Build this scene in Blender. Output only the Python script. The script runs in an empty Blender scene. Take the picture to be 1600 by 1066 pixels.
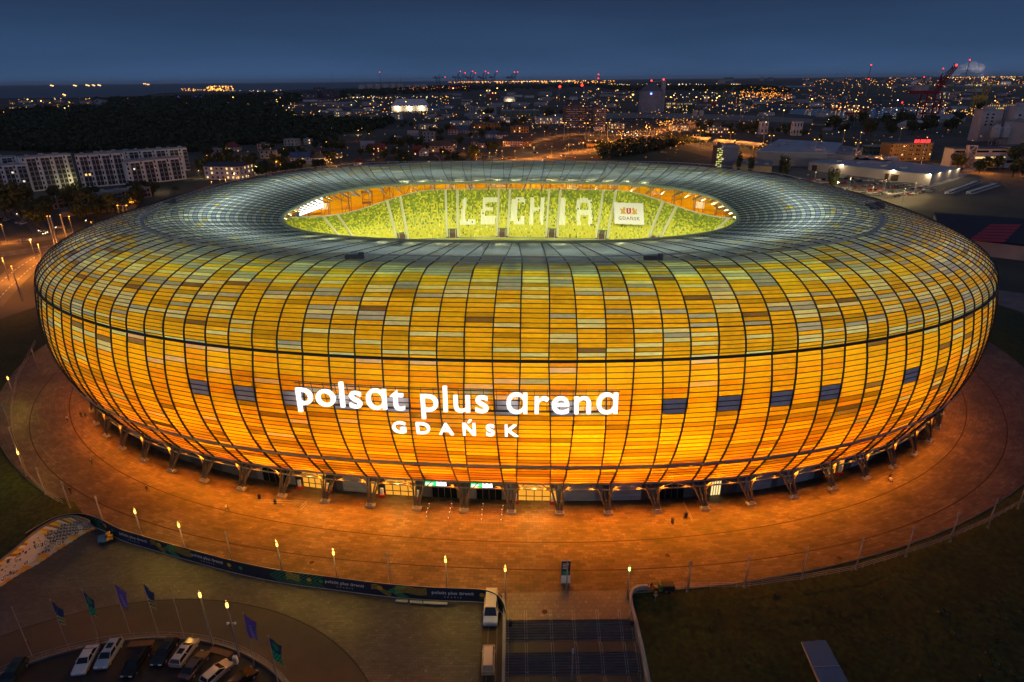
import bpy, bmesh, math, random
import numpy as np
from mathutils import Vector, Matrix
random.seed(7); rng = np.random.default_rng(7)
SC = bpy.context.scene
COL = SC.collection
R = math.radians

# ------------------------------------------------------------------ camera
CAM_F, CAM_H, CAM_D, PITCH, ROLL = 978.53, 73.396, 181.776, R(22.642), R(-0.54)
cd = bpy.data.cameras.new('camera'); cam = bpy.data.objects.new('camera', cd); COL.objects.link(cam)
cd.sensor_width = 36; cd.lens = CAM_F/1600*36; cd.clip_start = 1; cd.clip_end = 120000
vF = Vector((0, math.cos(PITCH), -math.sin(PITCH))); vR0 = Vector((1, 0, 0)); vD0 = Vector((0, -math.sin(PITCH), -math.cos(PITCH)))
vR = math.cos(ROLL)*vR0 - math.sin(ROLL)*vD0; vD = math.sin(ROLL)*vR0 + math.cos(ROLL)*vD0
m = Matrix.Identity(4)
for i in range(3):
    m[i][0] = vR[i]; m[i][1] = -vD[i]; m[i][2] = -vF[i]
m[1][3] = -CAM_D; m[2][3] = CAM_H
cam.matrix_world = m
SC.camera = cam
CAMP = Vector((0, -CAM_D, CAM_H))

# ------------------------------------------------------------------ world, sun, exposure
wd = bpy.data.worlds.new('World'); SC.world = wd; wd.use_nodes = True
nt = wd.node_tree; bg = nt.nodes['Background']
SUN_EL, SUN_AZ = R(-4.0), R(215)
sky = nt.nodes.new('ShaderNodeTexSky'); sky.sky_type = 'NISHITA'; sky.sun_disc = False
sky.sun_elevation = SUN_EL; sky.sun_rotation = SUN_AZ; sky.altitude = 50; sky.air_density = 1.0; sky.dust_density = 0.5; sky.ozone_density = 4.0
tc = nt.nodes.new('ShaderNodeTexCoord'); sp = nt.nodes.new('ShaderNodeSeparateXYZ')
nt.links.new(tc.outputs['Generated'], sp.inputs[0])
# dusk sky colour by height above the horizon, the afterglow lies behind the viewer
cr = nt.nodes.new('ShaderNodeValToRGB'); nt.links.new(sp.outputs['Z'], cr.inputs[0])
e = cr.color_ramp.elements
e[0].position = 0.0; e[0].color = (0.044, 0.096, 0.205, 1)
e[1].position = 1.0; e[1].color = (0.062, 0.078, 0.130, 1)
for p_, c_ in ((0.03, (0.030, 0.069, 0.152, 1)), (0.13, (0.0135, 0.027, 0.066, 1)), (0.4, (0.048, 0.064, 0.116, 1))):
    x_ = e.new(p_); x_.color = c_
ag = nt.nodes.new('ShaderNodeMapRange'); ag.inputs['From Min'].default_value = 0.0; ag.inputs['From Max'].default_value = -1.0
ag.interpolation_type = 'SMOOTHSTEP'
nt.links.new(sp.outputs['Y'], ag.inputs['Value'])
mx = nt.nodes.new('ShaderNodeMix'); mx.data_type = 'RGBA'; mx.inputs[7].default_value = (0.34, 0.34, 0.46, 1)
low = nt.nodes.new('ShaderNodeMapRange'); low.inputs['From Min'].default_value = .55; low.inputs['From Max'].default_value = .0; nt.links.new(sp.outputs['Z'], low.inputs['Value'])
agm = nt.nodes.new('ShaderNodeMath'); agm.operation = 'MULTIPLY'; nt.links.new(ag.outputs[0], agm.inputs[0]); nt.links.new(low.outputs[0], agm.inputs[1])
nt.links.new(agm.outputs[0], mx.inputs[0]); nt.links.new(cr.outputs[0], mx.inputs[6])
ad = nt.nodes.new('ShaderNodeMix'); ad.data_type = 'RGBA'; ad.blend_type = 'ADD'; ad.inputs[0].default_value = 0.08
nt.links.new(mx.outputs[2], ad.inputs[6]); nt.links.new(sky.outputs[0], ad.inputs[7])
cn = nt.nodes.new('ShaderNodeTexNoise'); cn.inputs['Scale'].default_value = 3.0; cn.inputs['Detail'].default_value = 5; cmap = nt.nodes.new('ShaderNodeMapping'); cmap.inputs['Scale'].default_value = (1, 1, 7)
nt.links.new(tc.outputs['Generated'], cmap.inputs[0]); nt.links.new(cmap.outputs[0], cn.inputs['Vector'])   # faint veils of cloud
cmr = nt.nodes.new('ShaderNodeMapRange'); cmr.inputs['From Min'].default_value = .35; cmr.inputs['From Max'].default_value = .7; cmr.inputs['To Min'].default_value = .93; cmr.inputs['To Max'].default_value = 1.12; nt.links.new(cn.outputs[0], cmr.inputs['Value'])
csc = nt.nodes.new('ShaderNodeVectorMath'); csc.operation = 'SCALE'; nt.links.new(ad.outputs[2], csc.inputs[0]); nt.links.new(cmr.outputs[0], csc.inputs['Scale'])
nt.links.new(csc.outputs[0], bg.inputs['Color']); bg.inputs['Strength'].default_value = 1.0
SC.view_settings.view_transform = 'Standard'; SC.view_settings.look = 'None'
SC.view_settings.exposure = 0.0; SC.view_settings.gamma = 1.0
try: SC.view_settings.use_curve_mapping = False
except Exception: pass
cy = SC.cycles
cy.use_denoising = True; cy.max_bounces = 6; cy.diffuse_bounces = 3; cy.glossy_bounces = 2; cy.transmission_bounces = 4
cy.sample_clamp_indirect = 3.0; cy.caustics_reflective = False; cy.caustics_refractive = False
cy.use_light_tree = True; cy.volume_bounces = 0; cy.use_adaptive_sampling = True; cy.adaptive_threshold = 0.025

# ------------------------------------------------------------------ helpers
def at(px, py, z=0.0):
    "point of the place seen at a pixel of the photograph, on the level z"
    d = vF + vR*((px-800)/CAM_F) + vD*((py-533)/CAM_F)
    t = (z-CAM_H)/d.z
    return CAMP + d*t

def depth(p): return (Vector(p)-CAMP).dot(vF)

class MB:
    "collects faces, then links them as ONE mesh object"
    def __init__(s): s.v = []; s.f = []; s.m = []; s.c = []; s.col = False
    def add(s, vs, fs, mi=0, c=None):
        o = len(s.v); s.v += [tuple(v) for v in vs]
        for f in fs:
            s.f.append(tuple(i+o for i in f)); s.m.append(mi); s.c.append(c or (1, 1, 1))
        if c: s.col = True
    def box(s, x0, x1, y0, y1, z0, z1, mi=0, M=None, c=None, taper=0):
        t = taper
        v = [(x0,y0,z0),(x1,y0,z0),(x1,y1,z0),(x0,y1,z0),(x0+t,y0+t,z1),(x1-t,y0+t,z1),(x1-t,y1-t,z1),(x0+t,y1-t,z1)]
        if M is not None: v = [tuple(M @ Vector(q)) for q in v]
        s.add(v, [(0,3,2,1),(4,5,6,7),(0,1,5,4),(1,2,6,5),(2,3,7,6),(3,0,4,7)], mi, c)
    def cyl(s, p, q, r0, r1=None, n=8, mi=0, cap=True, c=None):
        r1 = r0 if r1 is None else r1
        p = Vector(p); q = Vector(q); d = (q-p)
        if d.length < 1e-6: return
        d.normalize(); a = d.orthogonal().normalized(); b = d.cross(a)
        v = []
        for k in range(n):
            w = 2*math.pi*k/n; u = a*math.cos(w)+b*math.sin(w); v.append(p+u*r0)
        for k in range(n):
            w = 2*math.pi*k/n; u = a*math.cos(w)+b*math.sin(w); v.append(q+u*r1)
        f = [(k, (k+1) % n, n+(k+1) % n, n+k) for k in range(n)]
        if cap: f += [tuple(range(n-1, -1, -1)), tuple(range(n, 2*n))]
        s.add(v, f, mi, c)
    def tube(s, pts, r, n=6, mi=0, c=None, closed=False):
        L = list(pts); k = len(L)
        for i in range(k if closed else k-1): s.cyl(L[i], L[(i+1) % k], r, r, n, mi, True, c)
    def poly(s, pts, mi=0, c=None): s.add(pts, [tuple(range(len(pts)))], mi, c)
    def prism(s, pts, z0, z1, mi=0, c=None, mtop=None):
        n = len(pts); v = [(p[0], p[1], z0) for p in pts]+[(p[0], p[1], z1) for p in pts]
        s.add(v, [tuple(range(n-1, -1, -1))]+[(k, (k+1) % n, n+(k+1) % n, n+k) for k in range(n)], mi, c)
        s.add(v[n:], [tuple(range(n))], mi if mtop is None else mtop, c)
    def ball(s, p, r, mi=0, c=None, n=6, sz=1.0):
        v = []; f = []
        for i in range(1, n):
            th = math.pi*i/n
            for j in range(n+2):
                w = 2*math.pi*j/(n+2); v.append((p[0]+r*math.sin(th)*math.cos(w), p[1]+r*math.sin(th)*math.sin(w), p[2]+r*sz*math.cos(th)))
        K = n+2
        for i in range(n-2):
            for j in range(K): f.append((i*K+j, (i+1)*K+j, (i+1)*K+(j+1) % K, i*K+(j+1) % K))
        v.append((p[0], p[1], p[2]+r*sz)); v.append((p[0], p[1], p[2]-r*sz)); t = len(v)-2
        for j in range(K): f.append((t, j, (j+1) % K)); f.append((t+1, (n-2)*K+(j+1) % K, (n-2)*K+j))
        s.add(v, f, mi, c)
    def mesh(s, name, mats, smooth=False):
        me = bpy.data.meshes.new(name); me.from_pydata(s.v, [], s.f)
        if not isinstance(mats, (list, tuple)): mats = [mats]
        for m_ in mats: me.materials.append(m_)
        me.polygons.foreach_set('material_index', s.m)
        if smooth: me.polygons.foreach_set('use_smooth', [True]*len(s.f))
        if s.col:
            a = me.attributes.new('Col', 'FLOAT_COLOR', 'FACE')
            a.data.foreach_set('color', [q for c in s.c for q in (c[0], c[1], c[2], 1.0)])
        me.update(); return me
    def build(s, name, mats, parent=None, smooth=False):
        o = bpy.data.objects.new(name, s.mesh(name, mats, smooth)); COL.objects.link(o)
        if parent is not None: o.parent = parent
        return o

def np_mesh(name, V, F, mats, colors=None, mi=None, uv=None, parent=None):
    "V (n,3), F (m,k) arrays, colours per face"
    me = bpy.data.meshes.new(name); V = np.asarray(V, np.float32); F = np.asarray(F, np.int32); k = F.shape[1]
    me.vertices.add(len(V)); me.vertices.foreach_set('co', V.ravel())
    me.loops.add(F.size); me.loops.foreach_set('vertex_index', F.ravel())
    me.polygons.add(len(F)); me.polygons.foreach_set('loop_start', np.arange(0, F.size, k, dtype=np.int32))
    if not isinstance(mats, (list, tuple)): mats = [mats]
    for m_ in mats: me.materials.append(m_)
    if mi is not None: me.polygons.foreach_set('material_index', np.asarray(mi, np.int32))
    if colors is not None:
        a = me.attributes.new('Col', 'FLOAT_COLOR', 'FACE')
        c = np.ones((len(F), 4), np.float32); c[:, :3] = colors; a.data.foreach_set('color', c.ravel())
    if uv is not None:
        l = me.uv_layers.new(name='UVMap'); l.data.foreach_set('uv', np.asarray(uv, np.float32)[F.ravel()].ravel())
    me.update(calc_edges=True); me.validate()
    o = bpy.data.objects.new(name, me); COL.objects.link(o)
    if parent is not None: o.parent = parent
    return o

def tag(o, label=None, cat=None, group=None, kind=None):
    if label: o['label'] = label
    if cat: o['category'] = cat
    if group: o['group'] = group
    if kind: o['kind'] = kind
    return o
def thing(name, loc, label, cat, rz=0.0, group=None):
    o = bpy.data.objects.new(name, None); COL.objects.link(o); o.location = loc; o.rotation_euler = (0, 0, rz)
    return tag(o, label, cat, group)
def inst(mesh, name, parent=None, loc=(0, 0, 0), rz=0.0, sc=None):
    o = bpy.data.objects.new(name, mesh); COL.objects.link(o); o.location = loc; o.rotation_euler = (0, 0, rz)
    if sc is not None: o.scale = sc
    if parent is not None: o.parent = parent
    return o
KIDS = {}
def kids(o):
    if o.name not in KIDS: KIDS[o.name] = list(o.children)
    return KIDS[o.name]
def copy_tree(o, loc=None, rz=None, label=None, parent=None):
    c = o.copy(); COL.objects.link(c)
    if parent is not None: c.parent = parent
    for ch in kids(o): copy_tree(ch, parent=c)
    if loc is not None: c.location = loc
    if rz is not None: c.rotation_euler = (0, 0, rz)
    if label: c['label'] = label
    return c

# ------------------------------------------------------------------ materials
def mat(name, col=(.5, .5, .5), rough=.7, metal=0.0, emit=None, es=0.0, attr=False, noise=0.0, nscale=1.0, spec=0.5, bump=0.0, coord='Object'):
    m_ = bpy.data.materials.new(name); m_.use_nodes = True; n = m_.node_tree; b = n.nodes['Principled BSDF']
    b.inputs['Base Color'].default_value = (*col, 1); b.inputs['Roughness'].default_value = rough; b.inputs['Metallic'].default_value = metal
    b.inputs['Specular IOR Level'].default_value = spec
    src = None
    if attr:
        a = n.nodes.new('ShaderNodeAttribute'); a.attribute_name = 'Col'; src = a.outputs['Color']
    if noise > 0:
        t = n.nodes.new('ShaderNodeTexCoord'); z = n.nodes.new('ShaderNodeTexNoise'); z.inputs['Scale'].default_value = nscale; z.inputs['Detail'].default_value = 6
        n.links.new(t.outputs[coord], z.inputs['Vector'])
        mr = n.nodes.new('ShaderNodeMapRange'); mr.inputs['From Min'].default_value = .3; mr.inputs['From Max'].default_value = .7
        mr.inputs['To Min'].default_value = 1-noise; mr.inputs['To Max'].default_value = 1+noise; n.links.new(z.outputs[0], mr.inputs['Value'])
        vm = n.nodes.new('ShaderNodeVectorMath'); vm.operation = 'SCALE'; n.links.new(mr.outputs[0], vm.inputs['Scale'])
        if src: n.links.new(src, vm.inputs[0])
        else: vm.inputs[0].default_value = col
        src = vm.outputs[0]
        if bump > 0:
            bp = n.nodes.new('ShaderNodeBump'); bp.inputs['Strength'].default_value = bump; n.links.new(z.outputs[0], bp.inputs['Height']); n.links.new(bp.outputs[0], b.inputs['Normal'])
    if src: n.links.new(src, b.inputs['Base Color'])
    if emit is not None:
        b.inputs['Emission Strength'].default_value = es
        if emit == 'attr': n.links.new(src, b.inputs['Emission Color'])
        else: b.inputs['Emission Color'].default_value = (*emit, 1)
    return m_
def emat(name, col, s, attr=False, sample=True):
    m_ = bpy.data.materials.new(name); m_.use_nodes = True; n = m_.node_tree; n.nodes.clear()
    e_ = n.nodes.new('ShaderNodeEmission'); o = n.nodes.new('ShaderNodeOutputMaterial'); e_.inputs[0].default_value = (*col, 1); e_.inputs[1].default_value = s
    if attr:
        a = n.nodes.new('ShaderNodeAttribute'); a.attribute_name = 'Col'; n.links.new(a.outputs['Color'], e_.inputs[0])
    n.links.new(e_.outputs[0], o.inputs[0])
    if not sample: m_.cycles.emission_sampling = 'NONE'
    return m_

M = {}
M['steel'] = mat('steel_grey', (.28, .29, .31), .5, .3, noise=.15, nscale=.8)
M['steel_dark'] = mat('dark_blue_steel', (.022, .032, .06), .45, .3)
M['conc'] = mat('concrete', (.34, .32, .30), .85, noise=.22, nscale=.35)
M['conc_l'] = mat('light_concrete', (.48, .46, .43), .85, noise=.18, nscale=.5)
M['conc_d'] = mat('dark_concrete', (.15, .145, .15), .9, noise=.25, nscale=.4)
M['white'] = mat('white_paint', (.78, .78, .78), .6, noise=.08, nscale=.3)
M['attr'] = mat('painted', rough=.7, attr=True, noise=.12, nscale=.6)
M['attr_gloss'] = mat('car_paint', rough=.25, attr=True)
M['black'] = mat('black_rubber', (.015, .015, .017), .7)
M['glass'] = mat('dark_glass', (.008, .011, .018), .12, spec=.4)
M['asphalt'] = mat('asphalt', (.055, .053, .052), .85, noise=.3, nscale=.25)
M['red'] = mat('red_plastic', (.6, .03, .02), .4)
M['skin'] = mat('skin', (.5, .3, .22), .6)
M['hair'] = mat('hair', (.03, .02, .015), .7)
M['lamp_y'] = emat('amber_lamp', (1, .50, .09), 5)
M['lamp_w'] = emat('warm_white_lamp', (1, .86, .6), 20)
M['lamp_far'] = emat('far_lamps', (1, 1, 1), 1.0, attr=True, sample=False)
M['head'] = emat('headlight_glow', (1, .78, .45), 2.5)
M['tail'] = mat('tail_light', (.45, .01, .01), .3)
M['lens'] = mat('headlight_lens', (.7, .7, .72), .15)

# ------------------------------------------------------------------ stadium shape
XC, YAW = .332, R(-4.101)
BELT = (118.0, 93.5, 33.3, 2.327); BOT = (114.07, 86.67, 6.0, 2.453); OPE = (61.55, 44.02, 39.79, 2.82)
ZTOP = 43.4
def ring_pt(phi, a, b, n):
    c = np.cos(phi); s = np.sin(phi); r = (np.abs(c)**n+np.abs(s)**n)**(-1/n)
    return a*r*c, b*r*s
def prof(w, phi):
    "ring a, b, z, n and inward share o at the height parameter w: 0 lower edge, 1 belt, 2 roof opening"
    phi = np.asarray(phi, float)
    if w <= 1:
        q = (1-(1-w)**2)*2*1.026+w*(1-2.052); one = np.ones_like(phi)
        return (BOT[0]+(BELT[0]-BOT[0])*q)*one, (BOT[1]+(BELT[1]-BOT[1])*q)*one, (BOT[2]+(BELT[2]-BOT[2])*w)*one, (BOT[3]+(BELT[3]-BOT[3])*w)*one, 0*one
    rt = .34+.36*np.cos(phi)**2; u1 = rt+.035; u = w-1; th = np.clip(u/u1, 0, 1)*np.pi/2; s_ = np.clip((u-u1)/(1-u1), 0, 1)
    o = rt*(1-np.cos(th))+(1-rt)*s_; z = BELT[2]+(ZTOP-BELT[2])*np.sin(th)-(ZTOP-OPE[2])*s_**1.05
    return BELT[0]-o*(BELT[0]-OPE[0]), BELT[1]-o*(BELT[1]-OPE[1]), z, BELT[3]+(OPE[3]-BELT[3])*o, o
def w_of_o(o, phi=-np.pi/2):
    rt = .34+.36*np.cos(phi)**2; u1 = rt+.035
    return 1+(u1*math.acos(1-o/rt)/(np.pi/2) if o <= rt else u1+(1-u1)*(o-rt)/(1-rt))
def level(w, phi=-np.pi/2): return tuple(float(v) for v in prof(w, phi))
def warp(phi, o): return phi+(.02-.185*o)*np.sin(2*(phi))
def surf(phi, w, off=0.0):
    phi = np.asarray(phi, float); a, b, z, n, o = prof(w, phi); phi = warp(phi, o)
    x, y = ring_pt(phi, a+off, b+off, n)
    return np.stack([x-XC, y, z], -1)
NP = 82; DPH = 2*math.pi/NP; PH0 = R(-86.9)-2*math.pi
def gap(w):
    return np.interp(w, [0, 1, 1.55, 2], [.28, .5, .43, .2])*.5
RIBS = []           # (cluster, side)
for k in range(NP):
    for sd in (-1, 1): RIBS.append((k, sd))
def rib_phi(k, sd, w): return PH0+k*DPH+sd*gap(w)*DPH

stad = thing('stadium', (0, 0, 0), 'huge oval stadium glowing amber, clad in gold and pale translucent panels with an open roof', 'stadium', YAW)

# ---- cladding panels
def panel_mat():
    m_ = bpy.data.materials.new('cladding_panel'); m_.use_nodes = True; n = m_.node_tree; n.nodes.clear()
    a = n.nodes.new('ShaderNodeAttribute'); a.attribute_name = 'Col'
    t = n.nodes.new('ShaderNodeTexCoord'); z = n.nodes.new('ShaderNodeTexNoise'); z.inputs['Scale'].default_value = .9; z.inputs['Detail'].default_value = 4
    mp = n.nodes.new('ShaderNodeMapping'); mp.inputs['Scale'].default_value = (1, 1, 5); n.links.new(t.outputs['Object'], mp.inputs[0]); n.links.new(mp.outputs[0], z.inputs['Vector'])
    mr = n.nodes.new('ShaderNodeMapRange'); mr.inputs['From Min'].default_value = .3; mr.inputs['From Max'].default_value = .7; mr.inputs['To Min'].default_value = .72; mr.inputs['To Max'].default_value = 1.15
    n.links.new(z.outputs[0], mr.inputs['Value'])
    vm = n.nodes.new('ShaderNodeVectorMath'); vm.operation = 'SCALE'; n.links.new(a.outputs['Color'], vm.inputs[0]); n.links.new(mr.outputs[0], vm.inputs['Scale'])
    d = n.nodes.new('ShaderNodeBsdfDiffuse'); tr = n.nodes.new('ShaderNodeBsdfTranslucent'); g = n.nodes.new('ShaderNodeBsdfGlossy'); g.inputs['Roughness'].default_value = .28
    g.inputs['Color'].default_value = (.9, .92, 1, 1)
    n.links.new(a.outputs['Color'], d.inputs['Color']); n.links.new(vm.outputs[0], tr.inputs['Color'])
    m1 = n.nodes.new('ShaderNodeMixShader'); m1.inputs[0].default_value = .55; n.links.new(d.outputs[0], m1.inputs[1]); n.links.new(tr.outputs[0], m1.inputs[2])
    fr = n.nodes.new('ShaderNodeFresnel'); fr.inputs[0].default_value = 1.22
    m2 = n.nodes.new('ShaderNodeMixShader'); n.links.new(fr.outputs[0], m2.inputs[0]); n.links.new(m1.outputs[0], m2.inputs[1]); n.links.new(g.outputs[0], m2.inputs[2])
    o = n.nodes.new('ShaderNodeOutputMaterial'); n.links.new(m2.outputs[0], o.inputs[0]); return m_
M['panel'] = panel_mat()
NL, NU = 30, 60
ws = np.concatenate([np.linspace(0, 1, NL+1), 1+np.linspace(0, 1, NU+1)[1:]]); NR = len(ws)-1
G = np.zeros((len(ws), 2*NP, 3))
for i, w in enumerate(ws):
    ph = np.array([rib_phi(k, sd, w) for k, sd in RIBS]); G[i] = surf(ph, w)
AMB = np.array((.90, .50, .010)); AMB2 = np.array((.88, .37, .008)); PALE = np.array((.66, .69, .46)); GREY = np.array((.36, .41, .50)); AMU = np.array((.79, .55, .013)); DARK = np.array((.20, .13, .06)); PINK = np.array((.80, .55, .42)); SHUT = np.array((.80, .70, .72))
V = []; F = []; C = []
grey_k = {}
for i in range(NR):
    w = (ws[i]+ws[i+1])/2
    for j in range(2*NP):
        j2 = (j+1) % (2*NP); k, sd = RIBS[j]
        V += [G[i, j], G[i, j2], G[i+1, j2], G[i+1, j]]; b = 4*(len(F)); F.append((b, b+1, b+2, b+3)); o = level(w, PH0+k*DPH)[4]
        u = rng.random(); inner = sd == -1     # bay inside a rib pair
        ct = G[i, j]; end = min(1.0, abs(ct[0])/118)
        if w < 1:
            p = .018+.05*max(0, w-.72)/.28
            p += .22*max(0, (w-.55))*(end > .7)
            if u < p*1.6 and w > .35: c = PINK if end < .55 else PALE
            elif u < p*1.6+.05*(w > .5) and end > .5: c = DARK*1.3
            elif u < .3: c = AMB2
            else: c = AMB
            if w > .6 and u > .985: c = GREY
            if w > .62 and u >= p*1.6+.05: c = c*(1-.6*(w-.62))+AMU*.6*(w-.62)  # yellower toward the belt: lamplight tint put into the panel colour
            if w < .66: c = c*(rng.uniform(.78, 1.06) if rng.random() < .74 else rng.uniform(.34, .62))*(1-.14*((j*7+i//3) % 5 == 0))*(1 if w > .36 else rng.choice((.62, .85, 1.0, 1.12)))  # backlight streaks put into the panel tones, by row and bay
        else:
            pa = np.interp(o, [0, .02, .08, .20, .32, .40, .48, 1], [.82, .76, .66, .54, .36, .12, .05, 0.0])
            pa *= np.interp(end, [0, .35, .75, 1], [1.08, 1, .62, .46])*(.75 if ct[1] > 0 and o > .15 else 1)
            fy = min(1, .25+o/.16); cy_ = AMB*(1-fy)+AMU*fy  # amber yellows with height, the lamplight's hue put into the colour
            if u < pa: c = cy_*(rng.uniform(.78, 1.0) if rng.random() < .9 else .6)
            elif u < pa+.010+.025*end and o < .5: c = DARK
            elif u < pa+.035+(1-pa)*np.interp(o, [0, .15, .35, .5], [.72, .52, .34, .2]): c = PALE
            else: c = GREY*rng.uniform(.85, 1.15)
            if o > .44:
                c = ((GREY*.45+PALE*.55) if i % 2 else GREY*.72)*rng.uniform(.88, 1.10) if u > pa else c*.8
                if .46 < o < .66 and end > .35 and rng.random() < .16: c = PALE*1.2 if rng.random() < .7 else AMU  # bright dashes of light under the roof, put in as paler panels
        C.append(c*rng.uniform(.94, 1.04))
C = np.array(C); MI = np.zeros(len(C), int)
# grey shutters: four rows high, in the bays inside the rib pairs
row0 = 20
front_k = {}
for kk in range(-8, 12):
    k = kk % NP; front_k[kk] = k
for kk in (-6, -5, -4, -3, -2, 0, 1, 3, 4, 5, 6, 8):
    k = kk % NP; j = 2*k
    for rr in range(row0, row0+3): C[rr*2*NP+j] = SHUT*rng.uniform(.9, 1.1); MI[rr*2*NP+j] = 1
for kk in range(14, 70, 2):
    k = kk % NP; j = 2*k
    if kk % 6: 
        for rr in range(row0, row0+3): C[rr*2*NP+j] = SHUT; MI[rr*2*NP+j] = 1
np_mesh('cladding', V, F, [M['panel'], M['attr']], np.clip(C, 0, .92), mi=MI, parent=stad)

# ---- purlins (one dark line under each row) and ribs
def strip_band(w, halfw, off, phis_dense=492):
    ph = np.linspace(0, 2*np.pi, phis_dense, endpoint=False)
    lo = surf(ph, max(0, w-halfw), off); hi = surf(ph, min(2, w+halfw), off); return lo, hi
def vnorm(i, j):
    i0 = max(0, i-1); i1 = min(NR, i+1); t1 = G[i1, j]-G[i0, j]; t2 = G[i, (j+1) % (2*NP)]-G[i, j-1]
    n_ = np.cross(t2, t1); return n_/np.linalg.norm(n_)
NRM = np.array([[vnorm(i, j) for j in range(2*NP)] for i in range(NR+1)])
def rows_mesh(name, idx, wid, hgt, material, part=stad):
    V = []; F = []
    for i in idx:
        i0 = max(0, i-1); i1 = min(NR, i+1)
        base = len(V)
        for j in range(2*NP):
            t = G[i1, j]-G[i0, j]; t = t/np.linalg.norm(t); p = G[i, j]; n_ = NRM[i, j]
            h_ = hgt*(1 if ws[i] < 1.25 else .35)
            V += [p-t*wid/2+n_*.005, p-t*wid/2+n_*h_, p+t*wid/2+n_*h_, p+t*wid/2+n_*.005]
        for j in range(2*NP):
            a_ = base+4*j; b_ = base+4*((j+1) % (2*NP))
            for q in range(3): F.append((a_+q, b_+q, b_+q+1, a_+q+1))
    return np_mesh(name, V, F, material, parent=part)
M['purlin'] = mat('purlin_brown', (.05, .035, .03), .6)
rows_mesh('panel_joint', [i for i in range(1, NR) if i not in (NL, 7)], .13, .07, M['purlin'])
rows_mesh('belt_rail', [NL], .42, .35, M['steel_dark'])
rows_mesh('facade_walkway', [7], .34, .40, M['steel'])
rows_mesh('upper_rail', [NL+7], .16, .16, M['steel_dark'])
def rib_geo(js, MBo, i0=0, i1=NR):
    for j in js:
        pr = None
        for i in range(i0, i1+1):
            a0 = G[max(0, i-1), j]; a1 = G[min(NR, i+1), j]; t = a1-a0; t /= np.linalg.norm(t); n_ = NRM[i, j]; s_ = np.cross(t, n_)
            wid = float(np.interp(ws[i], [0, 1, 1.5, 2], [.19, .19, .20, .17])); hgt = float(np.interp(ws[i], [0, 1, 1.3, 1.6, 2], [.26, .22, .15, .10, .08]))
            p = G[i, j]; cur = [p-s_*wid/2-n_*.05, p-s_*wid/2+n_*hgt, p+s_*wid/2+n_*hgt, p+s_*wid/2-n_*.05]
            b = len(MBo.v); MBo.v += [tuple(q) for q in cur]
            if pr is not None:
                for q in range(3): MBo.f.append((pr+q, b+q, b+q+1, pr+q+1)); MBo.m.append(0); MBo.c.append((1, 1, 1))
            pr = b
ribm = mat('rib_dark_blue', (.020, .028, .05), .5, .2)
front = [j for j in range(2*NP) if G[NL, j, 1] < -10][:100]
order = sorted(range(2*NP), key=lambda j: G[NL, j, 1]+abs(G[NL, j, 0])*.1)
nearj = set(order[:98])
for j in sorted(nearj):
    b = MB(); rib_geo([j], b); b.build('rib', ribm, stad)
b = MB(); rib_geo([j for j in range(2*NP) if j not in nearj], b); tag(b.build('rib', ribm, stad), kind='stuff')
# ---- lower edge and roof-opening edge
def ring_tube(w, off, dz, r, n=6, phs=246):
    ph = np.linspace(0, 2*np.pi, phs, endpoint=False); P = surf(ph, w, off); P[:, 2] += dz
    b = MB(); b.tube([tuple(p) for p in P], r, n, closed=True); return b
ring_tube(0, .05, -.1, .22).build('lower_edge', M['steel'], stad)
b = ring_tube(2, 0, .15, .45); b.build('roof_edge', mat('roof_edge_pale', (.62, .66, .40), .5), stad)
# roof walkway with handrails
phd = np.linspace(0, 2*np.pi, 328, endpoint=False)
def walk(o_): return np.array([surf(np.array(p_), w_of_o(o_, p_)) for p_ in phd])
A0 = walk(.430); A1 = walk(.448); V = []; F = []
for P in (A0, A1): P[:, 2] += .22
for q in range(328): V += [A0[q], A1[q]]
for q in range(328): q2 = (q+1) % 328; F.append((2*q, 2*q2, 2*q2+1, 2*q+1))
np_mesh('roof_walkway', V, F, M['conc_l'], parent=stad)
b = MB()
for P in (A0, A1):
    b.tube([tuple(p+np.array((0, 0, .9))) for p in P[::2]], .045, 4, closed=True)
    for p in P[::4]: b.cyl(p, p+np.array((0, 0, .9)), .035, n=4)
b.build('walkway_handrail', mat('rail_pale', (.5, .45, .48), .5), stad)
for ph_, nb in ((R(-73.5), 1), (R(-103), 1), (R(-167), 1), (R(-14), 2), (R(-17), 1)):
    b = MB()
    for q in range(nb):
        p = surf(np.array(ph_+q*.02), w_of_o(.43-.02*q, ph_)); b.box(p[0]-1.2, p[0]+1.2, p[1]-.5, p[1]+.5, p[2]+.3, p[2]+.9+.3*q)
        b.box(p[0]+1.4, p[0]+2.2, p[1]-.4, p[1]+.4, p[2]+.3, p[2]+1.4)
    b.build('roof_plant_box', M['conc_d'], stad)

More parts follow.
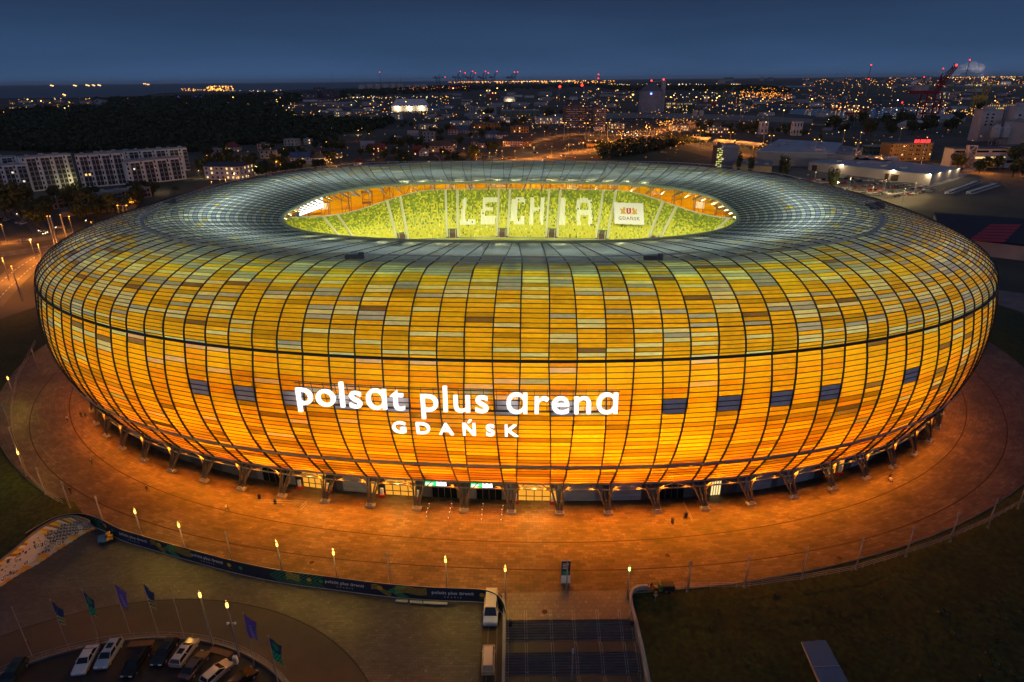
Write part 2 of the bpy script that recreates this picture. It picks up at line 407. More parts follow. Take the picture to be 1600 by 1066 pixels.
# ---- columns
colm = mat('column_grey_brown', (.10, .085, .078), .55, .2, noise=.15, nscale=.7)
padm = mat('column_pad', (.26, .26, .29), .7)
for k in range(NP):
    ph = PH0+k*DPH; a_, b_ = BOT[0]+.6, BOT[1]+.9
    x, y = ring_pt(np.array(ph), a_, b_, BOT[3]); base = np.array((float(x)-XC, float(y), 0.0))
    tops = [surf(np.array(ph+sd*gap(0)*DPH), 0)+np.array((0, 0, -.1)) for sd in (-1, 1)]
    cx, cy_ = ring_pt(np.array(ph), BOT[0]-2.2, BOT[1]-2.2, BOT[3]); inn = np.array((float(cx)-XC, float(cy_), 6.0))
    tan = tops[1]-tops[0]; tan /= np.linalg.norm(tan)
    b = MB(); P0 = base+np.array((0, 0, .7))
    for sd, tp in zip((-1, 1), tops):
        b.cyl(P0+tan*sd*.40, tp, .19, .17, 8)
        b.cyl(P0+tan*sd*.16, inn+tan*sd*.7, .18, .15, 8)
        b.cyl(tp*.5+(P0+tan*sd*.45)*.5+np.array((0, 0, .7)), tp+tan*sd*1.6, .09, .09, 6)
    c_ = b.build('column', colm, stad)
    d = MB(); ang = math.atan2(tan[1], tan[0]); Mx = Matrix.Translation(Vector(base)) @ Matrix.Rotation(ang, 4, 'Z')
    d.box(-.85, .85, -.5, .5, 0, .4, M=Mx); d.box(-.55, .55, -.38, .38, .4, .8, M=Mx, taper=.08)
    pb = d.build('column_pad', padm, c_)
ring_tube(0, -.1, -1.5, .14, 6, 164).build('bracing_ring', M['steel'], stad)
for k in range(NP):
    b = MB(); p0 = surf(np.array(PH0+(k+.14)*DPH), 0)+np.array((0, 0, -1.5)); p1 = surf(np.array(PH0+(k+.5)*DPH), 0)+np.array((0, 0, -.3)); p2 = surf(np.array(PH0+(k+.86)*DPH), 0)+np.array((0, 0, -1.5))
    b.cyl(p0, p1, .05, n=4); b.cyl(p1, p2, .05, n=4)
    b.build('bracing_rod', M['steel'], stad)

# ---- ground-floor wall, soffit, doors
def oring(a, b_, n_, phis, z):
    x, y = ring_pt(np.asarray(phis, float), a, b_, n_); return np.stack([x-XC, y, np.full_like(x, z)], -1)
PHW = PH0+(np.arange(NP*6)/6)*DPH
def wall_band(name, a, b_, n_, z0, z1, material, parent=stad, cols=None, phis=PHW):
    L = oring(a, b_, n_, phis, z0); U = oring(a, b_, n_, phis, z1); V = np.concatenate([L, U]); n = len(phis)
    F = [(q, (q+1) % n, n+(q+1) % n, n+q) for q in range(n)]
    return np_mesh(name, V, F, material, cols, parent=parent)
WA, WB, WN = BOT[0]-3.4, BOT[1]-2.9, BOT[3]
wc = []
for q in range(NP*6):
    bay = q//6; r_ = (bay*7) % 5
    c = (.10, .105, .125) if r_ in (0, 1) else ((.20, .21, .25) if r_ in (2,) else (.055, .055, .065))
    wc.append(np.array(c)*rng.uniform(.85, 1.1))
wall_band('ground_floor_wall', WA, WB, WN, 0, 5.9, M['attr'], cols=np.array(wc))
L = oring(BOT[0]-.4, BOT[1]-.4, BOT[3], PHW, 5.75); U = oring(WA-.5, WB-.5, WN, PHW, 5.75); V = np.concatenate([L, U]); n = len(PHW)
np_mesh('soffit', V, [(q, (q+1) % n, n+(q+1) % n, n+q) for q in range(n)], M['conc_d'], parent=stad)
glow = emat('lit_glass', (1, .40, .035), .95); glow_w = emat('lit_glass_pale', (1, .72, .3), 1.2)
dframe = mat('door_frame', (.12, .09, .05), .5)
def bay_matrix(k, frac=.5):
    "frame of reference on the ground-floor wall: x along the wall, y outward"
    ph = PH0+(k+frac)*DPH; p = oring(WA, WB, WN, [ph-.002, ph+.002], 0); c = p.mean(0); t = p[1]-p[0]; t /= np.linalg.norm(t)
    return Matrix.Translation(Vector(c)) @ Matrix.Rotation(math.atan2(t[1], t[0])+math.pi, 4, 'Z')
def entrance(k, lit=True, wid=3.0):
    Mx = bay_matrix(k); g = MB(); g.box(-wid, wid, .06, .12, .1, 5.6, M=Mx); e_ = g.build('entrance_glazing', glow if lit else M['glass'], stad)
    f = MB()
    for x in (-wid, -wid/2, 0, wid/2, wid): f.box(x-.07, x+.07, .12, .24, 0, 3.0 if abs(x) < wid else 5.6, M=Mx)
    for z in (3.0, 3.9, 1.1): f.box(-wid, wid, .12, .2, z-.07, z+.07, M=Mx)
    f.box(-wid, wid, .14, .9, 3.0, 3.2, M=Mx)
    f.build('entrance_frame', dframe, e_)
    for sd in (-1, 1):
        t = MB(); t.box(sd*(wid+.5)-.28, sd*(wid+.5)+.28, .5, .9, 0, 1.9, M=Mx); t.box(sd*(wid+.5)-.5, sd*(wid+.5)+.5, .3, 1.2, 0, .5, mi=1, M=Mx)
        t.build('ticket_gate', [M['white'], M['red']], stad)
def plain_doors(k, m_=None, wid=2.4, z=3.2):
    Mx = bay_matrix(k); g = MB(); g.box(-wid, wid, .05, .1, .05, z, M=Mx); e_ = g.build('glass_door', m_ or M['glass'], stad)
    f = MB()
    for q in range(5): x = -wid+q*wid/2; f.box(x-.05, x+.05, .1, .18, 0, z+.1, M=Mx)
    f.box(-wid, wid, .1, .18, z, z+.12, M=Mx); f.build('door_frame', dframe, e_)
def roller(k, col=(.30, .32, .38)):
    Mx = bay_matrix(k); g = MB()
    for q in range(9): g.box(-2.9, 2.9, .05+.03*(q % 2), .11+.03*(q % 2), .4*q+.1, .4*q+.48, M=Mx, c=tuple(np.array(col)*rng.uniform(.9, 1.1)))
    g.build('roller_shutter', M['attr'], stad)
entrance(-3); entrance(0); entrance(-5, wid=2.6)
plain_doors(-2); plain_doors(-1); plain_doors(3); plain_doors(4, glow_w, 1.0); plain_doors(-6, wid=2.8)
for k in (-4, 1, 2, 5, 6, 8): roller(k)
entrance(7, wid=1.2)
for k in list(range(9, 72)):
    if k % 3 == 0: plain_doors(k)
    elif k % 3 == 1: roller(k, (.16, .17, .2))
# narrow lit side doors
for k, fr_ in ((0, .93), (-4, .9), (7, .8)):
    Mx = bay_matrix(k, fr_); g = MB(); g.box(-.55, .55, .1, .2, .1, 2.8, M=Mx); g.build('lit_side_door', glow, stad)

# text helper
def text_geo(txt, size=1.0, off=0.0, space=1.0, shear=0.0, align='LEFT', depth_=0.0, res=4):
    cu = bpy.data.curves.new('t', 'FONT'); cu.body = txt; cu.size = size; cu.offset = off; cu.space_character = space; cu.shear = shear
    cu.align_x = align; cu.extrude = depth_; cu.resolution_u = res; cu.fill_mode = 'BOTH'
    ob = bpy.data.objects.new('t', cu); COL.objects.link(ob); dg = bpy.context.evaluated_depsgraph_get(); dg.update()
    me = ob.evaluated_get(dg).to_mesh(); vs = [tuple(v.co) for v in me.vertices]; fs = [tuple(p.vertices) for p in me.polygons]
    ob.evaluated_get(dg).to_mesh_clear(); bpy.data.objects.remove(ob); bpy.data.curves.remove(cu)
    return np.array(vs), fs

def split_build(vs, fs, name, material, parent, xs=None):
    "each glyph becomes a part of its own"
    par = list(range(len(vs)))
    def fd(a):
        while par[a] != a: par[a] = par[par[a]]; a = par[a]
        return a
    for f in fs:
        for q in f[1:]: par[fd(q)] = fd(f[0])
    grp = {}
    for f in fs: grp.setdefault(fd(f[0]), []).append(f)
    for g_ in grp.values():
        idx = sorted({i for f in g_ for i in f}); mp = {i: k for k, i in enumerate(idx)}; m_ = MB()
        m_.add([vs[i] for i in idx], [tuple(mp[i] for i in f) for f in g_]); m_.build(name, material, parent)
# illuminated sign on the facade
signm = emat('sign_white', (1, .97, .92), 1.5)
def phi_text(txt, pa, pb, w0, w1, off_b, space, name, material=None):
    vs, fs = text_geo(txt, 1.0, off_b, space, 0, 'LEFT', .03)
    x0, x1 = vs[:, 0].min(), vs[:, 0].max(); pp = np.linspace(pa, pb, 600); P = surf(pp, (w0+w1)/2, 1.2)
    sl = np.concatenate([[0], np.cumsum(np.linalg.norm(np.diff(P, axis=0), axis=1))])
    ph = np.interp((vs[:, 0]-x0)/(x1-x0)*sl[-1], sl, pp); out = []
    for p_, (tx, ty, tz) in zip(ph, vs):
        q = surf(np.array(p_), w0+(w1-w0)*ty/.73, 1.35+(tz/.03)*.2); out.append(tuple(q))
    return split_build(out, fs, name, material or signm, stad)
phi_text('pols\u0251t plus \u0251ren\u0251', R(-103.7), R(-78.4), .712, .880, .004, 1.07, 'sign_letter')
phi_text('GDA\u0143SK', R(-96.1), R(-86.0), .548, .632, .016, 1.8, 'city_name_letter')
b = MB()
for w_ in (.712, .84):
    pp = np.linspace(R(-103.9), R(-78.2), 60); b.tube([tuple(p) for p in surf(pp, w_, .95)], .09, 4)
for p_ in np.linspace(R(-103.5), R(-78.8), 26): b.cyl(surf(np.array(p_), .70, .2), surf(np.array(p_), .85, 1.0), .06, n=4)
b.build('sign_frame', M['purlin'], stad)

# ---- seating bowl
def tier_ring(q, phis): return ring_pt(phis, 82+q, 62+q, 2.5)
def ztop(x): 
    t = np.clip((np.abs(x)-38)/38, 0, 1); t2 = np.clip((np.abs(x)-76)/20, 0, 1)
    return 31-7.5*t*t*(3-2*t)+2.0*t2*t2*(3-2*t2)
NROW = 28
def tier_pt(phis, q):
    x, y = tier_ring(0.0, phis); nx = np.sign(x)*np.abs(x/82)**1.5/82; ny = np.sign(y)*np.abs(y/62)**1.5/62; L_ = np.hypot(nx, ny); nx, ny = nx/L_, ny/L_
    return np.stack([x+nx*22*q-XC, y+ny*22*q, 16+(ztop(x+nx*22)-16)*q], -1)
phs = np.linspace(0, 2*np.pi, 4001)[:-1]; _x, _y = tier_ring(0.0, phs); _s = np.concatenate([[0], np.cumsum(np.hypot(np.diff(_x, append=_x[0]), np.diff(_y, append=_y[0])))])
PER = _s[-1]; phx = np.append(phs, 2*np.pi)
def s2phi(s): return np.interp(np.asarray(s) % PER, _s, phx)
NC = int(PER/.50)
stf = MB()
phd2 = s2phi(np.linspace(0, PER, 361)[:-1])
V = []; F = []
for r_ in range(NROW+1):
    P = tier_pt(phd2, r_/NROW); V += list(P-np.array((0, 0, .25)))
n = 360
for r_ in range(NROW):
    for q in range(n): q2 = (q+1) % n; F.append((r_*n+q, r_*n+q2, (r_+1)*n+q2, (r_+1)*n+q))
np_mesh('upper_tier_steps', V, F, mat('terrace_concrete', (.10, .12, .06), .9), parent=stad)
SEATC = [((.60, .53, .010), .56), ((.72, .60, .012), .22), ((.30, .36, .012), .12), ((.85, .80, .10), .06), ((.08, .12, .012), .03)]
cols_ = np.array([c for c, _ in SEATC]); pr_ = np.array([p for _, p in SEATC]); pr_ /= pr_.sum()
FONT = {'L': ['1000']*9+['1111']*2, 'E': ['1111', '1111', '1000', '1000', '1110', '1110', '1000', '1000', '1111', '1111', '1111'][:11],
        'C': ['0111', '1111', '1101', '1100', '1100', '1100', '1100', '1100', '1101', '1111', '0111'], 'H': ['1001']*4+['1111']*2+['1001']*5,
        'I': ['1']*11, 'A': ['0110', '1111', '1001', '1001', '1001', '1111', '1111', '1001', '1001', '1001', '1001']}
FONT['L'] = ['1000']*9+['1111']*2
LET = [('L', -25.0, -18.8), ('E', -16.9, -10.9), ('C', -4.9, .6), ('H', 2.9, 8.4), ('I', 14.6, 17.0), ('A', 21.6, 27.6)]
sc_ = (np.arange(NC)+.5)*PER/NC; ph_c = s2phi(sc_); dph = .22
V = []; F = []; C = []
ph_l = s2phi(sc_-.22); ph_r = s2phi(sc_+.22)
# aisle pairs: spacing along the stand, measured from the middle of the far side
_sN = float(np.interp(np.pi/2, phx, _s)); AIS = []
for q in range(-11, 11):
    AIS.append(_sN-(-8.0+q*19.5+XC))
def near_aisle(s): 
    return min(abs(((s-a+PER/2) % PER)-PER/2) for a in AIS)
na = np.array([near_aisle(s) for s in sc_])
for r_ in range(NROW):
    q0 = (r_+.15)/NROW; Pl = tier_pt(ph_l, q0); Pr = tier_pt(ph_r, q0); Pl2 = tier_pt(ph_l, q0+.55/NROW); Pr2 = tier_pt(ph_r, q0+.55/NROW)
    fr = (r_+.5)/NROW; ck = rng.choice(len(cols_), size=NC, p=pr_); tilt = .42
    for k in range(NC):
        if abs(na[k]-2.1) < .42 or (na[k] < 2.1 and r_ < 5): continue
        if rng.random() < .012: continue
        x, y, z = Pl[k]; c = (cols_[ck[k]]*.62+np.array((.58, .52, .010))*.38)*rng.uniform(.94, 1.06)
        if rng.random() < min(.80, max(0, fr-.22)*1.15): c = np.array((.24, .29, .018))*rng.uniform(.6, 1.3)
        if y > 0 and .26 < fr < .83:
            row = int((.83-fr)/.57*11)
            for ch, xa, xb in LET:
                if xa <= x <= xb:
                    L_ = FONT[ch][min(10, max(0, row))]; ci = min(len(L_)-1, int((x-xa)/(xb-xa)*len(L_)))
                    if L_[ci] == '1': c = np.array((.80, .74, .46))
        b0 = len(V); V += [Pl[k]+(0, 0, .05), Pr[k]+(0, 0, .05), Pr2[k]+(0, 0, tilt), Pl2[k]+(0, 0, tilt)]
        F.append((b0, b0+1, b0+2, b0+3)); C.append(c)
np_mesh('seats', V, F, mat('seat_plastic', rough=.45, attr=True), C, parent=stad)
aism = mat('aisle_concrete', (.60, .56, .30), .8)
for a in AIS:
    for sd in (-2.1, 2.1):
        V = []; F = []
        for r_ in range(NROW+1):
            for d_, h in ((-.46, .02), (-.46, .45), (.46, .45), (.46, .02)): V.append(tier_pt(s2phi(np.array([a+sd+d_])), r_/NROW)[0]+(0, 0, h))
        for r_ in range(NROW):
            for q in range(3): F.append((4*r_+q, 4*r_+q+1, 4*r_+q+5, 4*r_+q+4))
        np_mesh('aisle', V, F, aism, parent=stad)
    P0 = tier_pt(s2phi(np.array([a-1.2, a+1.2])), .0); P1 = tier_pt(s2phi(np.array([a-1.2, a+1.2])), .16)
    b = MB(); A_, B_ = P0; t = (B_-A_)/np.linalg.norm(B_-A_); Mx = Matrix.Translation(Vector((A_+B_)/2)) @ Matrix.Rotation(math.atan2(t[1], t[0]), 4, 'Z')
    dn = 1 if (Mx.inverted() @ Vector((P1[0]+P1[1])/2)).y > 0 else -1
    y0, y1 = sorted((0.1*dn, 3.6*dn)); b.box(-1.35, -1.1, y0, y1, 0, 2.6, M=Mx); b.box(1.1, 1.35, y0, y1, 0, 2.6, M=Mx); b.box(-1.1, 1.1, y0+.2, y1-.2, -.2, 1.9, mi=1, M=Mx)
    b.build('vomitory', [aism, mat('vomitory_brown', (.16, .08, .05), .7) if a == AIS[0] else bpy.data.materials['vomitory_brown']], stad)
# lower tier, walls, pitch
def low_pt(phis, q):
    x, y = ring_pt(phis, 62+20*q, 42+19.0*q, 2.7); return np.stack([x-XC, y, np.full_like(x, 1.2+12.3*q)], -1)
V = []; F = []; C = []
for r_ in range(25): V += list(low_pt(phd2, r_/24))
for r_ in range(24):
    for q in range(n):
        q2 = (q+1) % n; F.append((r_*n+q, r_*n+q2, (r_+1)*n+q2, (r_+1)*n+q)); C.append(np.array((.36, .46, .04))*rng.uniform(.5, 1.1))
np_mesh('lower_tier', V, F, M['attr'], C, parent=stad)
def band(name, ra, rb, z0, z1, material, nn=2.5, cols=None):
    a0, b0 = ra; a1, b1 = rb; x, y = ring_pt(phd2, a0, b0, nn); x1, y1 = ring_pt(phd2, a1, b1, nn)
    z0 = np.full_like(x, 1)*z0; z1 = np.full_like(x, 1)*z1
    V = np.concatenate([np.stack([x-XC, y, z0], -1), np.stack([x1-XC, y1, z1], -1)])
    return np_mesh(name, V, [(q, (q+1) % n, n+(q+1) % n, n+q) for q in range(n)], material, cols, parent=stad)
xe, ye = tier_ring(22.0, phd2)
band('tier_front_wall', (82, 61), (81.6, 61.6), 13.5, 15.0, mat('ribbon_board', (.03, .035, .02), .4))
band('tier_front_ledge', (81.6, 61.6), (82.6, 62.6), 15.9, 15.95, M['conc_l'])
band('tier_front_parapet', (81.6, 61.6), (81.6, 61.6), 15.0, 15.9, mat('parapet_yellow', (.5, .5, .1), .6))
band('stand_rim', (103.6, 83.6), (104.6, 84.6), ztop(xe)-.1, ztop(xe)+.3, mat('rim_concrete', (.55, .52, .36), .8))
band('stand_rim_wall', (104.6, 84.6), (104.8, 84.8), ztop(xe)-2.5, ztop(xe)+.32, M['conc_l'])
band('stand_back_wall', (104.7, 83.2), (104.7, 83.2), 0, ztop(xe)-2.4, mat('stand_back', (.45, .42, .36), .9), 2.5)
x, y = ring_pt(phd2, 62, 42, 2.7); V = [(0, 0, .6)]+[(a_-XC, b_, .6) for a_, b_ in zip(x, y)]
np_mesh('pitch_surround', V, [(0, q+1, (q+1) % n+1) for q in range(n)], mat('pitch_green', (.06, .16, .03), .9, noise=.2, nscale=.1), parent=stad)
# ribbon-board messages, white and glaring
gl = emat('ribbon_glare', (1, 1, .9), 6)
for px in (610, 669, 730, 789.5, 849.5, 910, 972):
    xw = (px-792)*.238; a = _sN-(xw+XC); b = MB()
    for q in range(13):
        s0 = a-2.9+q*.46+rng.uniform(-.05, .05); h = rng.uniform(.35, .75); P = tier_pt(s2phi(np.array([s0, s0+.36])), 0)
        for P_ in (P,):
            v = [P_[0]*1.0, P_[1]*1.0]; f_ = 61.2/62.0
            A_ = v[0]*(1, f_, 1); B_ = v[1]*(1, f_, 1); A_[1] -= .35; B_[1] -= .35
            b.poly([(A_[0], A_[1], 13.95), (B_[0], B_[1], 13.95), (B_[0], B_[1], 13.95+h), (A_[0], A_[1], 13.95+h)])
    b.build('ribbon_board_message', gl, stad)
# far-side crowd along the front of the stand
b = MB()
for q in range(230):
    xw = rng.uniform(-42, 44); yl = rng.uniform(.86, .97); P = low_pt(np.array([math.pi/2-xw/82.0]), yl)[0]
    c = random.choice([(.02, .02, .025), (.05, .04, .04), (.3, .3, .3), (.2, .05, .03), (.03, .05, .12)])
    b.box(P[0]-.22, P[0]+.22, P[1]-.15, P[1]+.15, P[2], P[2]+1.1, c=c, taper=.06); b.ball((P[0], P[1], P[2]+1.28), .14, c=(.45, .3, .2), n=4)
crowd = b.build('crowd', M['attr'])
crowd.rotation_euler = (0, 0, YAW); tag(crowd, 'rows of tiny spectators standing along the front of the far green stand', 'crowd', kind='stuff')
# big screen (left corner), right corner likewise hidden by the roof
scm = emat('screen_white', (1, 1, .93), 3.0)
def ring3(a, b_, z, nn, ph): x, y = ring_pt(np.array(ph), a, b_, nn); return Vector((float(x)-XC, float(y), z))
def loc_pt(p):  # world to stadium axes
    c, s = math.cos(-YAW), math.sin(-YAW); return Vector((p.x*c-p.y*s, p.x*s+p.y*c, p.z))
def ray_at_y(px, py, dist):
    d = vF + vR*((px-800)/CAM_F) + vD*((py-533)/CAM_F); return loc_pt(CAMP + d*dist)
Q = [ray_at_y(468, 334, 217), ray_at_y(506, 327, 232), ray_at_y(504, 311, 243), ray_at_y(467, 331, 230)]
A_, B_ = Vector(Q[0]), Vector(Q[1]); A_.z = B_.z = (A_.z+B_.z)/2; t = (B_-A_).normalized(); nrm = Vector((t.y, -t.x, 0))
b = MB(); H_ = 4.5; W_ = (B_-A_).length; b.add([A_, B_, B_+Vector((0, 0, H_)), A_+Vector((0, 0, H_))], [(0, 1, 2, 3)])
sb = b.build('video_screen', scm, stad)
b = MB(); Mx = Matrix.Translation(A_) @ Matrix.Rotation(math.atan2(t.y, t.x), 4, 'Z'); sgn = 1
b.box(-.3, W_+.3, .1, 1.0, -.3, H_+.3, M=Mx); b.build('screen_housing', M['steel_dark'], sb)

# interior roof trusses behind the cladding
trm = mat('truss_brown', (.16, .09, .05), .6)
for k in range(NP):
    b = MB(); pts_o = []; pts_i = []
    for w in (.55, .8, 1.0, 1.12, 1.25, 1.4, 1.6, 1.8, 1.96):
        for sd in (-1, 1):
            p = surf(np.array(rib_phi(k, sd, w)), w, -1.2 if w <= 1 else -.6); p[2] -= .4+(.8 if w > 1.1 else 0)
            q = surf(np.array(PH0+k*DPH), w, -4.0 if w <= 1 else -2.2); q[2] -= (2.0 if w > 1.1 else .5)+(.8 if w > 1.5 else 0)
            (pts_o if sd < 0 else pts_i).append((p, q))
    for L_ in (pts_o, pts_i):
        b.tube([tuple(p) for p, _ in L_], .12, 4)
        for i_ in range(len(L_)-1): b.cyl(L_[i_][0], L_[i_+1][1], .1, n=4); b.cyl(L_[i_][1], L_[i_][0], .1, n=4)
    b.tube([tuple(q) for _, q in pts_o], .2, 5)
    b.build('roof_truss', trm, stad)

# ---- lamps that belong to the stadium
def plight(name, loc, e_, col, rad=.5, typ='POINT', rot=None, size=None, spot=None, parent=stad):
    l = bpy.data.lights.new(name, typ); l.energy = e_; l.color = col
    if typ == 'POINT': l.shadow_soft_size = rad
    if typ == 'SPOT': l.shadow_soft_size = rad; l.spot_size = spot; l.spot_blend = .6
    if typ == 'AREA': l.shape = 'RECTANGLE'; l.size, l.size_y = size
    o = bpy.data.objects.new(name, l); COL.objects.link(o); o.location = loc
    if rot is not None: o.rotation_euler = rot
    if parent is not None: o.parent = parent
    return o
ORANGE = (1, .33, .022); AMBL = (1, .80, .12); WARM = (1, .88, .55)
for k in range(NP):
    cx_ = float(surf(np.array(PH0+k*DPH), .5)[0]); glow_c = .88+.85*math.exp(-((cx_-22)/26)**2)
    for fr_, w, off, en, cl in ((.5, .07, -2.6, 1700, ORANGE), (.0, .30, -4.2, 2100, ORANGE), (.5, .52, -4.6, 1500*glow_c, (1, .60, .075)), (0, .86, -5.5, 820*glow_c, AMBL)):
        if k % 2 and w > .8: continue
        p = surf(np.array(PH0+(k+fr_)*DPH), w, off); en = en*rng.uniform(.6, 1.3)
        # the photograph shows the long near side lit hardest, the round ends dimmer
        plight('facade_lamp', p, en*float(np.interp(abs(p[0]), [45, 112], [1.05, .30 if w > .8 else .62])), cl, .35)
for k in range(0, NP):
    p = surf(np.array(PH0+(k+.5)*DPH), 1.34, 0); p[2] -= 3.6; sd_ = p[1] < 0 and abs(p[0]) < 80; plight('roof_lamp', p, (330*(1.7 if p[1] < -20 and abs(p[0]) < 60 else 1)) if sd_ else 300, (.84, .95, .14) if sd_ else (.9, .92, .8), .5)
    p = surf(np.array(PH0+(k+.5)*DPH), 1.72, 0); p[2] -= 5.5; plight('roof_lamp', p, 2300 if p[1] < 0 else 1700, (.80, .95, .86), 1.5)
for k in range(NP):
    p = surf(np.array(PH0+(k+.5)*DPH), 1.93, 0)
    if abs(p[0]) < 46: q = p.copy(); q[2] -= 1.3; plight('floodlight', q, (760 if k % 2 else 420) if p[1] < 0 else 460, (1, .90, .42), .3)
    p = surf(np.array(PH0+(k+.5)*DPH), 1.60, 0)
# floodlights hung under the roof edge, shining on the stands
for k in range(0, 40):
    ph = 2*math.pi*k/40; p = surf(np.array(ph), 1.985, 0); p[2] -= 1.4
    c_ = Vector((-p[0]*.0, -p[1]*.0, 0)); tgt = tier_pt(np.array([math.atan2(p[1], p[0]*.72)]), .12)[0]
    d = Vector(tgt)-Vector(p); plight('floodlight', p, 5600, (1, .92, .40), .25, 'SPOT', d.to_track_quat('-Z', 'Y').to_euler(), spot=R(125))
# eave floodlights shining down on the promenade
for k in range(NP*2):
    ph = PH0+(k*.5+.25)*DPH; p = surf(np.array(ph), 0, .2); p[2] -= .7; o2 = surf(np.array(ph), 0, 7.0)
    d = Vector((o2[0]-p[0], o2[1]-p[1], -6.0)); plight('eave_lamp', p, 3300*float(np.interp(abs(p[0]), [45, 108], [1.1, .34])), (1, .25, .006), .4, 'SPOT', d.to_track_quat('-Z', 'Y').to_euler(), spot=R(142))
for k, e_ in ((-3, 900), (0, 1100), (-5, 500)):
    Mx = bay_matrix(k); plight('entrance_lamp', Mx @ Vector((0, 1.6, 4.6)), e_, (1, .55, .12), .3)
# green and white signs over the doors
for k in (-2, -1):
    Mx = bay_matrix(k, .38); b = MB(); b.box(-.1, 2.3, 2.2, 2.5, 4.15, 5.35, mi=0, M=Mx); b.box(-1.9, -.1, 2.2, 2.5, 4.15, 5.35, mi=1, M=Mx)
    Mf = Mx
    b.box(-1.9, 2.3, 1.95, 2.18, 4.05, 5.45, mi=2, M=Mx)
    b.box(.5, 1.9, 2.5, 2.53, 4.8, 4.98, mi=1, M=Mx); b.box(.9, 1.9, 2.5, 2.53, 4.48, 4.62, mi=1, M=Mx)
    b.build('lightbox_sign', [bpy.data.materials.get('sign_green') or emat('sign_green', (.02, .8, .2), 1.6), bpy.data.materials.get('lightbox_white') or emat('lightbox_white', (.95, 1, .95), 2.5), M['steel_dark']], stad)
# the stadium shop's little bollard lamps in front of the signs are built with the promenade
exec_stage = 1

# ------------------------------------------------------------------ ground, promenade, plaza
ZG, ZL = -4.0, -1.5
def paver_mat(name, c1, c2, mort, scale, bw=.5, rh=.25, rough=.55, var=.5):
    m_ = mat(name, c1, rough); n = m_.node_tree; b = n.nodes['Principled BSDF']
    uv = n.nodes.new('ShaderNodeTexCoord'); br = n.nodes.new('ShaderNodeTexBrick'); br.inputs['Scale'].default_value = scale
    br.inputs['Color1'].default_value = (*c1, 1); br.inputs['Color2'].default_value = (*c2, 1); br.inputs['Mortar'].default_value = (*mort, 1)
    br.inputs['Brick Width'].default_value = bw; br.inputs['Row Height'].default_value = rh; br.inputs['Mortar Size'].default_value = .02; br.inputs['Bias'].default_value = -.1
    n.links.new(uv.outputs['UV'], br.inputs['Vector'])
    z = n.nodes.new('ShaderNodeTexNoise'); z.inputs['Scale'].default_value = .12; z.inputs['Detail'].default_value = 8; z.inputs['Roughness'].default_value = .65; n.links.new(uv.outputs['UV'], z.inputs['Vector'])
    mr = n.nodes.new('ShaderNodeMapRange'); mr.inputs['From Min'].default_value = .35; mr.inputs['From Max'].default_value = .65; mr.inputs['To Min'].default_value = 1-var; mr.inputs['To Max'].default_value = 1+var*.6; n.links.new(z.outputs[0], mr.inputs['Value'])
    z2 = n.nodes.new('ShaderNodeTexNoise'); z2.inputs['Scale'].default_value = 1.6; z2.inputs['Detail'].default_value = 3; n.links.new(uv.outputs['UV'], z2.inputs['Vector'])
    mr2 = n.nodes.new('ShaderNodeMapRange'); mr2.inputs['From Min'].default_value = .62; mr2.inputs['From Max'].default_value = .74; mr2.inputs['To Min'].default_value = 1.0; mr2.inputs['To Max'].default_value = 2.1; n.links.new(z2.outputs[0], mr2.inputs['Value'])
    mm = n.nodes.new('ShaderNodeMath'); mm.operation = 'MULTIPLY'; n.links.new(mr.outputs[0], mm.inputs[0]); n.links.new(mr2.outputs[0], mm.inputs[1])
    vm = n.nodes.new('ShaderNodeVectorMath'); vm.operation = 'SCALE'; n.links.new(br.outputs['Color'], vm.inputs[0]); n.links.new(mm.outputs[0], vm.inputs['Scale']); n.links.new(vm.outputs[0], b.inputs['Base Color'])
    bp = n.nodes.new('ShaderNodeBump'); bp.inputs['Strength'].default_value = .25; n.links.new(br.outputs['Fac'], bp.inputs['Height']); bp.invert = True; n.links.new(bp.outputs[0], b.inputs['Normal'])
    return m_
M['prom'] = paver_mat('promenade_pavers', (.130, .088, .058), (.056, .038, .027), (.018, .014, .012), 1.0, 1.3, .65, var=.55)
M['plaza'] = paver_mat('plaza_pavers', (.098, .084, .078), (.060, .052, .050), (.03, .027, .026), 1.0, .9, .45, var=.3)
M['landing'] = paver_mat('landing_pavers', (.15, .13, .125), (.12, .105, .10), (.05, .045, .045), 1.0, .8, .8, var=.2)
M['grass'] = mat('dark_grass', (.013, .030, .006), .95, noise=.75, nscale=1.3, bump=.6)
def grass_mat():
    m_ = M['grass']; n = m_.node_tree; b_ = n.nodes['Principled BSDF']; t = n.nodes.new('ShaderNodeTexCoord'); z = n.nodes.new('ShaderNodeTexNoise'); z.inputs['Scale'].default_value = .16; z.inputs['Detail'].default_value = 7; z.inputs['Roughness'].default_value = .7
    n.links.new(t.outputs['Object'], z.inputs['Vector']); r_ = n.nodes.new('ShaderNodeValToRGB'); n.links.new(z.outputs[0], r_.inputs[0]); r_.color_ramp.elements[0].position = .36; r_.color_ramp.elements[0].color = (.35, .8, .3, 1); r_.color_ramp.elements[1].position = .64; r_.color_ramp.elements[1].color = (1.5, 1.3, .9, 1)
    vm = [q for q in n.nodes if q.type == 'VECT_MATH'][0]; mu = n.nodes.new('ShaderNodeVectorMath'); mu.operation = 'MULTIPLY'; n.links.new(vm.outputs[0], mu.inputs[0]); n.links.new(r_.outputs[0], mu.inputs[1]); n.links.new(mu.outputs[0], b_.inputs['Base Color'])
grass_mat()
M['drain'] = mat('drain_rust', (.035, .010, .006), .8)
def rot(P): 
    P = np.asarray(P, float); c, s = math.cos(YAW), math.sin(YAW); Q = P.copy(); Q[..., 0] = P[..., 0]*c-P[..., 1]*s; Q[..., 1] = P[..., 0]*s+P[..., 1]*c; return Q
EDGE = (142.96, 107.65, 2.0)
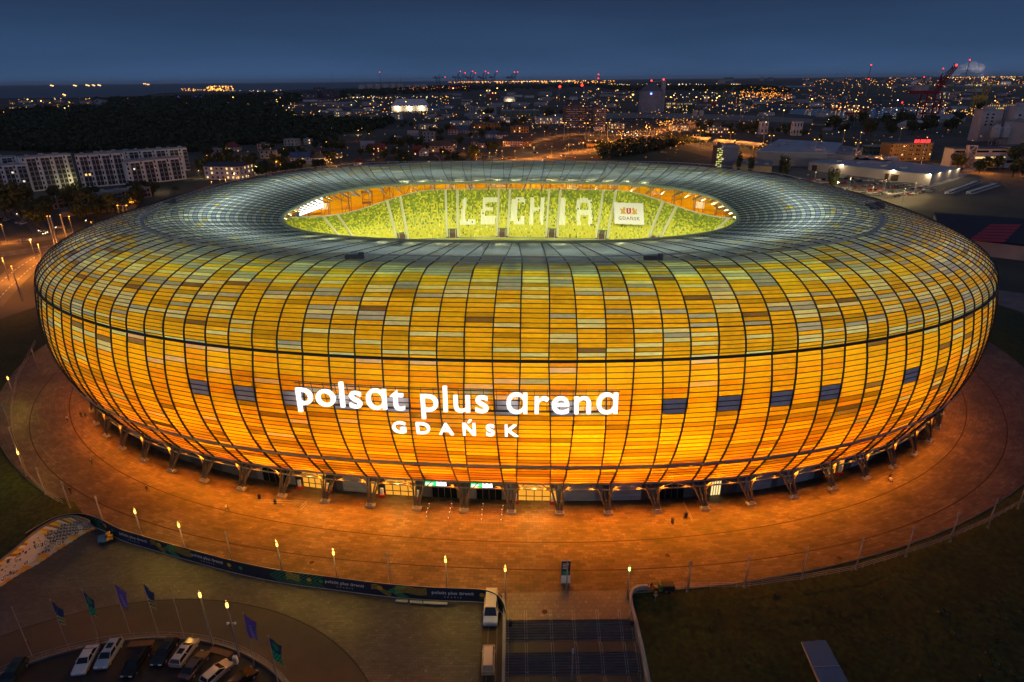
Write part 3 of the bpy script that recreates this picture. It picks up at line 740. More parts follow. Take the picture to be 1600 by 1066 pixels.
def annulus(name, r0, r1, z, material, nph=480, nr=8, parent=None, z1=None):
    ph = np.linspace(0, 2*np.pi, nph+1); V = []; UV = []
    for i in range(nr+1):
        f = i/nr; a = r0[0]+(r1[0]-r0[0])*f; b_ = r0[1]+(r1[1]-r0[1])*f; n_ = r0[2]+(r1[2]-r0[2])*f
        x, y = ring_pt(ph, a, b_, n_); zz = z if z1 is None else z+(z1-z)*f
        V.append(np.stack([x-XC, y, np.full_like(x, zz)], -1))
        arc = np.concatenate([[0], np.cumsum(np.hypot(np.diff(x), np.diff(y)))])
        if i == nr//2: arc_m = arc
    for i in range(nr+1): UV.append(np.stack([arc_m, np.full_like(arc_m, i/nr*(r1[1]-r0[1]))], -1))
    V = np.concatenate(V); UV = np.concatenate(UV); F = []; k = nph+1
    for i in range(nr):
        for q in range(nph): F.append((i*k+q, i*k+q+1, (i+1)*k+q+1, (i+1)*k+q))
    return np_mesh(name, rot(V), F, material, uv=UV)
SHP = [(a_, b_, n_) for a_, b_, n_ in ((60, 40, 2.5), EDGE)]
tag(annulus('promenade', (100, 74, 2.4), EDGE, 0.0, M['prom'], nr=10), kind='structure')
for q_, (a_, b_, n_) in enumerate(((121.8, 95.5, 2.2), (127.9, 102.0, 2.3))):
    tag(annulus('drainage_channel', (a_-.11, b_-.11, n_), (a_+.11, b_+.11, n_), .006, M['drain'], nr=1), kind='structure')
# side of the raised promenade
V = []; ph = np.linspace(0, 2*np.pi, 481)[:-1]; x, y = ring_pt(ph, *EDGE)
V = np.concatenate([np.stack([x-XC, y, np.full_like(x, -.002)], -1), np.stack([x-XC, y, np.full_like(x, ZG-.5)], -1)]); n = 480
tag(np_mesh('promenade_retaining_wall', rot(V), [(q, (q+1) % n, n+(q+1) % n, n+q) for q in range(n)], M['conc']), kind='structure')
# far ground
def ground_mat():
    m_ = mat('city_ground', (.03, .035, .028), .95); n = m_.node_tree; b = n.nodes['Principled BSDF']
    t = n.nodes.new('ShaderNodeTexCoord'); z = n.nodes.new('ShaderNodeTexNoise'); z.inputs['Scale'].default_value = .006; z.inputs['Detail'].default_value = 9; z.inputs['Roughness'].default_value = .6
    n.links.new(t.outputs['Object'], z.inputs['Vector']); r_ = n.nodes.new('ShaderNodeValToRGB'); n.links.new(z.outputs[0], r_.inputs[0])
    r_.color_ramp.elements[0].position = .38; r_.color_ramp.elements[0].color = (.026, .038, .024, 1); r_.color_ramp.elements[1].position = .62; r_.color_ramp.elements[1].color = (.105, .092, .078, 1)
    n.links.new(r_.outputs[0], b.inputs['Base Color']); return m_
g = MB(); S_ = 90000
xs = [-S_, -8000, -2500, -900, -400, 0, 400, 900, 2500, 8000, S_]; ys = [-1500, -400, 0, 400, 1000, 2500, 6000, 20000, S_]
for i in range(len(xs)-1):
    for j in range(len(ys)-1): g.poly([(xs[i], ys[j], ZG), (xs[i+1], ys[j], ZG), (xs[i+1], ys[j+1], ZG), (xs[i], ys[j+1], ZG)])
tag(g.build('ground', ground_mat()), kind='structure')
# grass slopes round the promenade
def slope(name, pa, pb, run, z0, z1):
    ph = np.linspace(pa, pb, 120); V = []; 
    for f, zz in ((0, z0), (.3, z0-.2), (.6, (z0+z1)/2), (1, z1)):
        x, y = ring_pt(ph, EDGE[0]+.05+run*f, EDGE[1]+.05+run*f, 2.0); V.append(np.stack([x-XC, y, np.full_like(x, zz)], -1))
    V = np.concatenate(V); F = [(i*120+q, i*120+q+1, (i+1)*120+q+1, (i+1)*120+q) for i in range(3) for q in range(119)]
    return tag(np_mesh(name, rot(V), F, M['grass']), kind='structure')
slope('grass_slope', R(-38), R(125), 42, -.12, -3.96)
slope('grass_slope', R(-235), R(-124.5), 42, -.12, -3.96)
# lower plaza
def flat(name, pts, z, material, kind='structure', uvs=1.0):
    V = np.array([(p[0], p[1], z) for p in pts]); o = np_mesh(name, V, [tuple(range(len(pts)))], material, uv=V[:, :2]*uvs)
    if kind: tag(o, kind=kind)
    return o
flat('lower_plaza', [(-84, -60), (-4.3, -60), (-5.0, -125), (-5.2, -150), (-118, -150), (-104, -118), (-88, -100), (-78, -92)], ZL, M['plaza'])
flat('vehicle_ramp', [(-4.35, -60), (-1.5, -60), (-1.9, -150), (-5.15, -150)], ZL-.05, mat('ramp_brown', (.06, .035, .022), .8, noise=.3, nscale=.5))
for x_ in (-3.9, -2.6): flat('ramp_track', [(x_, -100), (x_+.12, -100), (x_-.15, -150), (x_-.27, -150)], ZL-.044, M['conc_d'])
# darker ring of paving round the car park
CPx, CPy = -52, -136.0
def arcpts(r, a0, a1, n_=40, ex=1.25): return [(CPx+r*ex*math.cos(R(a0+(a1-a0)*i/n_)), CPy+r*math.sin(R(a0+(a1-a0)*i/n_))) for i in range(n_+1)]
dark = mat('dark_paving', (.062, .048, .042), .8, noise=.15, nscale=.3)
o_, i_ = arcpts(29.5, 0, 180), arcpts(22.3, 0, 180)
g = MB()
for q in range(40): g.poly([(*o_[q], ZL+.006), (*o_[q+1], ZL+.006), (*i_[q+1], ZL+.006), (*i_[q], ZL+.006)])
tag(g.build('dark_footpath', dark), kind='structure')
g = MB()
for q in range(40): g.poly([(*arcpts(29.7, 0, 180)[q], ZL+.008), (*arcpts(29.7, 0, 180)[q+1], ZL+.008), (*o_[q+1], ZL+.008), (*o_[q], ZL+.008)])
tag(g.build('path_edging', mat('edging', (.02, .018, .018), .8)), kind='structure')
g = MB(); g.poly([(x_, y_, ZL+.004) for x_, y_ in i_]); tag(g.build('car_park', mat('car_park_asphalt', (.020, .019, .021), .85, noise=.25, nscale=.3)), kind='structure')
# car-park railing
def railing(name, pts, z, label, hgt=1.1, step=2.0, mt=None, rails=(1.0, .5), parent=None, pr=.03):
    b = MB(); rt_ = thing(name, (pts[0][0], pts[0][1], z), label, 'railing') if parent is None else parent
    o0 = Vector((pts[0][0], pts[0][1], z)) if parent is None else Vector((0, 0, 0))
    P = [Vector((p[0], p[1], p[2] if len(p) > 2 else z))-o0 for p in pts]
    for f in rails:
        b = MB(); b.tube([p+Vector((0, 0, hgt*f)) for p in P], pr, 5); b.build('handrail', mt or M['steel'], rt_)
    b = MB(); b.cyl((0, 0, 0), (0, 0, hgt), pr, n=5); pm = b.mesh('post', mt or M['steel'])
    for i in range(len(P)-1):
        L_ = (P[i+1]-P[i]).length; k = max(1, int(L_/step))
        for q in range(k): inst(pm, 'post', rt_, P[i].lerp(P[i+1], q/k))
    return rt_
railm = mat('galvanised', (.33, .31, .32), .45, .4)
kr = arcpts(22.3, 5, 175, 48); railing('curved_railing', kr, ZL, 'curved galvanised railing round the dark car park', mt=railm, rails=(1.0, .55, .15))
b = MB()
ko, ki = arcpts(22.35, 2, 178), arcpts(22.0, 2, 178)
for q in range(40): b.prism([ki[q], ki[q+1], ko[q+1], ko[q]], ZL, ZL+.28)
tag(b.build('low_kerb_wall', M['conc_d']), 'low curved concrete kerb under the car park railing', 'kerb')
# landing and stairs
flat('stair_landing', [(-1.4, -107.2), (17.5, -106.9), (17.3, -112.6), (-1.2, -112.5)], .006, M['landing'])
stairm = mat('stair_stone', (.10, .092, .10), .8, noise=.15, nscale=1.2); nose = mat('stair_nosing', (.035, .032, .038), .8)
st = thing('stairs', (8, -113, 0), 'wide dark stone stairs in flights with paved landings', 'stairs')
yy = -112.6+113; zz = 0.0; b = MB(); nb = MB(); lb = MB()
for fl in range(4):
    for s_ in range(8):
        b.box(-9.4, 9.4, yy-.34, yy, zz-.62, zz-.15, mi=0); nb.box(-9.4, 9.4, yy-.342, yy-.26, zz-.149, zz-.14)
        yy -= .34; zz -= .15
    lb.box(-9.4, 9.4, yy-1.9, yy, zz-.6, zz-.002); yy -= 1.9
b.build('flight', stairm, st); nb.build('nosing', nose, st); lb.build('landing', M['landing'], st)
for i_, x_ in enumerate((-9.1, -6.4, -2.7, .6, 4.1, 7.4, 9.1)):
    for fl in range(3):
        y0 = .4-fl*(8*.34+1.9)+.9; z0 = -fl*1.2; x1_ = x_*1.0
        b = MB()
        for dx in (-.16, .16):
            P = [(x1_+dx, y0, z0+.95), (x1_+dx, y0-.9, z0+.95), (x1_+dx, y0-.9-2.72, z0-1.2+.95), (x1_+dx, y0-3.9, z0-1.2+.95)]
            b.tube(P, .028, 5)
            for p in P[1:]: b.cyl((p[0], p[1], p[2]-.95), p, .025, n=5)
        b.cyl((x1_-.16, y0, z0+.95), (x1_+.16, y0, z0+.95), .028, n=5); b.cyl((x1_-.16, y0-3.9, z0-.25), (x1_+.16, y0-3.9, z0-.25), .028, n=5)
        b.build('handrail', railm, st)
# cheek walls of the stairs
def wall_along(name, pts, ztp, zbt, th, label, material=None, cat='wall'):
    b = MB(); L_, R_ = [], []
    for i in range(len(pts)):
        p = Vector(pts[i][:2]); q0 = Vector(pts[max(0, i-1)][:2]); q1 = Vector(pts[min(len(pts)-1, i+1)][:2]); d = (q1-q0).normalized(); n_ = Vector((-d.y, d.x))*th/2
        L_.append(p+n_); R_.append(p-n_)
    zt = ztp if isinstance(ztp, (list, tuple)) else [ztp]*len(pts)
    for i in range(len(pts)-1):
        v = [(*L_[i], zbt), (*L_[i+1], zbt), (*R_[i+1], zbt), (*R_[i], zbt), (*L_[i], zt[i]), (*L_[i+1], zt[i+1]), (*R_[i+1], zt[i+1]), (*R_[i], zt[i])]
        b.add(v, [(0, 3, 2, 1), (4, 5, 6, 7), (0, 1, 5, 4), (1, 2, 6, 5), (2, 3, 7, 6), (3, 0, 4, 7)])
    return tag(b.build(name, material or M['conc']), label, cat)
wall_along('stair_wall', [(-1.75, -107.4), (-1.55, -110), (-1.55, -114), (-1.6, -120), (-1.7, -150)], [.1, .1, .1, -1.2, -3.8], -4.5, .42, 'long grey concrete wall between the stairs and the vehicle ramp')
rw = [(20.7, -106.6), (19.3, -106.7), (18.3, -107.3), (17.75, -108.4), (17.6, -110), (17.75, -113), (17.9, -117), (18.0, -124), (18.1, -150)]
wall_along('stair_wall', rw, [.75, .75, .75, .7, .6, .35, -.2, -1.4, -4], -4.5, .42, 'curved grey concrete wall between the stairs and the grass', M['conc'])
ph = np.linspace(R(-76.6), R(-36), 90); x, y = ring_pt(ph, EDGE[0]+.05, EDGE[1]+.05, 2.0); TP = rot(np.stack([x-XC, y, np.full_like(x, -.12)], -1)); TP[0] = (18.2, -107.3, -.12)
V = []; K_ = 14
for i in range(K_+1):
    f = i/K_; Q = TP.copy(); Q[:, 0] = TP[:, 0]*(1+.35*f*np.clip((TP[:, 0]-18)/40, 0, 1)); Q[:, 1] = TP[:, 1]*(1-f)+(-165)*f; Q[:, 2] = -.12-3.4*f**1.2+.25*np.sin(TP[:, 0]*.21+f*7)*f*(1-f)*4*np.clip((TP[:, 0]-18)/15, 0, 1); V.append(Q)
F = [(i*90+q, i*90+q+1, (i+1)*90+q+1, (i+1)*90+q) for i in range(K_) for q in range(89)]
tag(np_mesh('grass_bank', np.concatenate(V), F, M['grass']), kind='structure')

# ------------------------------------------------------------------ promenade furniture
def edge_pt(px, py, z=0.0): p = at(px, py, z); return (p.x, p.y, z)
EP = [edge_pt(*q) for q in [(56, 536), (27, 592), (18.6, 639.5), (20, 676.7), (44, 744), (74, 774.6), (100, 790)]]
railing('promenade_railing', EP, 0.0, 'grey railing along the promenade edge left of the stadium', mt=railm, rails=(1.0, .5, .1))
EP = [edge_pt(*q) for q in [(1012, 925), (1046, 920), (1110, 919.5), (1170, 918), (1250, 907), (1330, 893), (1400, 872), (1470, 848), (1540, 818), (1600, 785), (1660, 740), (1700, 690)]]
railing('promenade_railing', EP, 0.0, 'grey railing between the promenade and the dark grass on the right', mt=railm, rails=(1.0, .66, .33))
# low curb rail on the right of promenade further out
def lamp_post(h=6.2, lit=1):
    t = thing('lamp_post', (0, 0, 0), 'x', 'lamp post')
    b = MB(); b.cyl((0, 0, 0), (0, 0, .3), .2, .16, 10); b.cyl((0, 0, .3), (0, 0, h-1.0), .13, .10, 10); b.cyl((0, 0, h-.1), (0, 0, h+.25), .05, .03, 8); b.build('post', railm, t, True)
    b = MB(); b.cyl((0, 0, h-1.0), (0, 0, h-.3), .155, .155, 10); b.build('lamp_lens', [M['steel'], M['lamp_y'], emat('lamp_green', (.55, 1, .12), 8) if lit == 2 else M['lamp_y']][lit], t)
    b = MB(); b.cyl((0, 0, h-.3), (0, 0, h-.05), .2, .12, 10); b.build('lamp_cap', railm, t); return t
LPx = {0: lamp_post(6.2, 0), 1: lamp_post(6.2, 1), 2: lamp_post(6.2, 2)}; usedL = set()
LAMPS = [((222.5, 840), 1, 'lit lamp post behind the banner beside the prone seated pair', ), ((290, 862), 1, 0), ((440.6, 893), 1, 0), ((527.3, 907), 1, 0), ((698.8, 919), 1, 0), ((790, 933.5), 1, 0), ((980, 932.5), 2, 0),
         ((162.5, 820), 0, 0), ((362.5, 878), 0, 0), ((610, 913), 0, 0), ((110, 796), 0, 0), ((71, 773), 0, 0), ((885.5, 933), 0, 0),
         ((1074, 925), 0, 0), ((1163, 918), 0, 0), ((1252, 905), 0, 0), ((1337, 890), 0, 0), ((1415, 870), 0, 0), ((1484, 847), 0, 0), ((1543, 825), 0, 0), ((1590, 795), 0, 0),
         ((23, 622), 1, 0), ((41, 744), 1, 0), ((16, 668), 0, 0), ((27, 706), 0, 0), ((60, 578), 0, 0)]
LAB = ['lit amber lamp post behind the banner, nearest its left bend', 'lit amber lamp post behind the banner between the two left slogans', 'lit amber lamp post behind the banner right of its second slogan',
       'lit amber lamp post behind the banner left of its third slogan', 'lit amber lamp post behind the rightmost slogan of the banner', 'lit lamp post at the top left corner of the stairs', 'lamp post with a green lit head at the top right of the stairs',
       'unlit lamp post at the left bend of the banner', 'unlit lamp post behind the banner above its second slogan', 'unlit lamp post behind the banner above its third motif', 'unlit lamp post in the dark just left of the banner bend', 'unlit lamp post on the left promenade edge above the mural',
       'unlit post right behind the tall information board', 'first unlit lamp post right of the small tractor', 'second unlit lamp post along the right grass edge', 'third unlit lamp post along the right grass edge', 'fourth unlit lamp post along the right grass edge', 'fifth unlit lamp post along the right grass edge',
       'sixth unlit lamp post along the right grass edge', 'seventh unlit lamp post along the right grass edge', 'unlit lamp post on the promenade edge at the right rim of the picture',
       'lit amber lamp post on the far left promenade edge, the upper one', 'lit amber lamp post on the far left promenade edge, the lower one', 'unlit lamp post on the left edge between two lit ones, upper', 'unlit lamp post on the left edge between two lit ones, lower', 'unlit lamp post at the topmost left bend of the promenade']
for (pp, lit, _), lb_ in zip(LAMPS, LAB):
    p = at(pp[0], pp[1], 0.0); src = LPx[lit]
    if lit not in usedL: usedL.add(lit); o = src; o.location = p; o['label'] = lb_; kids(o)
    else: o = copy_tree(src, p, 0, lb_)
    o['group'] = 'lamp posts along the promenade edge'
    if lit == 1: plight('lamp_light', (p.x, p.y, 6.8), 1050, (1, .62, .07), .15, parent=None).name = 'lamp_light'
    if pp[0] == 885.5: o.location.y += .5

# banner on a curved fence
navy = mat('banner_navy', (.010, .022, .050), .6); bgreen = mat('banner_green', (.03, .32, .12), .6); byel = mat('banner_yellow', (.62, .40, .03), .6); bwht = mat('banner_white', (.75, .75, .78), .6)
for m_ in (bgreen, byel, bwht, navy): pass
BP = [(40, 834), (70, 816), (95, 806), (125, 803), (155, 811), (187, 827), (240, 843), (297, 859), (365, 877), (437.5, 891.6), (500, 900), (605, 913), (690, 919), (745, 921), (766, 924.5), (779, 932), (787, 944), (789, 954)]
BW = [Vector((at(x_, y_, 1.1).x, at(x_, y_, 1.1).y, 0)) for x_, y_ in BP]
def smooth_path(P, k=8):
    out = []
    for i in range(len(P)-1):
        p0, p1, p2, p3 = P[max(0, i-1)], P[i], P[i+1], P[min(len(P)-1, i+2)]
        for q in range(k):
            t = q/k; out.append(.5*((2*p1)+(p2-p0)*t+(2*p0-5*p1+4*p2-p3)*t*t+(3*p1-p0-3*p2+p3)*t**3))
    out.append(P[-1]); return out
BS = smooth_path(BW); BL = [0]
for i in range(1, len(BS)): BL.append(BL[-1]+(BS[i]-BS[i-1]).length)
BTOT = BL[-1]
def ban(s_, z, off=0.0):
    x = np.interp(s_, BL, [p.x for p in BS]); y = np.interp(s_, BL, [p.y for p in BS]); x2 = np.interp(s_+.2, BL, [p.x for p in BS]); y2 = np.interp(s_+.2, BL, [p.y for p in BS])
    x1 = np.interp(s_-.2, BL, [p.x for p in BS]); y1 = np.interp(s_-.2, BL, [p.y for p in BS])
    d = Vector((x2-x1, y2-y1, 0)); d.normalize(); n_ = Vector((d.y, -d.x, 0)); return Vector((x, y, z))+n_*off
def ban_s(px, py):  # banner length position seen at a pixel
    return min(range(len(BS)), key=lambda i: abs(proj_px(BS[i]+Vector((0, 0, .3)))[0]-px))
def proj_px(p):
    q = Vector(p)-CAMP; d = q.dot(vF); return 800+CAM_F*q.dot(vR)/d, 533+CAM_F*q.dot(vD)/d
bn = thing('banner_fence', (0, 0, 0), 'long curved navy banner fence with green and yellow motifs and a repeated white slogan', 'banner')
B0, B1 = -1.35, 1.1
b = MB(); K = 240
for i in range(K):
    s0, s1 = BTOT*i/K, BTOT*(i+1)/K; p, q = ban(s0, 0), ban(s1, 0); pi_, qi = ban(s0, 0, -.1), ban(s1, 0, -.1)
    b.add([(p.x, p.y, B0), (q.x, q.y, B0), (q.x, q.y, B1), (p.x, p.y, B1), (pi_.x, pi_.y, B0), (qi.x, qi.y, B0), (qi.x, qi.y, B1), (pi_.x, pi_.y, B1)], [(0, 1, 2, 3), (7, 6, 5, 4), (3, 2, 6, 7), (0, 4, 5, 1)])
b.build('banner_sheet', navy, bn)
b = MB(); b.tube([tuple(ban(BTOT*i/K, B0-.06, .03)) for i in range(K+1)], .07, 5); b.build('bottom_rail', M['conc_l'], bn); b = MB(); b.tube([tuple(ban(BTOT*i/K, B1+.04, -.05)) for i in range(K+1)], .035, 5); b.build('top_rail', M['conc_l'], bn)
def ban_text(txt, sc_, zc, h, name, material=bwht, off_b=.02, space=1.05):
    vs, fs = text_geo(txt, 1.0, off_b, space, 0, 'CENTER', 0, 2); m_ = MB()
    m_.add([tuple(ban(sc_+v[0]*h/.73, zc+v[1]*h/.73, .03)) for v in vs], fs); split_build(m_.v, m_.f, name, material, bn)
def ban_disc(sc_, zc, r, material, name='banner_emblem'):
    m_ = MB(); c = [tuple(ban(sc_+r*math.cos(w), zc+r*math.sin(w), .03)) for w in np.linspace(0, 2*math.pi, 17)[:-1]]; m_.add(c, [tuple(range(16))]); m_.build(name, material, bn)
def ban_wave(sa, sb, za, zb, material, n_=5, amp=.45, gapz=.26, name='banner_motif'):
    m_ = MB()
    for q in range(n_):
        L_ = [(sa+(sb-sa)*t, za+(zb-za)*t+amp*math.sin(t*5.2+.3)+q*gapz-.5) for t in np.linspace(0, 1, 18)]
        for (s0, z0), (s1, z1) in zip(L_[:-1], L_[1:]):
            c = lambda z: min(B1-.04, max(B0+.04, z))
            m_.add([tuple(ban(s0, c(z0), .025)), tuple(ban(s1, c(z1), .025)), tuple(ban(s1, c(z1+.11), .025)), tuple(ban(s0, c(z0+.11), .025))], [(0, 1, 2, 3)])
    m_.build(name, material, bn)
def ban_chev(sa, sb, material, name='banner_motif'):
    m_ = MB()
    for q in range(6):
        for sg in (1, -1):
            s0 = sa+(sb-sa)*(q/6); s1 = s0+1.7; c = lambda z: min(B1-.04, max(B0+.04, z)); z0 = -.1+sg*.0; z1 = -.1+sg*1.15
            m_.add([tuple(ban(s0, c(z0), .027)), tuple(ban(s0+.22, c(z0), .027)), tuple(ban(s1+.22, c(z1), .027)), tuple(ban(s1, c(z1), .027))], [(0, 1, 2, 3)])
    m_.build(name, material, bn)
def S_at(px): i = ban_s(px, 0); return BL[i]
for px in (205, 327, 542, 708):
    sc_ = S_at(px); ban_text('pols\u0251t plus \u0251ren\u0251', sc_, -.1, .62, 'banner_slogan'); ban_text('GDA\u0143SK', sc_, -.78, .27, 'banner_city_name', off_b=.01, space=2.4)
for px in (165, 360, 482, 753): ban_disc(S_at(px), .05, .40, byel); ban_text('\u2014\u2014', S_at(px), -.75, .3, 'banner_small_text', byel)
for px in (176, 375, 500, 770): ban_disc(S_at(px), -.02, .36, bgreen); ban_text('\u2014', S_at(px), -.75, .3, 'banner_small_text', bgreen)
for a_, c_ in ((233, 262), (580, 612)): ban_wave(S_at(a_), S_at(a_)+3.2, .1, -.3, byel, 4)
for a_ in (262, 612, 445): ban_wave(S_at(a_), S_at(a_)+(5 if a_ != 445 else 2.4), -.2, .3, byel, 6, .3, .24)
for a_ in (127, 252, 418, 602, 452): ban_chev(S_at(a_), S_at(a_)+(4.6 if a_ in (127, 418, 452) else 1.8), bgreen)
for px, z in ((247, .3), (598, .3)): ban_disc(S_at(px), z-.1, .45, byel)
# concrete edge wall under the banner
L_ = [ban(BTOT*i/60, 0, -.25) for i in range(61)]
wall_along('plaza_retaining_wall', [(p.x, p.y) for p in L_], -.02, ZL-1.5, .3, 'curved concrete retaining wall below the long navy banner', M['conc_d'])

# painted embankment wall on the left
top = [at(x_, y_, 1.0) for x_, y_ in ((140, 815), (118, 808), (95, 810), (70, 822), (45, 840), (20, 862), (-10, 886), (-60, 930))]
botm = [at(x_, y_, ZL) for x_, y_ in ((150, 826), (132, 834), (112, 847), (88, 862), (62, 880), (30, 898), (0, 918), (-50, 955))]
mw = thing('mural_wall', (0, 0, 0), 'sloping wall covered in a white, black and yellow spray-painted mural', 'mural wall')
N_ = 96; Mr = 22; V = []; F = []; C = []
tp = smooth_path(top, 14); bt = smooth_path(botm, 14); N_ = len(tp)-1
blobs = []
for _ in range(90): blobs.append((rng.uniform(0, N_), rng.uniform(0, Mr), rng.uniform(.8, 3.2), rng.integers(0, 5)))
rings = [(rng.uniform(8, N_), rng.uniform(7, Mr-4), rng.uniform(1.2, 2.6)) for _ in range(26)]
spots = [(rng.uniform(45, 90), rng.uniform(3, 18), rng.uniform(.5, 1.5)) for _ in range(38)]
wb = [(52, 7, 7.5), (60, 11, 6.5), (76, 9, 6.0), (84, 13, 5.5), (69, 12, 5.0)]
for i in range(N_*3+1):
    f = i/3; k0 = min(N_-1, int(f)); fr = f-k0; A_ = tp[k0].lerp(tp[k0+1], fr); B_ = bt[k0].lerp(bt[k0+1], fr)
    for j in range(Mr*2+1): V.append(tuple(A_.lerp(B_, j/(Mr*2))))
for i in range(N_*3):
    for j in range(Mr*2):
        a = i*(Mr*2+1)+j; F.append((a, a+1, a+Mr*2+2, a+Mr*2+1)); x_, y_ = i/3, j/2
        band_ = y_+1.2*math.sin(x_*.5)
        if band_ < 6: c = [(.50, .30, .03), (.62, .42, .05), (.26, .11, .02), (.60, .58, .58)][int((x_*.36+y_*.42)) % 4]
        elif band_ < 17.5: c = (.06, .055, .06) if (math.sin(x_*2.1+math.sin(y_*1.3)*2)+math.sin(y_*2.2+x_*.7)) > .1 else (.30, .28, .30)
        else: c = [(.46, .30, .12), (.40, .36, .36), (.55, .24, .03)][int(x_*.21+y_*.2) % 3]
        for (bx, by, r_) in wb:
            d = math.hypot((x_-bx)*1.0, (y_-by)*.85)/r_
            if d < .95: c = (.44, .42, .46) if all(math.hypot(x_-q_[0], y_-q_[1]) > q_[2] for q_ in spots) else (.05, .05, .06)
        for (bx, by, r_) in rings:
            d = math.hypot(x_-bx, y_-by)/r_
            if d < 1: c = (.60, .58, .62) if int(d*4) % 2 else (.03, .03, .035)
        if y_ > Mr-1 and math.sin(x_*1.3) > .3: c = (.16, .14, .14)
        C.append(c)
np_mesh('painted_face', V, F, mat('mural_paint', rough=.8, attr=True, noise=.1, nscale=1), C, parent=mw)
b = MB(); b.tube([tuple(p+Vector((0, 0, .08))) for p in tp], .22, 6); b.build('coping', M['conc_d'], mw)
V = []; 
for q_ in tp[::4]: V += [(q_.x-.1, q_.y+.1, .6), (q_.x-14, q_.y+13, -.5), (q_.x-70, q_.y+40, -3.8)]
n_ = len(V)//3; tag(np_mesh('grass_field', V, [(3*i+j, 3*i+j+1, 3*i+j+4, 3*i+j+3) for i in range(n_-1) for j in range(2)], M['grass']), kind='structure')

# benches below the banner
bm_ = thing('bench', (0, 0, 0), 'pale concrete bench under the banner', 'bench')
b = MB(); b.box(-.95, .95, -.25, .25, .36, .48); b.build('seat', M['conc_l'], bm_); b = MB(); b.box(-.8, -.6, -.2, .2, 0, .36); b.build('leg', M['conc_d'], bm_); b = MB(); b.box(.6, .8, -.2, .2, 0, .36); b.build('leg', M['conc_d'], bm_)
for q, px in enumerate((633, 653, 674, 694)):
    s0 = S_at(px); p = ban(s0, 0, .9); p2 = ban(s0+1, 0, .9); rz = math.atan2(p2.y-p.y, p2.x-p.x); lb_ = ['leftmost', 'second', 'third', 'rightmost'][q]+' of four pale benches below the banner'
    if q == 0: bm_.location = (p.x, p.y, ZL); bm_.rotation_euler.z = rz; bm_['label'] = lb_; bm_['group'] = 'benches below the banner'; kids(bm_)
    else: copy_tree(bm_, (p.x, p.y, ZL), rz, lb_)

# information board, bins, bollard lamps, barriers, manholes
ib = thing('information_board', at(883.5, 912, 0), 'tall information board with a dark upper half and white lower half above the stairs', 'information board')
b = MB(); b.box(-.75, .75, -.12, .12, 0, 4.6); b.build('body', M['steel'], ib)
b = MB(); b.box(-.7, .7, -.15, -.125, 1.9, 4.5); b.build('dark_panel', navy, ib); b = MB(); b.box(-.7, .7, -.15, -.125, .3, 1.75); b.build('white_panel', M['white'], ib)
b = MB()
for q in range(4): b.box(-.5, .45-.1*q, -.165, -.155, 4.0-.3*q, 4.12-.3*q)
b.build('printed_lines', bwht, ib); b = MB(); b.box(-.55, .55, -.165, -.155, 2.0, 2.6); b.build('green_strip', bgreen, ib)
for q, (px, py) in enumerate(((487, 879), (1043, 868), (851, 956), (834, 957), (1312, 872), (905, 948))):
    if q == 3 or q == 5: continue
    p = at(px, py, 0); b = MB(); b.cyl((0, 0, 0), (0, 0, .006), .42, .42, 14); o = b.build('manhole_cover', M['drain']); o.location = (p.x, p.y, .004)
    tag(o, ['', 'round rusty manhole cover on the right of the promenade', 'round rusty manhole cover on the stair landing', '', 'round rusty manhole cover by the right curve of the promenade', ''][q] or 'round manhole cover near the left drainage line', 'manhole cover')
for q, (px, py) in enumerate(((868, 869), (1104, 866), (865, 871.5))):
    if q: continue
def bollard(px, py, lab, red):
    p = at(px, py, 0); t = thing('bollard', p, lab, 'bollard', group='small bollards before the two glass doors'); b = MB(); b.cyl((0, 0, 0), (0, 0, .8), .06, n=6); b.build('post', M['red'] if red else M['steel'], t); b = MB(); b.ball((0, 0, .86), .07, n=5); b.build('lamp', M['head'], t); return t
for q, (px, py) in enumerate(((671, 793), (669, 800), (667, 806), (667, 813), (706, 793), (704, 800), (702.5, 806), (701, 815), (755, 793), (753.5, 802), (753, 810), (752.5, 817), (786, 796), (784.5, 802), (784, 810), (783, 818))):
    bollard(px, py, ['first', 'second', 'third', 'fourth'][q % 4]+' small bollard from the door in the '+['leftmost', 'second', 'third', 'rightmost'][q//4]+' row', q % 3 == 1)
def rope_line(px, name='barrier'): pass
for q, pts in enumerate((((405, 788), (480, 735+55), (470, 800)), ((1067, 789), (1082, 820)))):
    P = [at(x_, y_, 0) for x_, y_ in pts]; railing('glass_barrier', [(p.x, p.y) for p in P], 0.0, ['low thin barrier rail before the left entrance', 'low thin barrier rail before the right entrance'][q], hgt=1.0, mt=M['steel'])
def bin_(px, py, lab):
    t = thing('litter_bin', at(px, py, 0), lab, 'litter bin'); b = MB(); b.cyl((0, 0, 0), (0, 0, .95), .26, .30, 10); b.build('body', M['black'], t); b = MB(); b.cyl((0, 0, .95), (0, 0, 1.05), .32, .26, 10); b.build('lid', M['steel_dark'], t)
bin_(405.5, 779, 'dark litter bin left of the left entrance barrier'); bin_(430.5, 787, 'dark litter bin inside the left entrance barrier'); bin_(1050.5, 817, 'dark litter bin on the right promenade, left of its neighbour'); bin_(1071.5, 808, 'dark litter bin by the right entrance barrier'); bin_(797.5, 978, 'dark bin at the top left of the stairs'); bin_(987, 978, 'dark bin at the top right of the stairs')
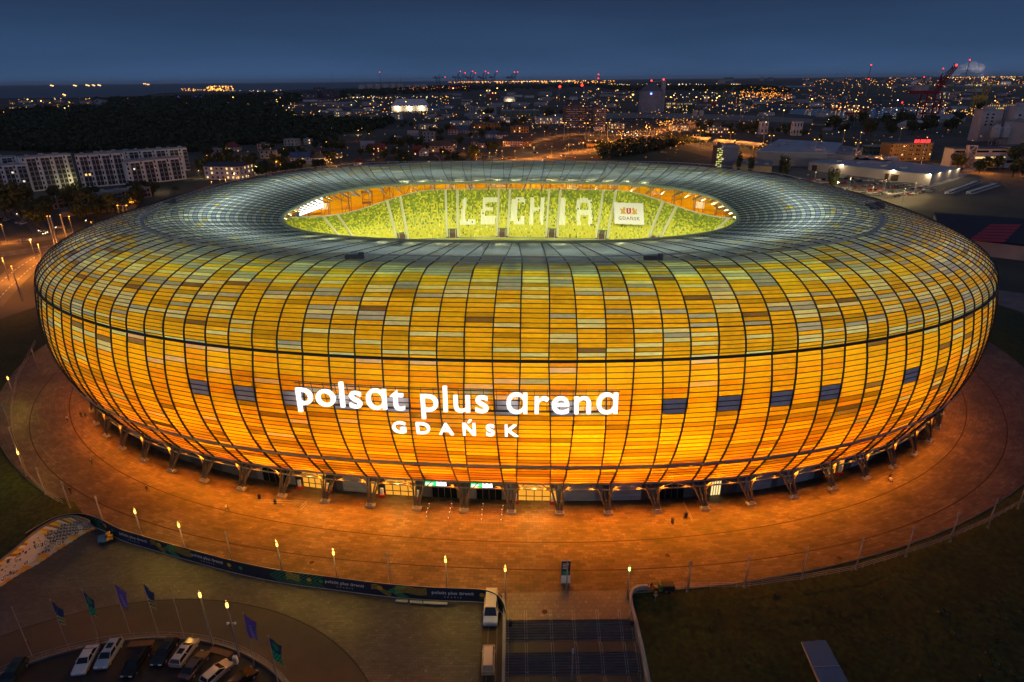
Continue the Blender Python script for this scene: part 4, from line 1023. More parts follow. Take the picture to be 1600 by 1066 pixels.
# tractor and trailer by the right wall
tz = thing('tractor', at(1028, 923, 0), 'small green compact tractor with orange seat beside the right wall', 'tractor', R(5))
b = MB(); b.box(.1, 1.5, -.4, .4, .55, 1.1, taper=.06); b.build('bonnet', mat('tractor_green', (.03, .2, .04), .4), tz); b = MB(); b.box(-.9, .1, -.45, .45, .5, .8); b.box(-.75, -.6, -.3, .3, .8, 1.25, mi=1); b.box(-.7, -.2, -.3, .3, .8, .95, mi=1); b.build('seat', [bpy.data.materials['tractor_green'], mat('seat_orange', (.6, .2, .03), .5)], tz)
for x_, r_ in ((-.6, .5), (1.15, .34)):
    for sy in (-1, 1): b = MB(); b.cyl((x_, sy*.48, r_), (x_, sy*.75, r_), r_, n=14); b.cyl((x_, sy*.74, r_), (x_, sy*.77, r_), r_*.5, n=10, mi=1); b.build('wheel', [M['black'], byel], tz)
b = MB(); b.cyl((-.1, -.4, .8), (-.1, -.4, 1.6), .03); b.cyl((-.1, .4, .8), (-.1, .4, 1.6), .03); b.cyl((-.1, -.4, 1.6), (-.1, .4, 1.6), .03); b.build('roll_bar', M['black'], tz)
tz = thing('box_trailer', at(1043, 923, 0), 'small dark box trailer standing right of the tractor', 'trailer', R(2))
b = MB(); b.box(-.9, .9, -.6, .6, .4, 1.3); b.box(-.82, .82, -.52, .52, 1.3, 1.34, mi=1); b.build('body', [M['black'], M['steel_dark']], tz)
for sy in (-1, 1): b = MB(); b.cyl((0, sy*.62, .3), (0, sy*.78, .3), .3, n=12); b.build('wheel', M['black'], tz)
# little sign in the grass
sg = thing('warning_sign', at(1023, 945, -.9), 'small pale warning sign on a post in the grass', 'sign'); b = MB(); b.cyl((0, 0, 0), (0, 0, 1.5), .04, n=6); b.build('post', railm, sg); b = MB(); b.add([(-.35, -.03, 2.1), (.35, -.03, 2.1), (0, -.03, 1.45), (-.35, .01, 2.1), (.35, .01, 2.1), (0, .01, 1.45)], [(0, 2, 1), (3, 4, 5), (0, 1, 4, 3), (1, 2, 5, 4), (2, 0, 3, 5)]); b.build('sign_plate', mat('sign_pink', (.6, .4, .36), .6), sg)
# blue-grey hatch in the right grass
ht = [at(x_, y_, -.4) for x_, y_ in ((1252, 1003), (1290, 1000), (1336, 1085), (1290, 1085))]
b = MB(); b.prism([(p.x, p.y) for p in ht], -1.0, -.4, 0, mtop=1)
mid = [(ht[0]+ht[3])/2, (ht[1]+ht[2])/2]; b.cyl(mid[0]+Vector((0, 0, .02)), mid[1]+Vector((0, 0, .02)), .04, n=4)
tag(b.build('skylight_hatch', [M['conc'], mat('hatch_blue', (.05, .12, .26), .25)]), 'long blue-grey glazed hatch lying in the dark grass', 'hatch')
# central lamp mast on stairs
p = at(893.5, 1064, -2.7); t = thing('stair_lamp', p, 'slim pale lamp mast rising from the middle of the stairs', 'lamp post'); b = MB(); b.cyl((0, 0, -.8), (0, 0, 5.2), .13, .10, 8); b.build('post', railm, t); b = MB(); b.cyl((0, 0, 5.2), (0, 0, 5.9), .15, .15, 8); b.build('lamp_lens', M['conc_l'], t)

# flags
def cloth_flag(kind):
    t = thing('flagpole', (0, 0, 0), 'x', 'flag'); b = MB(); b.cyl((0, 0, 0), (0, 0, 9.6), .07, .045, 8); b.ball((0, 0, 9.65), .1, n=5); b.build('pole', railm, t)
    if kind is None: return t
    nx_, nz_ = 10, 22; V = []; F = []; C = []
    for i in range(nx_+1):
        for j in range(nz_+1):
            u = i/nx_; v = j/nz_; droop = u*1.1*(1-.3*v); wv = .13*math.sin(u*7+v*4)*u
            V.append((.1+u*(1.55-.35*math.sin(v*3))+.1*v*u, wv-.25*u, 9.4-v*3.9-droop))
    for i in range(nx_):
        for j in range(nz_):
            a = i*(nz_+1)+j; F.append((a, a+nz_+1, a+nz_+2, a+1)); u, v = (i+.5)/nx_, (j+.5)/nz_; c = (.02, .055, .14)
            if kind == 'yellow' and v > .48: c = (.75, .52, .05) if int((v*11+math.sin(u*4)*1.2)) % 2 else c
            if kind == 'green':
                if math.hypot(u-.5, (v-.22)*2) < .3: c = (.02, .3, .08)
                if v > .5: c = (.05, .6, .12) if int(v*11+abs(u-.4)*9) % 2 else c
            if kind == 'purple': c = (.20, .10, .40) if abs(u-.5) > .14 or v < .3 or (j % 3 == 0) else (.42, .36, .5)
            C.append(c)
    np_mesh('flag_cloth', V, F, M['attr'], C, parent=t); return t
FL = [((109, 1018), 'yellow', 'leftmost navy flag with yellow waves on its pole'), ((156, 1002), 'green', 'navy flag with green stripes, second from left'), ((203, 990), 'purple', 'purple flag with pale lettering between green and yellow ones'), ((247, 990), 'yellow', 'navy flag with yellow waves right of the purple one'),
      ((289, 999), None, 'bare flagpole left of the two lit car park lamps'), ((52, 1030), None, 'bare flagpole at the left end of the car park railing'), ((398, 1040), 'purple', 'plain purple flag hanging right of the lit lamps'), ((437, 1078), 'green', 'navy and green flag at the bottom edge of the picture')]
for (px, py), kd, lb_ in FL:
    t = cloth_flag(kd); t.location = at(px, py, ZL); t['label'] = lb_; t['group'] = 'flagpoles round the car park'; t.rotation_euler.z = R(-10+random.uniform(-8, 8))
    if kd is None: t['category'] = 'flagpole'
for (px, py), lb_ in (((333, 1009), 'tall lit amber lamp at the car park railing, the left one'), ((374, 1026), 'tall lit amber lamp with cameras on its mast, the right one')):
    p = at(px, py, ZL); t = thing('car_park_lamp', p, lb_, 'lamp post', group='tall lamps of the car park'); b = MB(); b.cyl((0, 0, 0), (0, 0, 9.2), .14, .10, 10); b.cyl((0, 0, 9.9), (0, 0, 10.4), .05, .03, 6); b.build('post', railm, t)
    b = MB(); b.cyl((0, 0, 9.2), (0, 0, 9.85), .17, .17, 10); b.build('lamp_lens', M['lamp_y'], t)
    if px == 374:
        b = MB(); b.box(-.5, .5, -.04, .04, 6.3, 6.4); b.ball((-.5, 0, 6.25), .2, n=6); b.ball((.5, 0, 6.25), .2, n=6); b.build('camera_bracket', M['white'], t)
    plight('car_park_light', (p.x, p.y, ZL+10.7), 420, (1, .5, .12), .2, parent=None)
    if px == 374:
        t = thing('cabinet', at(369, 1036, ZL), 'small white rounded cabinet at the foot of the right car park lamp', 'cabinet'); b = MB(); b.box(-.3, .3, -.25, .25, 0, 1.3, taper=.05); b.build('body', M['white'], t); b = MB(); b.box(-.22, .22, -.28, -.252, .15, 1.1); b.build('door', M['conc_l'], t)
for px, py, rz, lb_ in ((222, 1011, 5, 'left brown timber trailer deck by the car park railing'), (346, 1024, -18, 'right brown timber trailer deck by the car park railing')):
    b = MB(); b.box(-1.7, 1.7, -.5, .5, .5, .75)
    for x_ in (-1.4, 1.4): b.box(x_-.1, x_+.1, -.4, .4, 0, .5)
    o = b.build('timber_deck', mat('timber', (.10, .05, .03), .8, noise=.3, nscale=3)); p = at(px, py, ZL); o.location = p; o.rotation_euler.z = R(rz); tag(o, lb_, 'platform')
t = thing('utility_vehicle', at(166, 846, ZL), 'small blue and orange utility vehicle beside the banner bend', 'utility vehicle', R(25))
b = MB(); b.box(-1.1, .2, -.6, .6, .35, 1.2, taper=.08); b.build('blue_bed', mat('cart_blue', (.04, .16, .36), .4), t); b = MB(); b.box(.2, 1.2, -.55, .55, .35, .9, taper=.05); b.box(.25, .9, -.5, .5, 1.55, 1.62); b.build('cab', mat('cart_orange', (.6, .28, .05), .4), t)
for x_ in (-.75, .8):
    for sy in (-1, 1): b = MB(); b.cyl((x_, sy*.5, .28), (x_, sy*.68, .28), .28, n=10); b.build('wheel', M['black'], t)
b = MB()
for x_ in (.25, .88):
    for sy in (-.48, .48): b.cyl((x_, sy, .9), (x_, sy, 1.56), .025, n=4)
b.build('roof_post', M['black'], t)

# ------------------------------------------------------------------ cars
CARM = {}
def car_meshes(kind):
    if kind in CARM: return CARM[kind]
    L_, W_ = {'sedan': (4.6, 1.82), 'hatch': (4.2, 1.8), 'wagon': (4.7, 1.84), 'van': (5.3, 2.0)}[kind]
    # side profile: (x, z) lower body and glasshouse
    h = {'sedan': (.92, 1.44), 'hatch': (.98, 1.52), 'wagon': (.98, 1.50), 'van': (1.15, 2.25)}[kind]
    x0, x1 = -L_/2, L_/2
    if kind == 'van': body = [(x0, .35), (x0, h[0]), (x0+.04, h[0]+.05), (x1-1.0, h[0]+.05), (x1-.1, .95), (x1, .75), (x1, .35)]; cab = [(x0+.05, x1-.95), (x0+.16, x1-1.55)]
    elif kind == 'sedan': body = [(x0, .38), (x0+.02, .82), (x0+.1, .95), (x1-1.25, .98), (x1-.12, .78), (x1, .62), (x1, .35)]; cab = [(x0+.45, x1-1.2), (x0+1.15, x1-2.0)]
    else: body = [(x0, .38), (x0+.02, .9), (x0+.06, 1.0), (x1-1.15, 1.0), (x1-.12, .8), (x1, .62), (x1, .35)]; cab = [(x0+.06, x1-1.1), (x0+.38, x1-1.85)]
    def loft(prof_, ys):   # ys: list of (y scale, inset x, dz)
        b = MB(); n_ = len(prof_); rows = []
        for y, ins, dz in ys: rows.append([(p[0]*(1-ins), y, p[1]+(dz if p[1] > .6 else -dz*0)) for p in prof_])
        V = [q for r_ in rows for q in r_]; F = []
        for r_ in range(len(rows)-1):
            for k in range(n_): a = r_*n_+k; c = r_*n_+(k+1) % n_; F.append((a, c, c+n_, a+n_))
        F.append(tuple(range(n_-1, -1, -1))); F.append(tuple((len(rows)-1)*n_+k for k in range(n_))); b.add(V, F); return b
    w = W_/2
    b = loft(body, [(-w+.0, .05, -.12), (-w, .015, -.05), (-w+.22, 0, .0), (w-.22, 0, .0), (w, .015, -.05), (w-.0, .05, -.12)])
    zb = h[0] if kind != 'van' else h[0]+.03; (a0, a1), (t0, t1) = cab; zt = h[1]
    rb = MB()   # roof and pillars
    rb.add([(t0, -w+.24, zt-.03), (t1, -w+.24, zt-.05), (t1, w-.24, zt-.05), (t0, w-.24, zt-.03), (t0+.1, -w+.34, zt+.03), (t1-.1, -w+.34, zt+.02), (t1-.1, w-.34, zt+.02), (t0+.1, w-.34, zt+.03)], [(0, 1, 5, 4), (1, 2, 6, 5), (2, 3, 7, 6), (3, 0, 4, 7), (4, 5, 6, 7), (3, 2, 1, 0)])
    for sy in (-1, 1):
        for (xa, xb) in ((a0, t0), (a1, t1), ((a0+a1)/2, (t0+t1)/2)): rb.cyl((xa, sy*(w-.1), zb), (xb, sy*(w-.25), zt-.03), .05, n=4)
    if kind == 'van':
        for sy in (-1, 1): rb.add([(a0, sy*(w-.06), zb), ((a0+a1)/2+.2, sy*(w-.06), zb), ((t0+t1)/2+.1, sy*(w-.22), zt-.04), (t0, sy*(w-.22), zt-.04)], [(0, 1, 2, 3)])
        rb.add([(a0-.01, -w+.06, zb), (a0-.01, w-.06, zb), (t0-.01, w-.22, zt-.04), (t0-.01, -w+.22, zt-.04)], [(3, 2, 1, 0)])
    o_ = len(b.v); b.v += rb.v; b.f += [tuple(i+o_ for i in f) for f in rb.f]; b.m += rb.m; b.c += rb.c
    b.box(a1-.75, a1-.6, -w-.14, -w+.02, zb, zb+.12); b.box(a1-.75, a1-.6, w-.02, w+.14, zb, zb+.12)
    g = MB(); i_ = .03
    g.add([(a0+i_, -w+.11, zb), (a1-i_, -w+.11, zb), (a1-i_, w-.11, zb), (a0+i_, w-.11, zb), (t0+i_, -w+.265, zt-.04), (t1-i_, -w+.265, zt-.06), (t1-i_, w-.265, zt-.06), (t0+i_, w-.265, zt-.04)], [(0, 1, 5, 4), (1, 2, 6, 5), (2, 3, 7, 6), (3, 0, 4, 7)])
    if kind == 'wagon': g.box(t0+.9, t0+1.8, -.42, .42, zt+.025, zt+.035)
    wh = MB(); wh.cyl((0, -.1, 0), (0, .1, 0), .32, n=16); rim = MB(); rim.cyl((0, -.115, 0), (0, .115, 0), .19, n=10)
    hl = MB(); hl.box(x1-.14, x1+.01, -.22, .22, .6, .74, taper=.02); tl = MB(); tl.box(x0-.015, x0+.1, -.18, .18, .72, .9)
    far = MB(); far.v = list(b.v)+list(g.v); far.f = list(b.f)+[tuple(i+len(b.v) for i in f) for f in g.f]; far.m = [0]*len(b.f)+[1]*len(g.f); far.c = [(1, 1, 1)]*len(far.f)
    for x_ in (-L_*.31, L_*.31):
        far.box(x_-.3, x_+.3, -w+.02, w-.02, .05, .5, mi=2)
    CARM[kind] = dict(body=b, glass=g, wheel=wh, rim=rim, hl=hl, tl=tl, far=far, L=L_, W=W_); return CARM[kind]
PAINT = {}
def paint(c):
    if c not in PAINT: PAINT[c] = mat('paint', c, .22, .35); 
    return PAINT[c]
CACHE = {}
def cmesh(key, fn):
    if key not in CACHE: CACHE[key] = fn()
    return CACHE[key]
def car(kind, p, heading, c, label, lights=False, cat='car', name='parked_car', group=None, scale=1.0):
    m_ = car_meshes(kind); t = thing(name, p, label, cat, heading, group); t.scale = (scale,)*3; w = m_['W']/2; L_ = m_['L']
    inst(cmesh((kind, 'b', c), lambda: m_['body'].mesh('body', paint(c))), 'body', t)
    inst(cmesh((kind, 'g'), lambda: m_['glass'].mesh('windows', M['glass'])), 'windows', t)
    for x_ in (-L_*.31, L_*.31):
        for sy in (-1, 1):
            wo = inst(cmesh((kind, 'w'), lambda: m_['wheel'].mesh('tyre', M['black'])), 'wheel', t, (x_, sy*(w-.1), .32))
            inst(cmesh((kind, 'r'), lambda: m_['rim'].mesh('rim', M['steel'])), 'rim', wo)
    for sy in (-1, 1):
        inst(cmesh((kind, 'h', lights), lambda: m_['hl'].mesh('headlight', M['head'] if lights else M['lens'])), 'headlight', t, (0, sy*(w-.34), 0))
        inst(cmesh((kind, 't'), lambda: m_['tl'].mesh('taillight', M['tail'])), 'taillight', t, (0, sy*(w-.3), 0))
    return t
def heading(px0, py0, px1, py1, z):  # rear pixel to front pixel
    a, b_ = at(px0, py0, z), at(px1, py1, z); return math.atan2(b_.y-a.y, b_.x-a.x)
G_ = 'cars in the car park below the plaza'
car('sedan', at(136, 1036, ZL), heading(148, 1015, 124, 1057, ZL), (.62, .62, .66), 'white saloon, second car from the left in the near car park', group=G_)
car('wagon', at(172, 1026.5, ZL), heading(184, 1008, 160, 1046, ZL), (.34, .42, .52), 'silver-blue estate car right beside the white saloon', group=G_)
car('wagon', at(214, 1040, ZL), heading(228, 1020, 200, 1062, ZL), (.012, .012, .014), 'black estate car with roof rails in the middle of the row', group=G_)
car('sedan', at(259, 1023, ZL), heading(271, 1006, 247, 1043, ZL), (.015, .02, .035), 'dark blue saloon between the black estate and the silver one', group=G_)
car('wagon', at(290, 1024, ZL), heading(276, 1046, 304, 1006, ZL), (.42, .41, .44), 'silver estate car with a dark sunroof', group=G_)
car('sedan', at(306, 1044, ZL), heading(292, 1062, 320, 1026, ZL), (.07, .06, .075), 'dark grey car just below the silver estate', group=G_)
car('hatch', at(340, 1056, ZL), heading(322, 1072, 358, 1040, ZL), (.46, .42, .42), 'silver car with reflections at the bottom of the car park', group=G_)
car('hatch', at(378, 1068, ZL), heading(360, 1082, 394, 1052, ZL), (.03, .012, .012), 'dark red car cut by the bottom edge', group=G_)
car('wagon', at(22, 1058, ZL), heading(36, 1040, 10, 1078, ZL), (.02, .045, .06), 'dark teal car at the far left bottom corner', group=G_)
car('van', at(767.5, 958, ZL-.05), R(-91), (.66, .66, .70), 'white delivery van on the ramp under the banner end', cat='van', name='delivery_van', scale=1.08)
car('van', at(763.5, 1035, ZL-.05), R(90), (.66, .50, .30), 'pale golden minivan lower on the vehicle ramp', cat='van', name='minivan', scale=.88)

# ------------------------------------------------------------------ people
def person_mesh(pose, jacket, trousers):
    "one continuous skinned figure, 1.74 m tall, facing +y"
    st_ = {0: .30, 1: .16, 2: .38}[pose]
    J = {'pel': (0, 0, .93, .135), 'wa': (0, .0, 1.08, .12), 'ch': (0, .02, 1.30, .15), 'nk': (0, .02, 1.46, .06), 'hd': (0, .03, 1.60, .095), 'tp': (0, .03, 1.70, .075),
         'hl': (-.09, 0, .88, .095), 'kl': (-.10, st_*.55, .50, .065), 'al': (-.10, st_*.62, .08, .045), 'tl': (-.10, st_*.62+.15, .04, .038),
         'hr': (.09, 0, .88, .095), 'kr': (.10, -st_*.25, .49, .065), 'ar': (.10, -st_*.95, .12, .045), 'tr': (.10, -st_*.95+.14, .05, .038),
         'sl': (-.19, .02, 1.40, .065), 'el': (-.24, -st_*.45, 1.14, .045), 'wl': (-.23, -st_*.35+.05, .90, .032), 'fl': (-.22, -st_*.3+.08, .80, .028),
         'sr': (.19, .02, 1.40, .065), 'er': (.24, st_*.30, 1.13, .045), 'wr': (.22, st_*.55, .92, .032), 'fr': (.21, st_*.62, .83, .028)}
    E = ['pel wa', 'wa ch', 'ch nk', 'nk hd', 'hd tp', 'pel hl', 'hl kl', 'kl al', 'al tl', 'pel hr', 'hr kr', 'kr ar', 'ar tr', 'ch sl', 'sl el', 'el wl', 'wl fl', 'ch sr', 'sr er', 'er wr', 'wr fr']
    k = list(J); me = bpy.data.meshes.new('p'); me.from_pydata([J[q][:3] for q in k], [tuple(k.index(x_) for x_ in e_.split()) for e_ in E], [])
    o = bpy.data.objects.new('p', me); COL.objects.link(o); md = o.modifiers.new('s', 'SKIN'); sv = me.skin_vertices[0].data
    for i, q in enumerate(k): sv[i].radius = (J[q][3], J[q][3]*(.8 if q in ('pel', 'wa', 'ch') else 1))
    sv[0].use_root = True; o.modifiers.new('u', 'SUBSURF').levels = 1
    dg = bpy.context.evaluated_depsgraph_get(); dg.update(); m2 = bpy.data.meshes.new_from_object(o.evaluated_get(dg)); bpy.data.objects.remove(o)
    m2.materials.clear()
    for mm_ in (jacket, trousers, M['skin'], M['black']): m2.materials.append(mm_)
    for p in m2.polygons:
        z = p.center.z; p.use_smooth = True
        p.material_index = 2 if z > 1.47 else (2 if (z < .89 and abs(p.center.x) > .185) else (3 if z < .09 else (1 if z < .97 and abs(p.center.x) < .185 else 0)))
    return m2
hb = MB(); hb.ball((0, .015, 1.66), .108, n=7, sz=.85); hair_me = hb.mesh('hair', M['hair'], True)
JK = {'black': mat('jacket_black', (.02, .02, .025), .8), 'white': mat('jacket_white', (.6, .6, .6), .8), 'grey': mat('jacket_grey', (.12, .12, .13), .8)}; TR = mat('trousers_dark', (.02, .022, .035), .8)
PM = {}
def person(px, py, rz, pose, jk, label, z=0.0, group='people walking on the promenade'):
    if (pose, jk) not in PM: PM[(pose, jk)] = person_mesh(pose, JK[jk], TR)
    t = thing('person', at(px, py, z), label, 'person', R(rz), group); inst(PM[(pose, jk)], 'body', t); inst(hair_me, 'hair', t); return t
for a_ in [(127.5, 653, 30, 1, 'black', 'person in black, left one of the pair beside the lower left cladding'), (134.5, 652, 40, 1, 'grey', 'person in grey, right one of the pair beside the lower left cladding'), (150, 647, -60, 0, 'black', 'dark figure just right of the walking pair at the left'),
           (106.5, 659, 160, 0, 'white', 'person in a white top on the left inner drainage line'), (173, 674, 90, 0, 'black', 'lone dark figure close to the left columns'), (144.5, 727, 200, 2, 'black', 'person in black striding on the left inner paving'),
           (111.5, 772, 170, 0, 'black', 'person in black by the left outer drainage line'), (231, 769, 60, 2, 'black', 'person in black mid-stride above the long banner'), (355, 799, 80, 2, 'white', 'person in a white top walking above the second slogan'),
           (221, 836, -20, 1, 'black', 'person in black leaning at the banner beside the lit lamp'), (1389.5, 750, 10, 1, 'grey', 'person with a pram on the right promenade'), (46, 1012, 250, 0, 'black', 'dark figure walking left of the flags on the plaza')]:
    person(*a_, z=ZL if a_[1] > 1000 else 0.0)
p = at(1391, 752.5, 0); t = thing('pram', p, 'small pale pram beside the person on the right promenade', 'pram'); b = MB(); b.box(-.25, .25, -.45, .35, .5, .85, taper=.05); b.build('basket', M['conc_l'], t)
for sx in (-.22, .22):
    for sy in (-.3, .3): b = MB(); b.cyl((sx-.02, sy, .15), (sx+.02, sy, .15), .15, n=10); b.build('wheel', M['black'], t)
b = MB(); b.cyl((-.2, .35, .8), (-.2, .6, 1.0), .02); b.cyl((.2, .35, .8), (.2, .6, 1.0), .02); b.cyl((-.2, .6, 1.0), (.2, .6, 1.0), .02); b.build('handle', M['black'], t)

# ---- city banner hung over the far stand
cb = thing('city_banner', (0, 0, 0), 'large pale banner with the city crest and name hanging on the far green stand', 'banner', YAW)
def stand_xy(x, q, up=.55):     # a point above the far stand at local x
    lo, hi = 0.0, math.pi
    for _ in range(40):
        md_ = (lo+hi)/2
        if tier_pt(np.array([md_]), q)[0][0] > x: lo = md_
        else: hi = md_
    return tier_pt(np.array([lo]), q)[0]+np.array((0, -.35, up))
X0b, X1b, Q0b, Q1b = 36.0, 47.4, .285, .73
NXb, NYb = 76, 56; CBG = (.80, .72, .56)
def crest(u, v):   # u 0..1 left to right, v 0..1 bottom to top
    x = (u-.5)*2.0; y = v*1.36
    # shield
    if abs(x) < .17 and .66 < y < 1.02 and (y > .78 or abs(x) < .17*math.sqrt(max(0, (y-.62)/.16))):
        if (abs(x) < .018 and .70 < y < .98) or (abs(x) < .05 and (abs(y-.79) < .014 or abs(y-.89) < .014)): return (.8, .75, .6)
        if abs(x) < .05 and .945 < y < .985: return (.75, .5, .08)
        return (.52, .03, .03)
    for sg in (-1, 1):
        xx = sg*x
        for (cx, cy_, rx, ry) in ((.36, .80, .11, .17), (.31, .98, .085, .085), (.26, .74, .05, .03), (.30, .90, .10, .035), (.45, .68, .13, .035), (.50, .82, .035, .13), (.54, .94, .045, .05), (.22, .70, .06, .02)):
            if ((xx-cx)/rx)**2+((y-cy_)/ry)**2 < 1: return (.66, .36, .04) if (int(x*31)+int(y*29)) % 5 else (.42, .2, .03)
    if .625 < y < .655 and abs(x) < .52: return (.66, .36, .04)
    return None
BLc, BRc, TLc, TRc = [np.array(v) for v in ((36.0, 63.9, 21.2), (47.2, 62.0, 21.2), (36.2, 74.6, 27.6), (47.6, 72.6, 27.6))]
P = np.array([[(BLc*(1-i/NXb)+BRc*i/NXb)*(1-j/NYb)+(TLc*(1-i/NXb)+TRc*i/NXb)*j/NYb for j in range(NYb+1)] for i in range(NXb+1)]); P[:, :, 2] += .06*np.sin(np.arange(NXb+1)*.35)[:, None]
V = P.reshape(-1, 3); F = []; C = []
for i in range(NXb):
    for j in range(NYb):
        a = i*(NYb+1)+j; F.append((a, a+NYb+1, a+NYb+2, a+1)); C.append(crest((i+.5)/NXb, (j+.5)/NYb) or CBG)
np_mesh('banner_cloth', V, F, mat('banner_cloth', rough=.8, attr=True), C, parent=cb)
vs, fs = text_geo('GDA\u0143SK', 1.0, .004, 1.15, 0, 'LEFT', 0, 3); x0, x1 = vs[:, 0].min(), vs[:, 0].max(); out = []
for v in vs: 
    u = .14+.72*(v[0]-x0)/(x1-x0); w = .19+.155*v[1]/.73; i = u*NXb; j = w*NYb; i0, j0 = int(i), int(j); q = P[i0, j0]*(1-(i-i0))*(1-(j-j0))+P[i0+1, j0]*(i-i0)*(1-(j-j0))+P[i0, j0+1]*(1-(i-i0))*(j-j0)+P[i0+1, j0+1]*(i-i0)*(j-j0)
    out.append(tuple(q+np.array((0, -.05, .09))))
split_build(out, fs, 'city_name_letter', mat('letter_charcoal', (.05, .04, .04), .7), cb)

# ------------------------------------------------------------------ the city: sea, water, roads
seam = mat('sea_water', (.010, .030, .060), .35, spec=.5); 
def sheet(name, px_pts, z, material, far=None):
    P = [at(x_, y_, z) for x_, y_ in px_pts]
    if far: P = [Vector((P[0].x/P[0].y*far, far, z))]+P+[Vector((P[-1].x/P[-1].y*far, far, z))]
    b = MB(); n_ = len(P)
    if far:
        for i in range(1, n_-2):
            a_, c_ = P[i], P[i+1]; fa, fc = [Vector(((q.x)/(q.y+CAM_D)*(far+CAM_D), far, z)) for q in (a_, c_)]; b.poly([tuple(a_), tuple(c_), tuple(fc), tuple(fa)])
    else: b.poly([tuple(q) for q in P])
    return tag(b.build(name, material), kind='structure')
sheet('sea', [(-200, 158), (-60, 155), (0, 154), (60, 153.5), (160, 152), (220, 150), (250, 146), (330, 142.5), (420, 143), (470, 140), (540, 138), (640, 135), (700, 132.5), (780, 129)], ZG+1.2, seam, far=85000)
sheet('harbour_water', [(1232, 178), (1236, 171), (1320, 169.5), (1400, 168), (1500, 166), (1492, 176), (1465, 184), (1400, 186), (1320, 185)], ZG+.3, mat('harbour_water', (.02, .04, .07), .2, spec=.8))
sheet('harbour_water', [(1000, 137.5), (1160, 135), (1270, 133.5), (1275, 136), (1160, 138), (1000, 140)], ZG+.3, mat('pale_far_water', (.10, .12, .16), .25))
roadm = mat('road_asphalt', (.13, .115, .10), .8, noise=.15, nscale=.1)
def road(pts, w, z=ZG+.12, material=None, name='road'):
    P = smooth_path([at(x_, y_, z) for x_, y_ in pts], 5); b = MB(); L_ = []; R_ = []
    for i in range(len(P)):
        d = (P[min(len(P)-1, i+1)]-P[max(0, i-1)]); d.z = 0; d.normalize(); n_ = Vector((-d.y, d.x, 0))*w/2; L_.append(P[i]+n_); R_.append(P[i]-n_)
    for i in range(len(P)-1): b.poly([tuple(R_[i]), tuple(R_[i+1]), tuple(L_[i+1]), tuple(L_[i])])
    tag(b.build(name, material or roadm), kind='structure')
    mk = MB(); n_ = len(P)
    if w >= 12:
        for i in range(0, n_-1):
            for o_ in (-.22, .22):
                a_ = P[i]+(L_[i]-P[i])*o_*2; c_ = P[i]*.45+P[i+1]*.55+(L_[i]-P[i])*o_*2; d = (P[i+1]-P[i]); d.z = 0; d.normalize(); s_ = Vector((-d.y, d.x, 0))*.12; up = Vector((0, 0, .01))
                mk.poly([tuple(a_-s_+up), tuple(c_-s_+up), tuple(c_+s_+up), tuple(a_+s_+up)])
        tag(mk.build('lane_marking', M['white']), kind='structure')
    return P
RD = {}
RD['l1'] = road([(-40, 387), (0, 381), (60, 374), (115, 366), (180, 352)], 11, ZG+.12)
RD['l2'] = road([(-40, 404), (0, 398), (84, 386), (140, 374), (200, 358)], 13, ZG+.13)
RD['l3'] = road([(-30, 484), (-5, 457), (20, 434), (45, 414), (78, 395), (130, 376)], 13, ZG+.14)
RD['l4'] = road([(66, 366), (54, 350), (36, 336), (18, 326), (0, 321)], 8, ZG+.15)
RD['h1'] = road([(690, 262), (760, 256), (834, 248), (900, 238), (950, 230), (1000, 215), (1050, 201), (1100, 195)], 26, ZG+.12)
RD['h2'] = road([(815, 228), (860, 215), (905, 208.5), (950, 211.5), (1010, 206), (1060, 196), (1090, 190)], 13, ZG+.14)
RD['h3'] = road([(930, 217), (1000, 221), (1060, 222), (1130, 237), (1190, 245), (1300, 252), (1400, 262), (1620, 276)], 18, ZG+.16)
RD['h4'] = road([(1010, 213), (1050, 216), (1090, 226), (1130, 237)], 9, ZG+.17)
RD['r1'] = road([(1572, 455), (1580, 500), (1592, 560), (1612, 640)], 11, ZG+.12, M['conc_d'])
RD['p1'] = road([(-30, 566), (0, 553), (40, 522), (80, 500)], 6, ZG+.6, M['conc_d'], 'footpath')
RD['r2'] = road([(1490, 262), (1540, 256), (1600, 250)], 14, ZG+.12)
RD['r3'] = road([(1360, 303), (1420, 297), (1490, 278), (1520, 262)], 9, ZG+.12, M['conc'])
lotm = mat('lot_asphalt', (.11, .105, .10), .85, noise=.2, nscale=.05)
sheet('parking_lot', [(1225, 275), (1300, 290), (1410, 303), (1446, 303), (1500, 279), (1470, 277), (1380, 277), (1240, 262)], ZG+.06, lotm)
sheet('parking_lot', [(1440, 305), (1505, 272), (1565, 274), (1556, 292), (1500, 306)], ZG+.05, lotm)
sheet('canal_quay', [(780, 178), (900, 178), (1000, 176), (1160, 180), (1270, 186), (1270, 193), (1160, 189), (1000, 184), (940, 186), (790, 184)], ZG+.08, mat('quay_concrete', (.22, .20, .18), .9, noise=.2, nscale=.01))
sheet('athletics_ground', [(1000, 232), (1060, 233), (1110, 246), (1060, 252), (960, 250)], ZG+.07, mat('pitch_far', (.02, .045, .018), .9))
ORD = 'first second third fourth fifth sixth seventh eighth ninth tenth eleventh twelfth thirteenth fourteenth fifteenth sixteenth seventeenth eighteenth nineteenth twentieth'.split()
def ordw(i):
    if i < 20: return ORD[i]
    t_ = ['', '', 'twenty', 'thirty', 'forty', 'fifty', 'sixty', 'seventy', 'eighty', 'ninety'][(i+1)//10]; u_ = (i+1) % 10
    return (t_+'-'+ORD[u_-1]) if u_ else (t_[:-1]+'ieth')

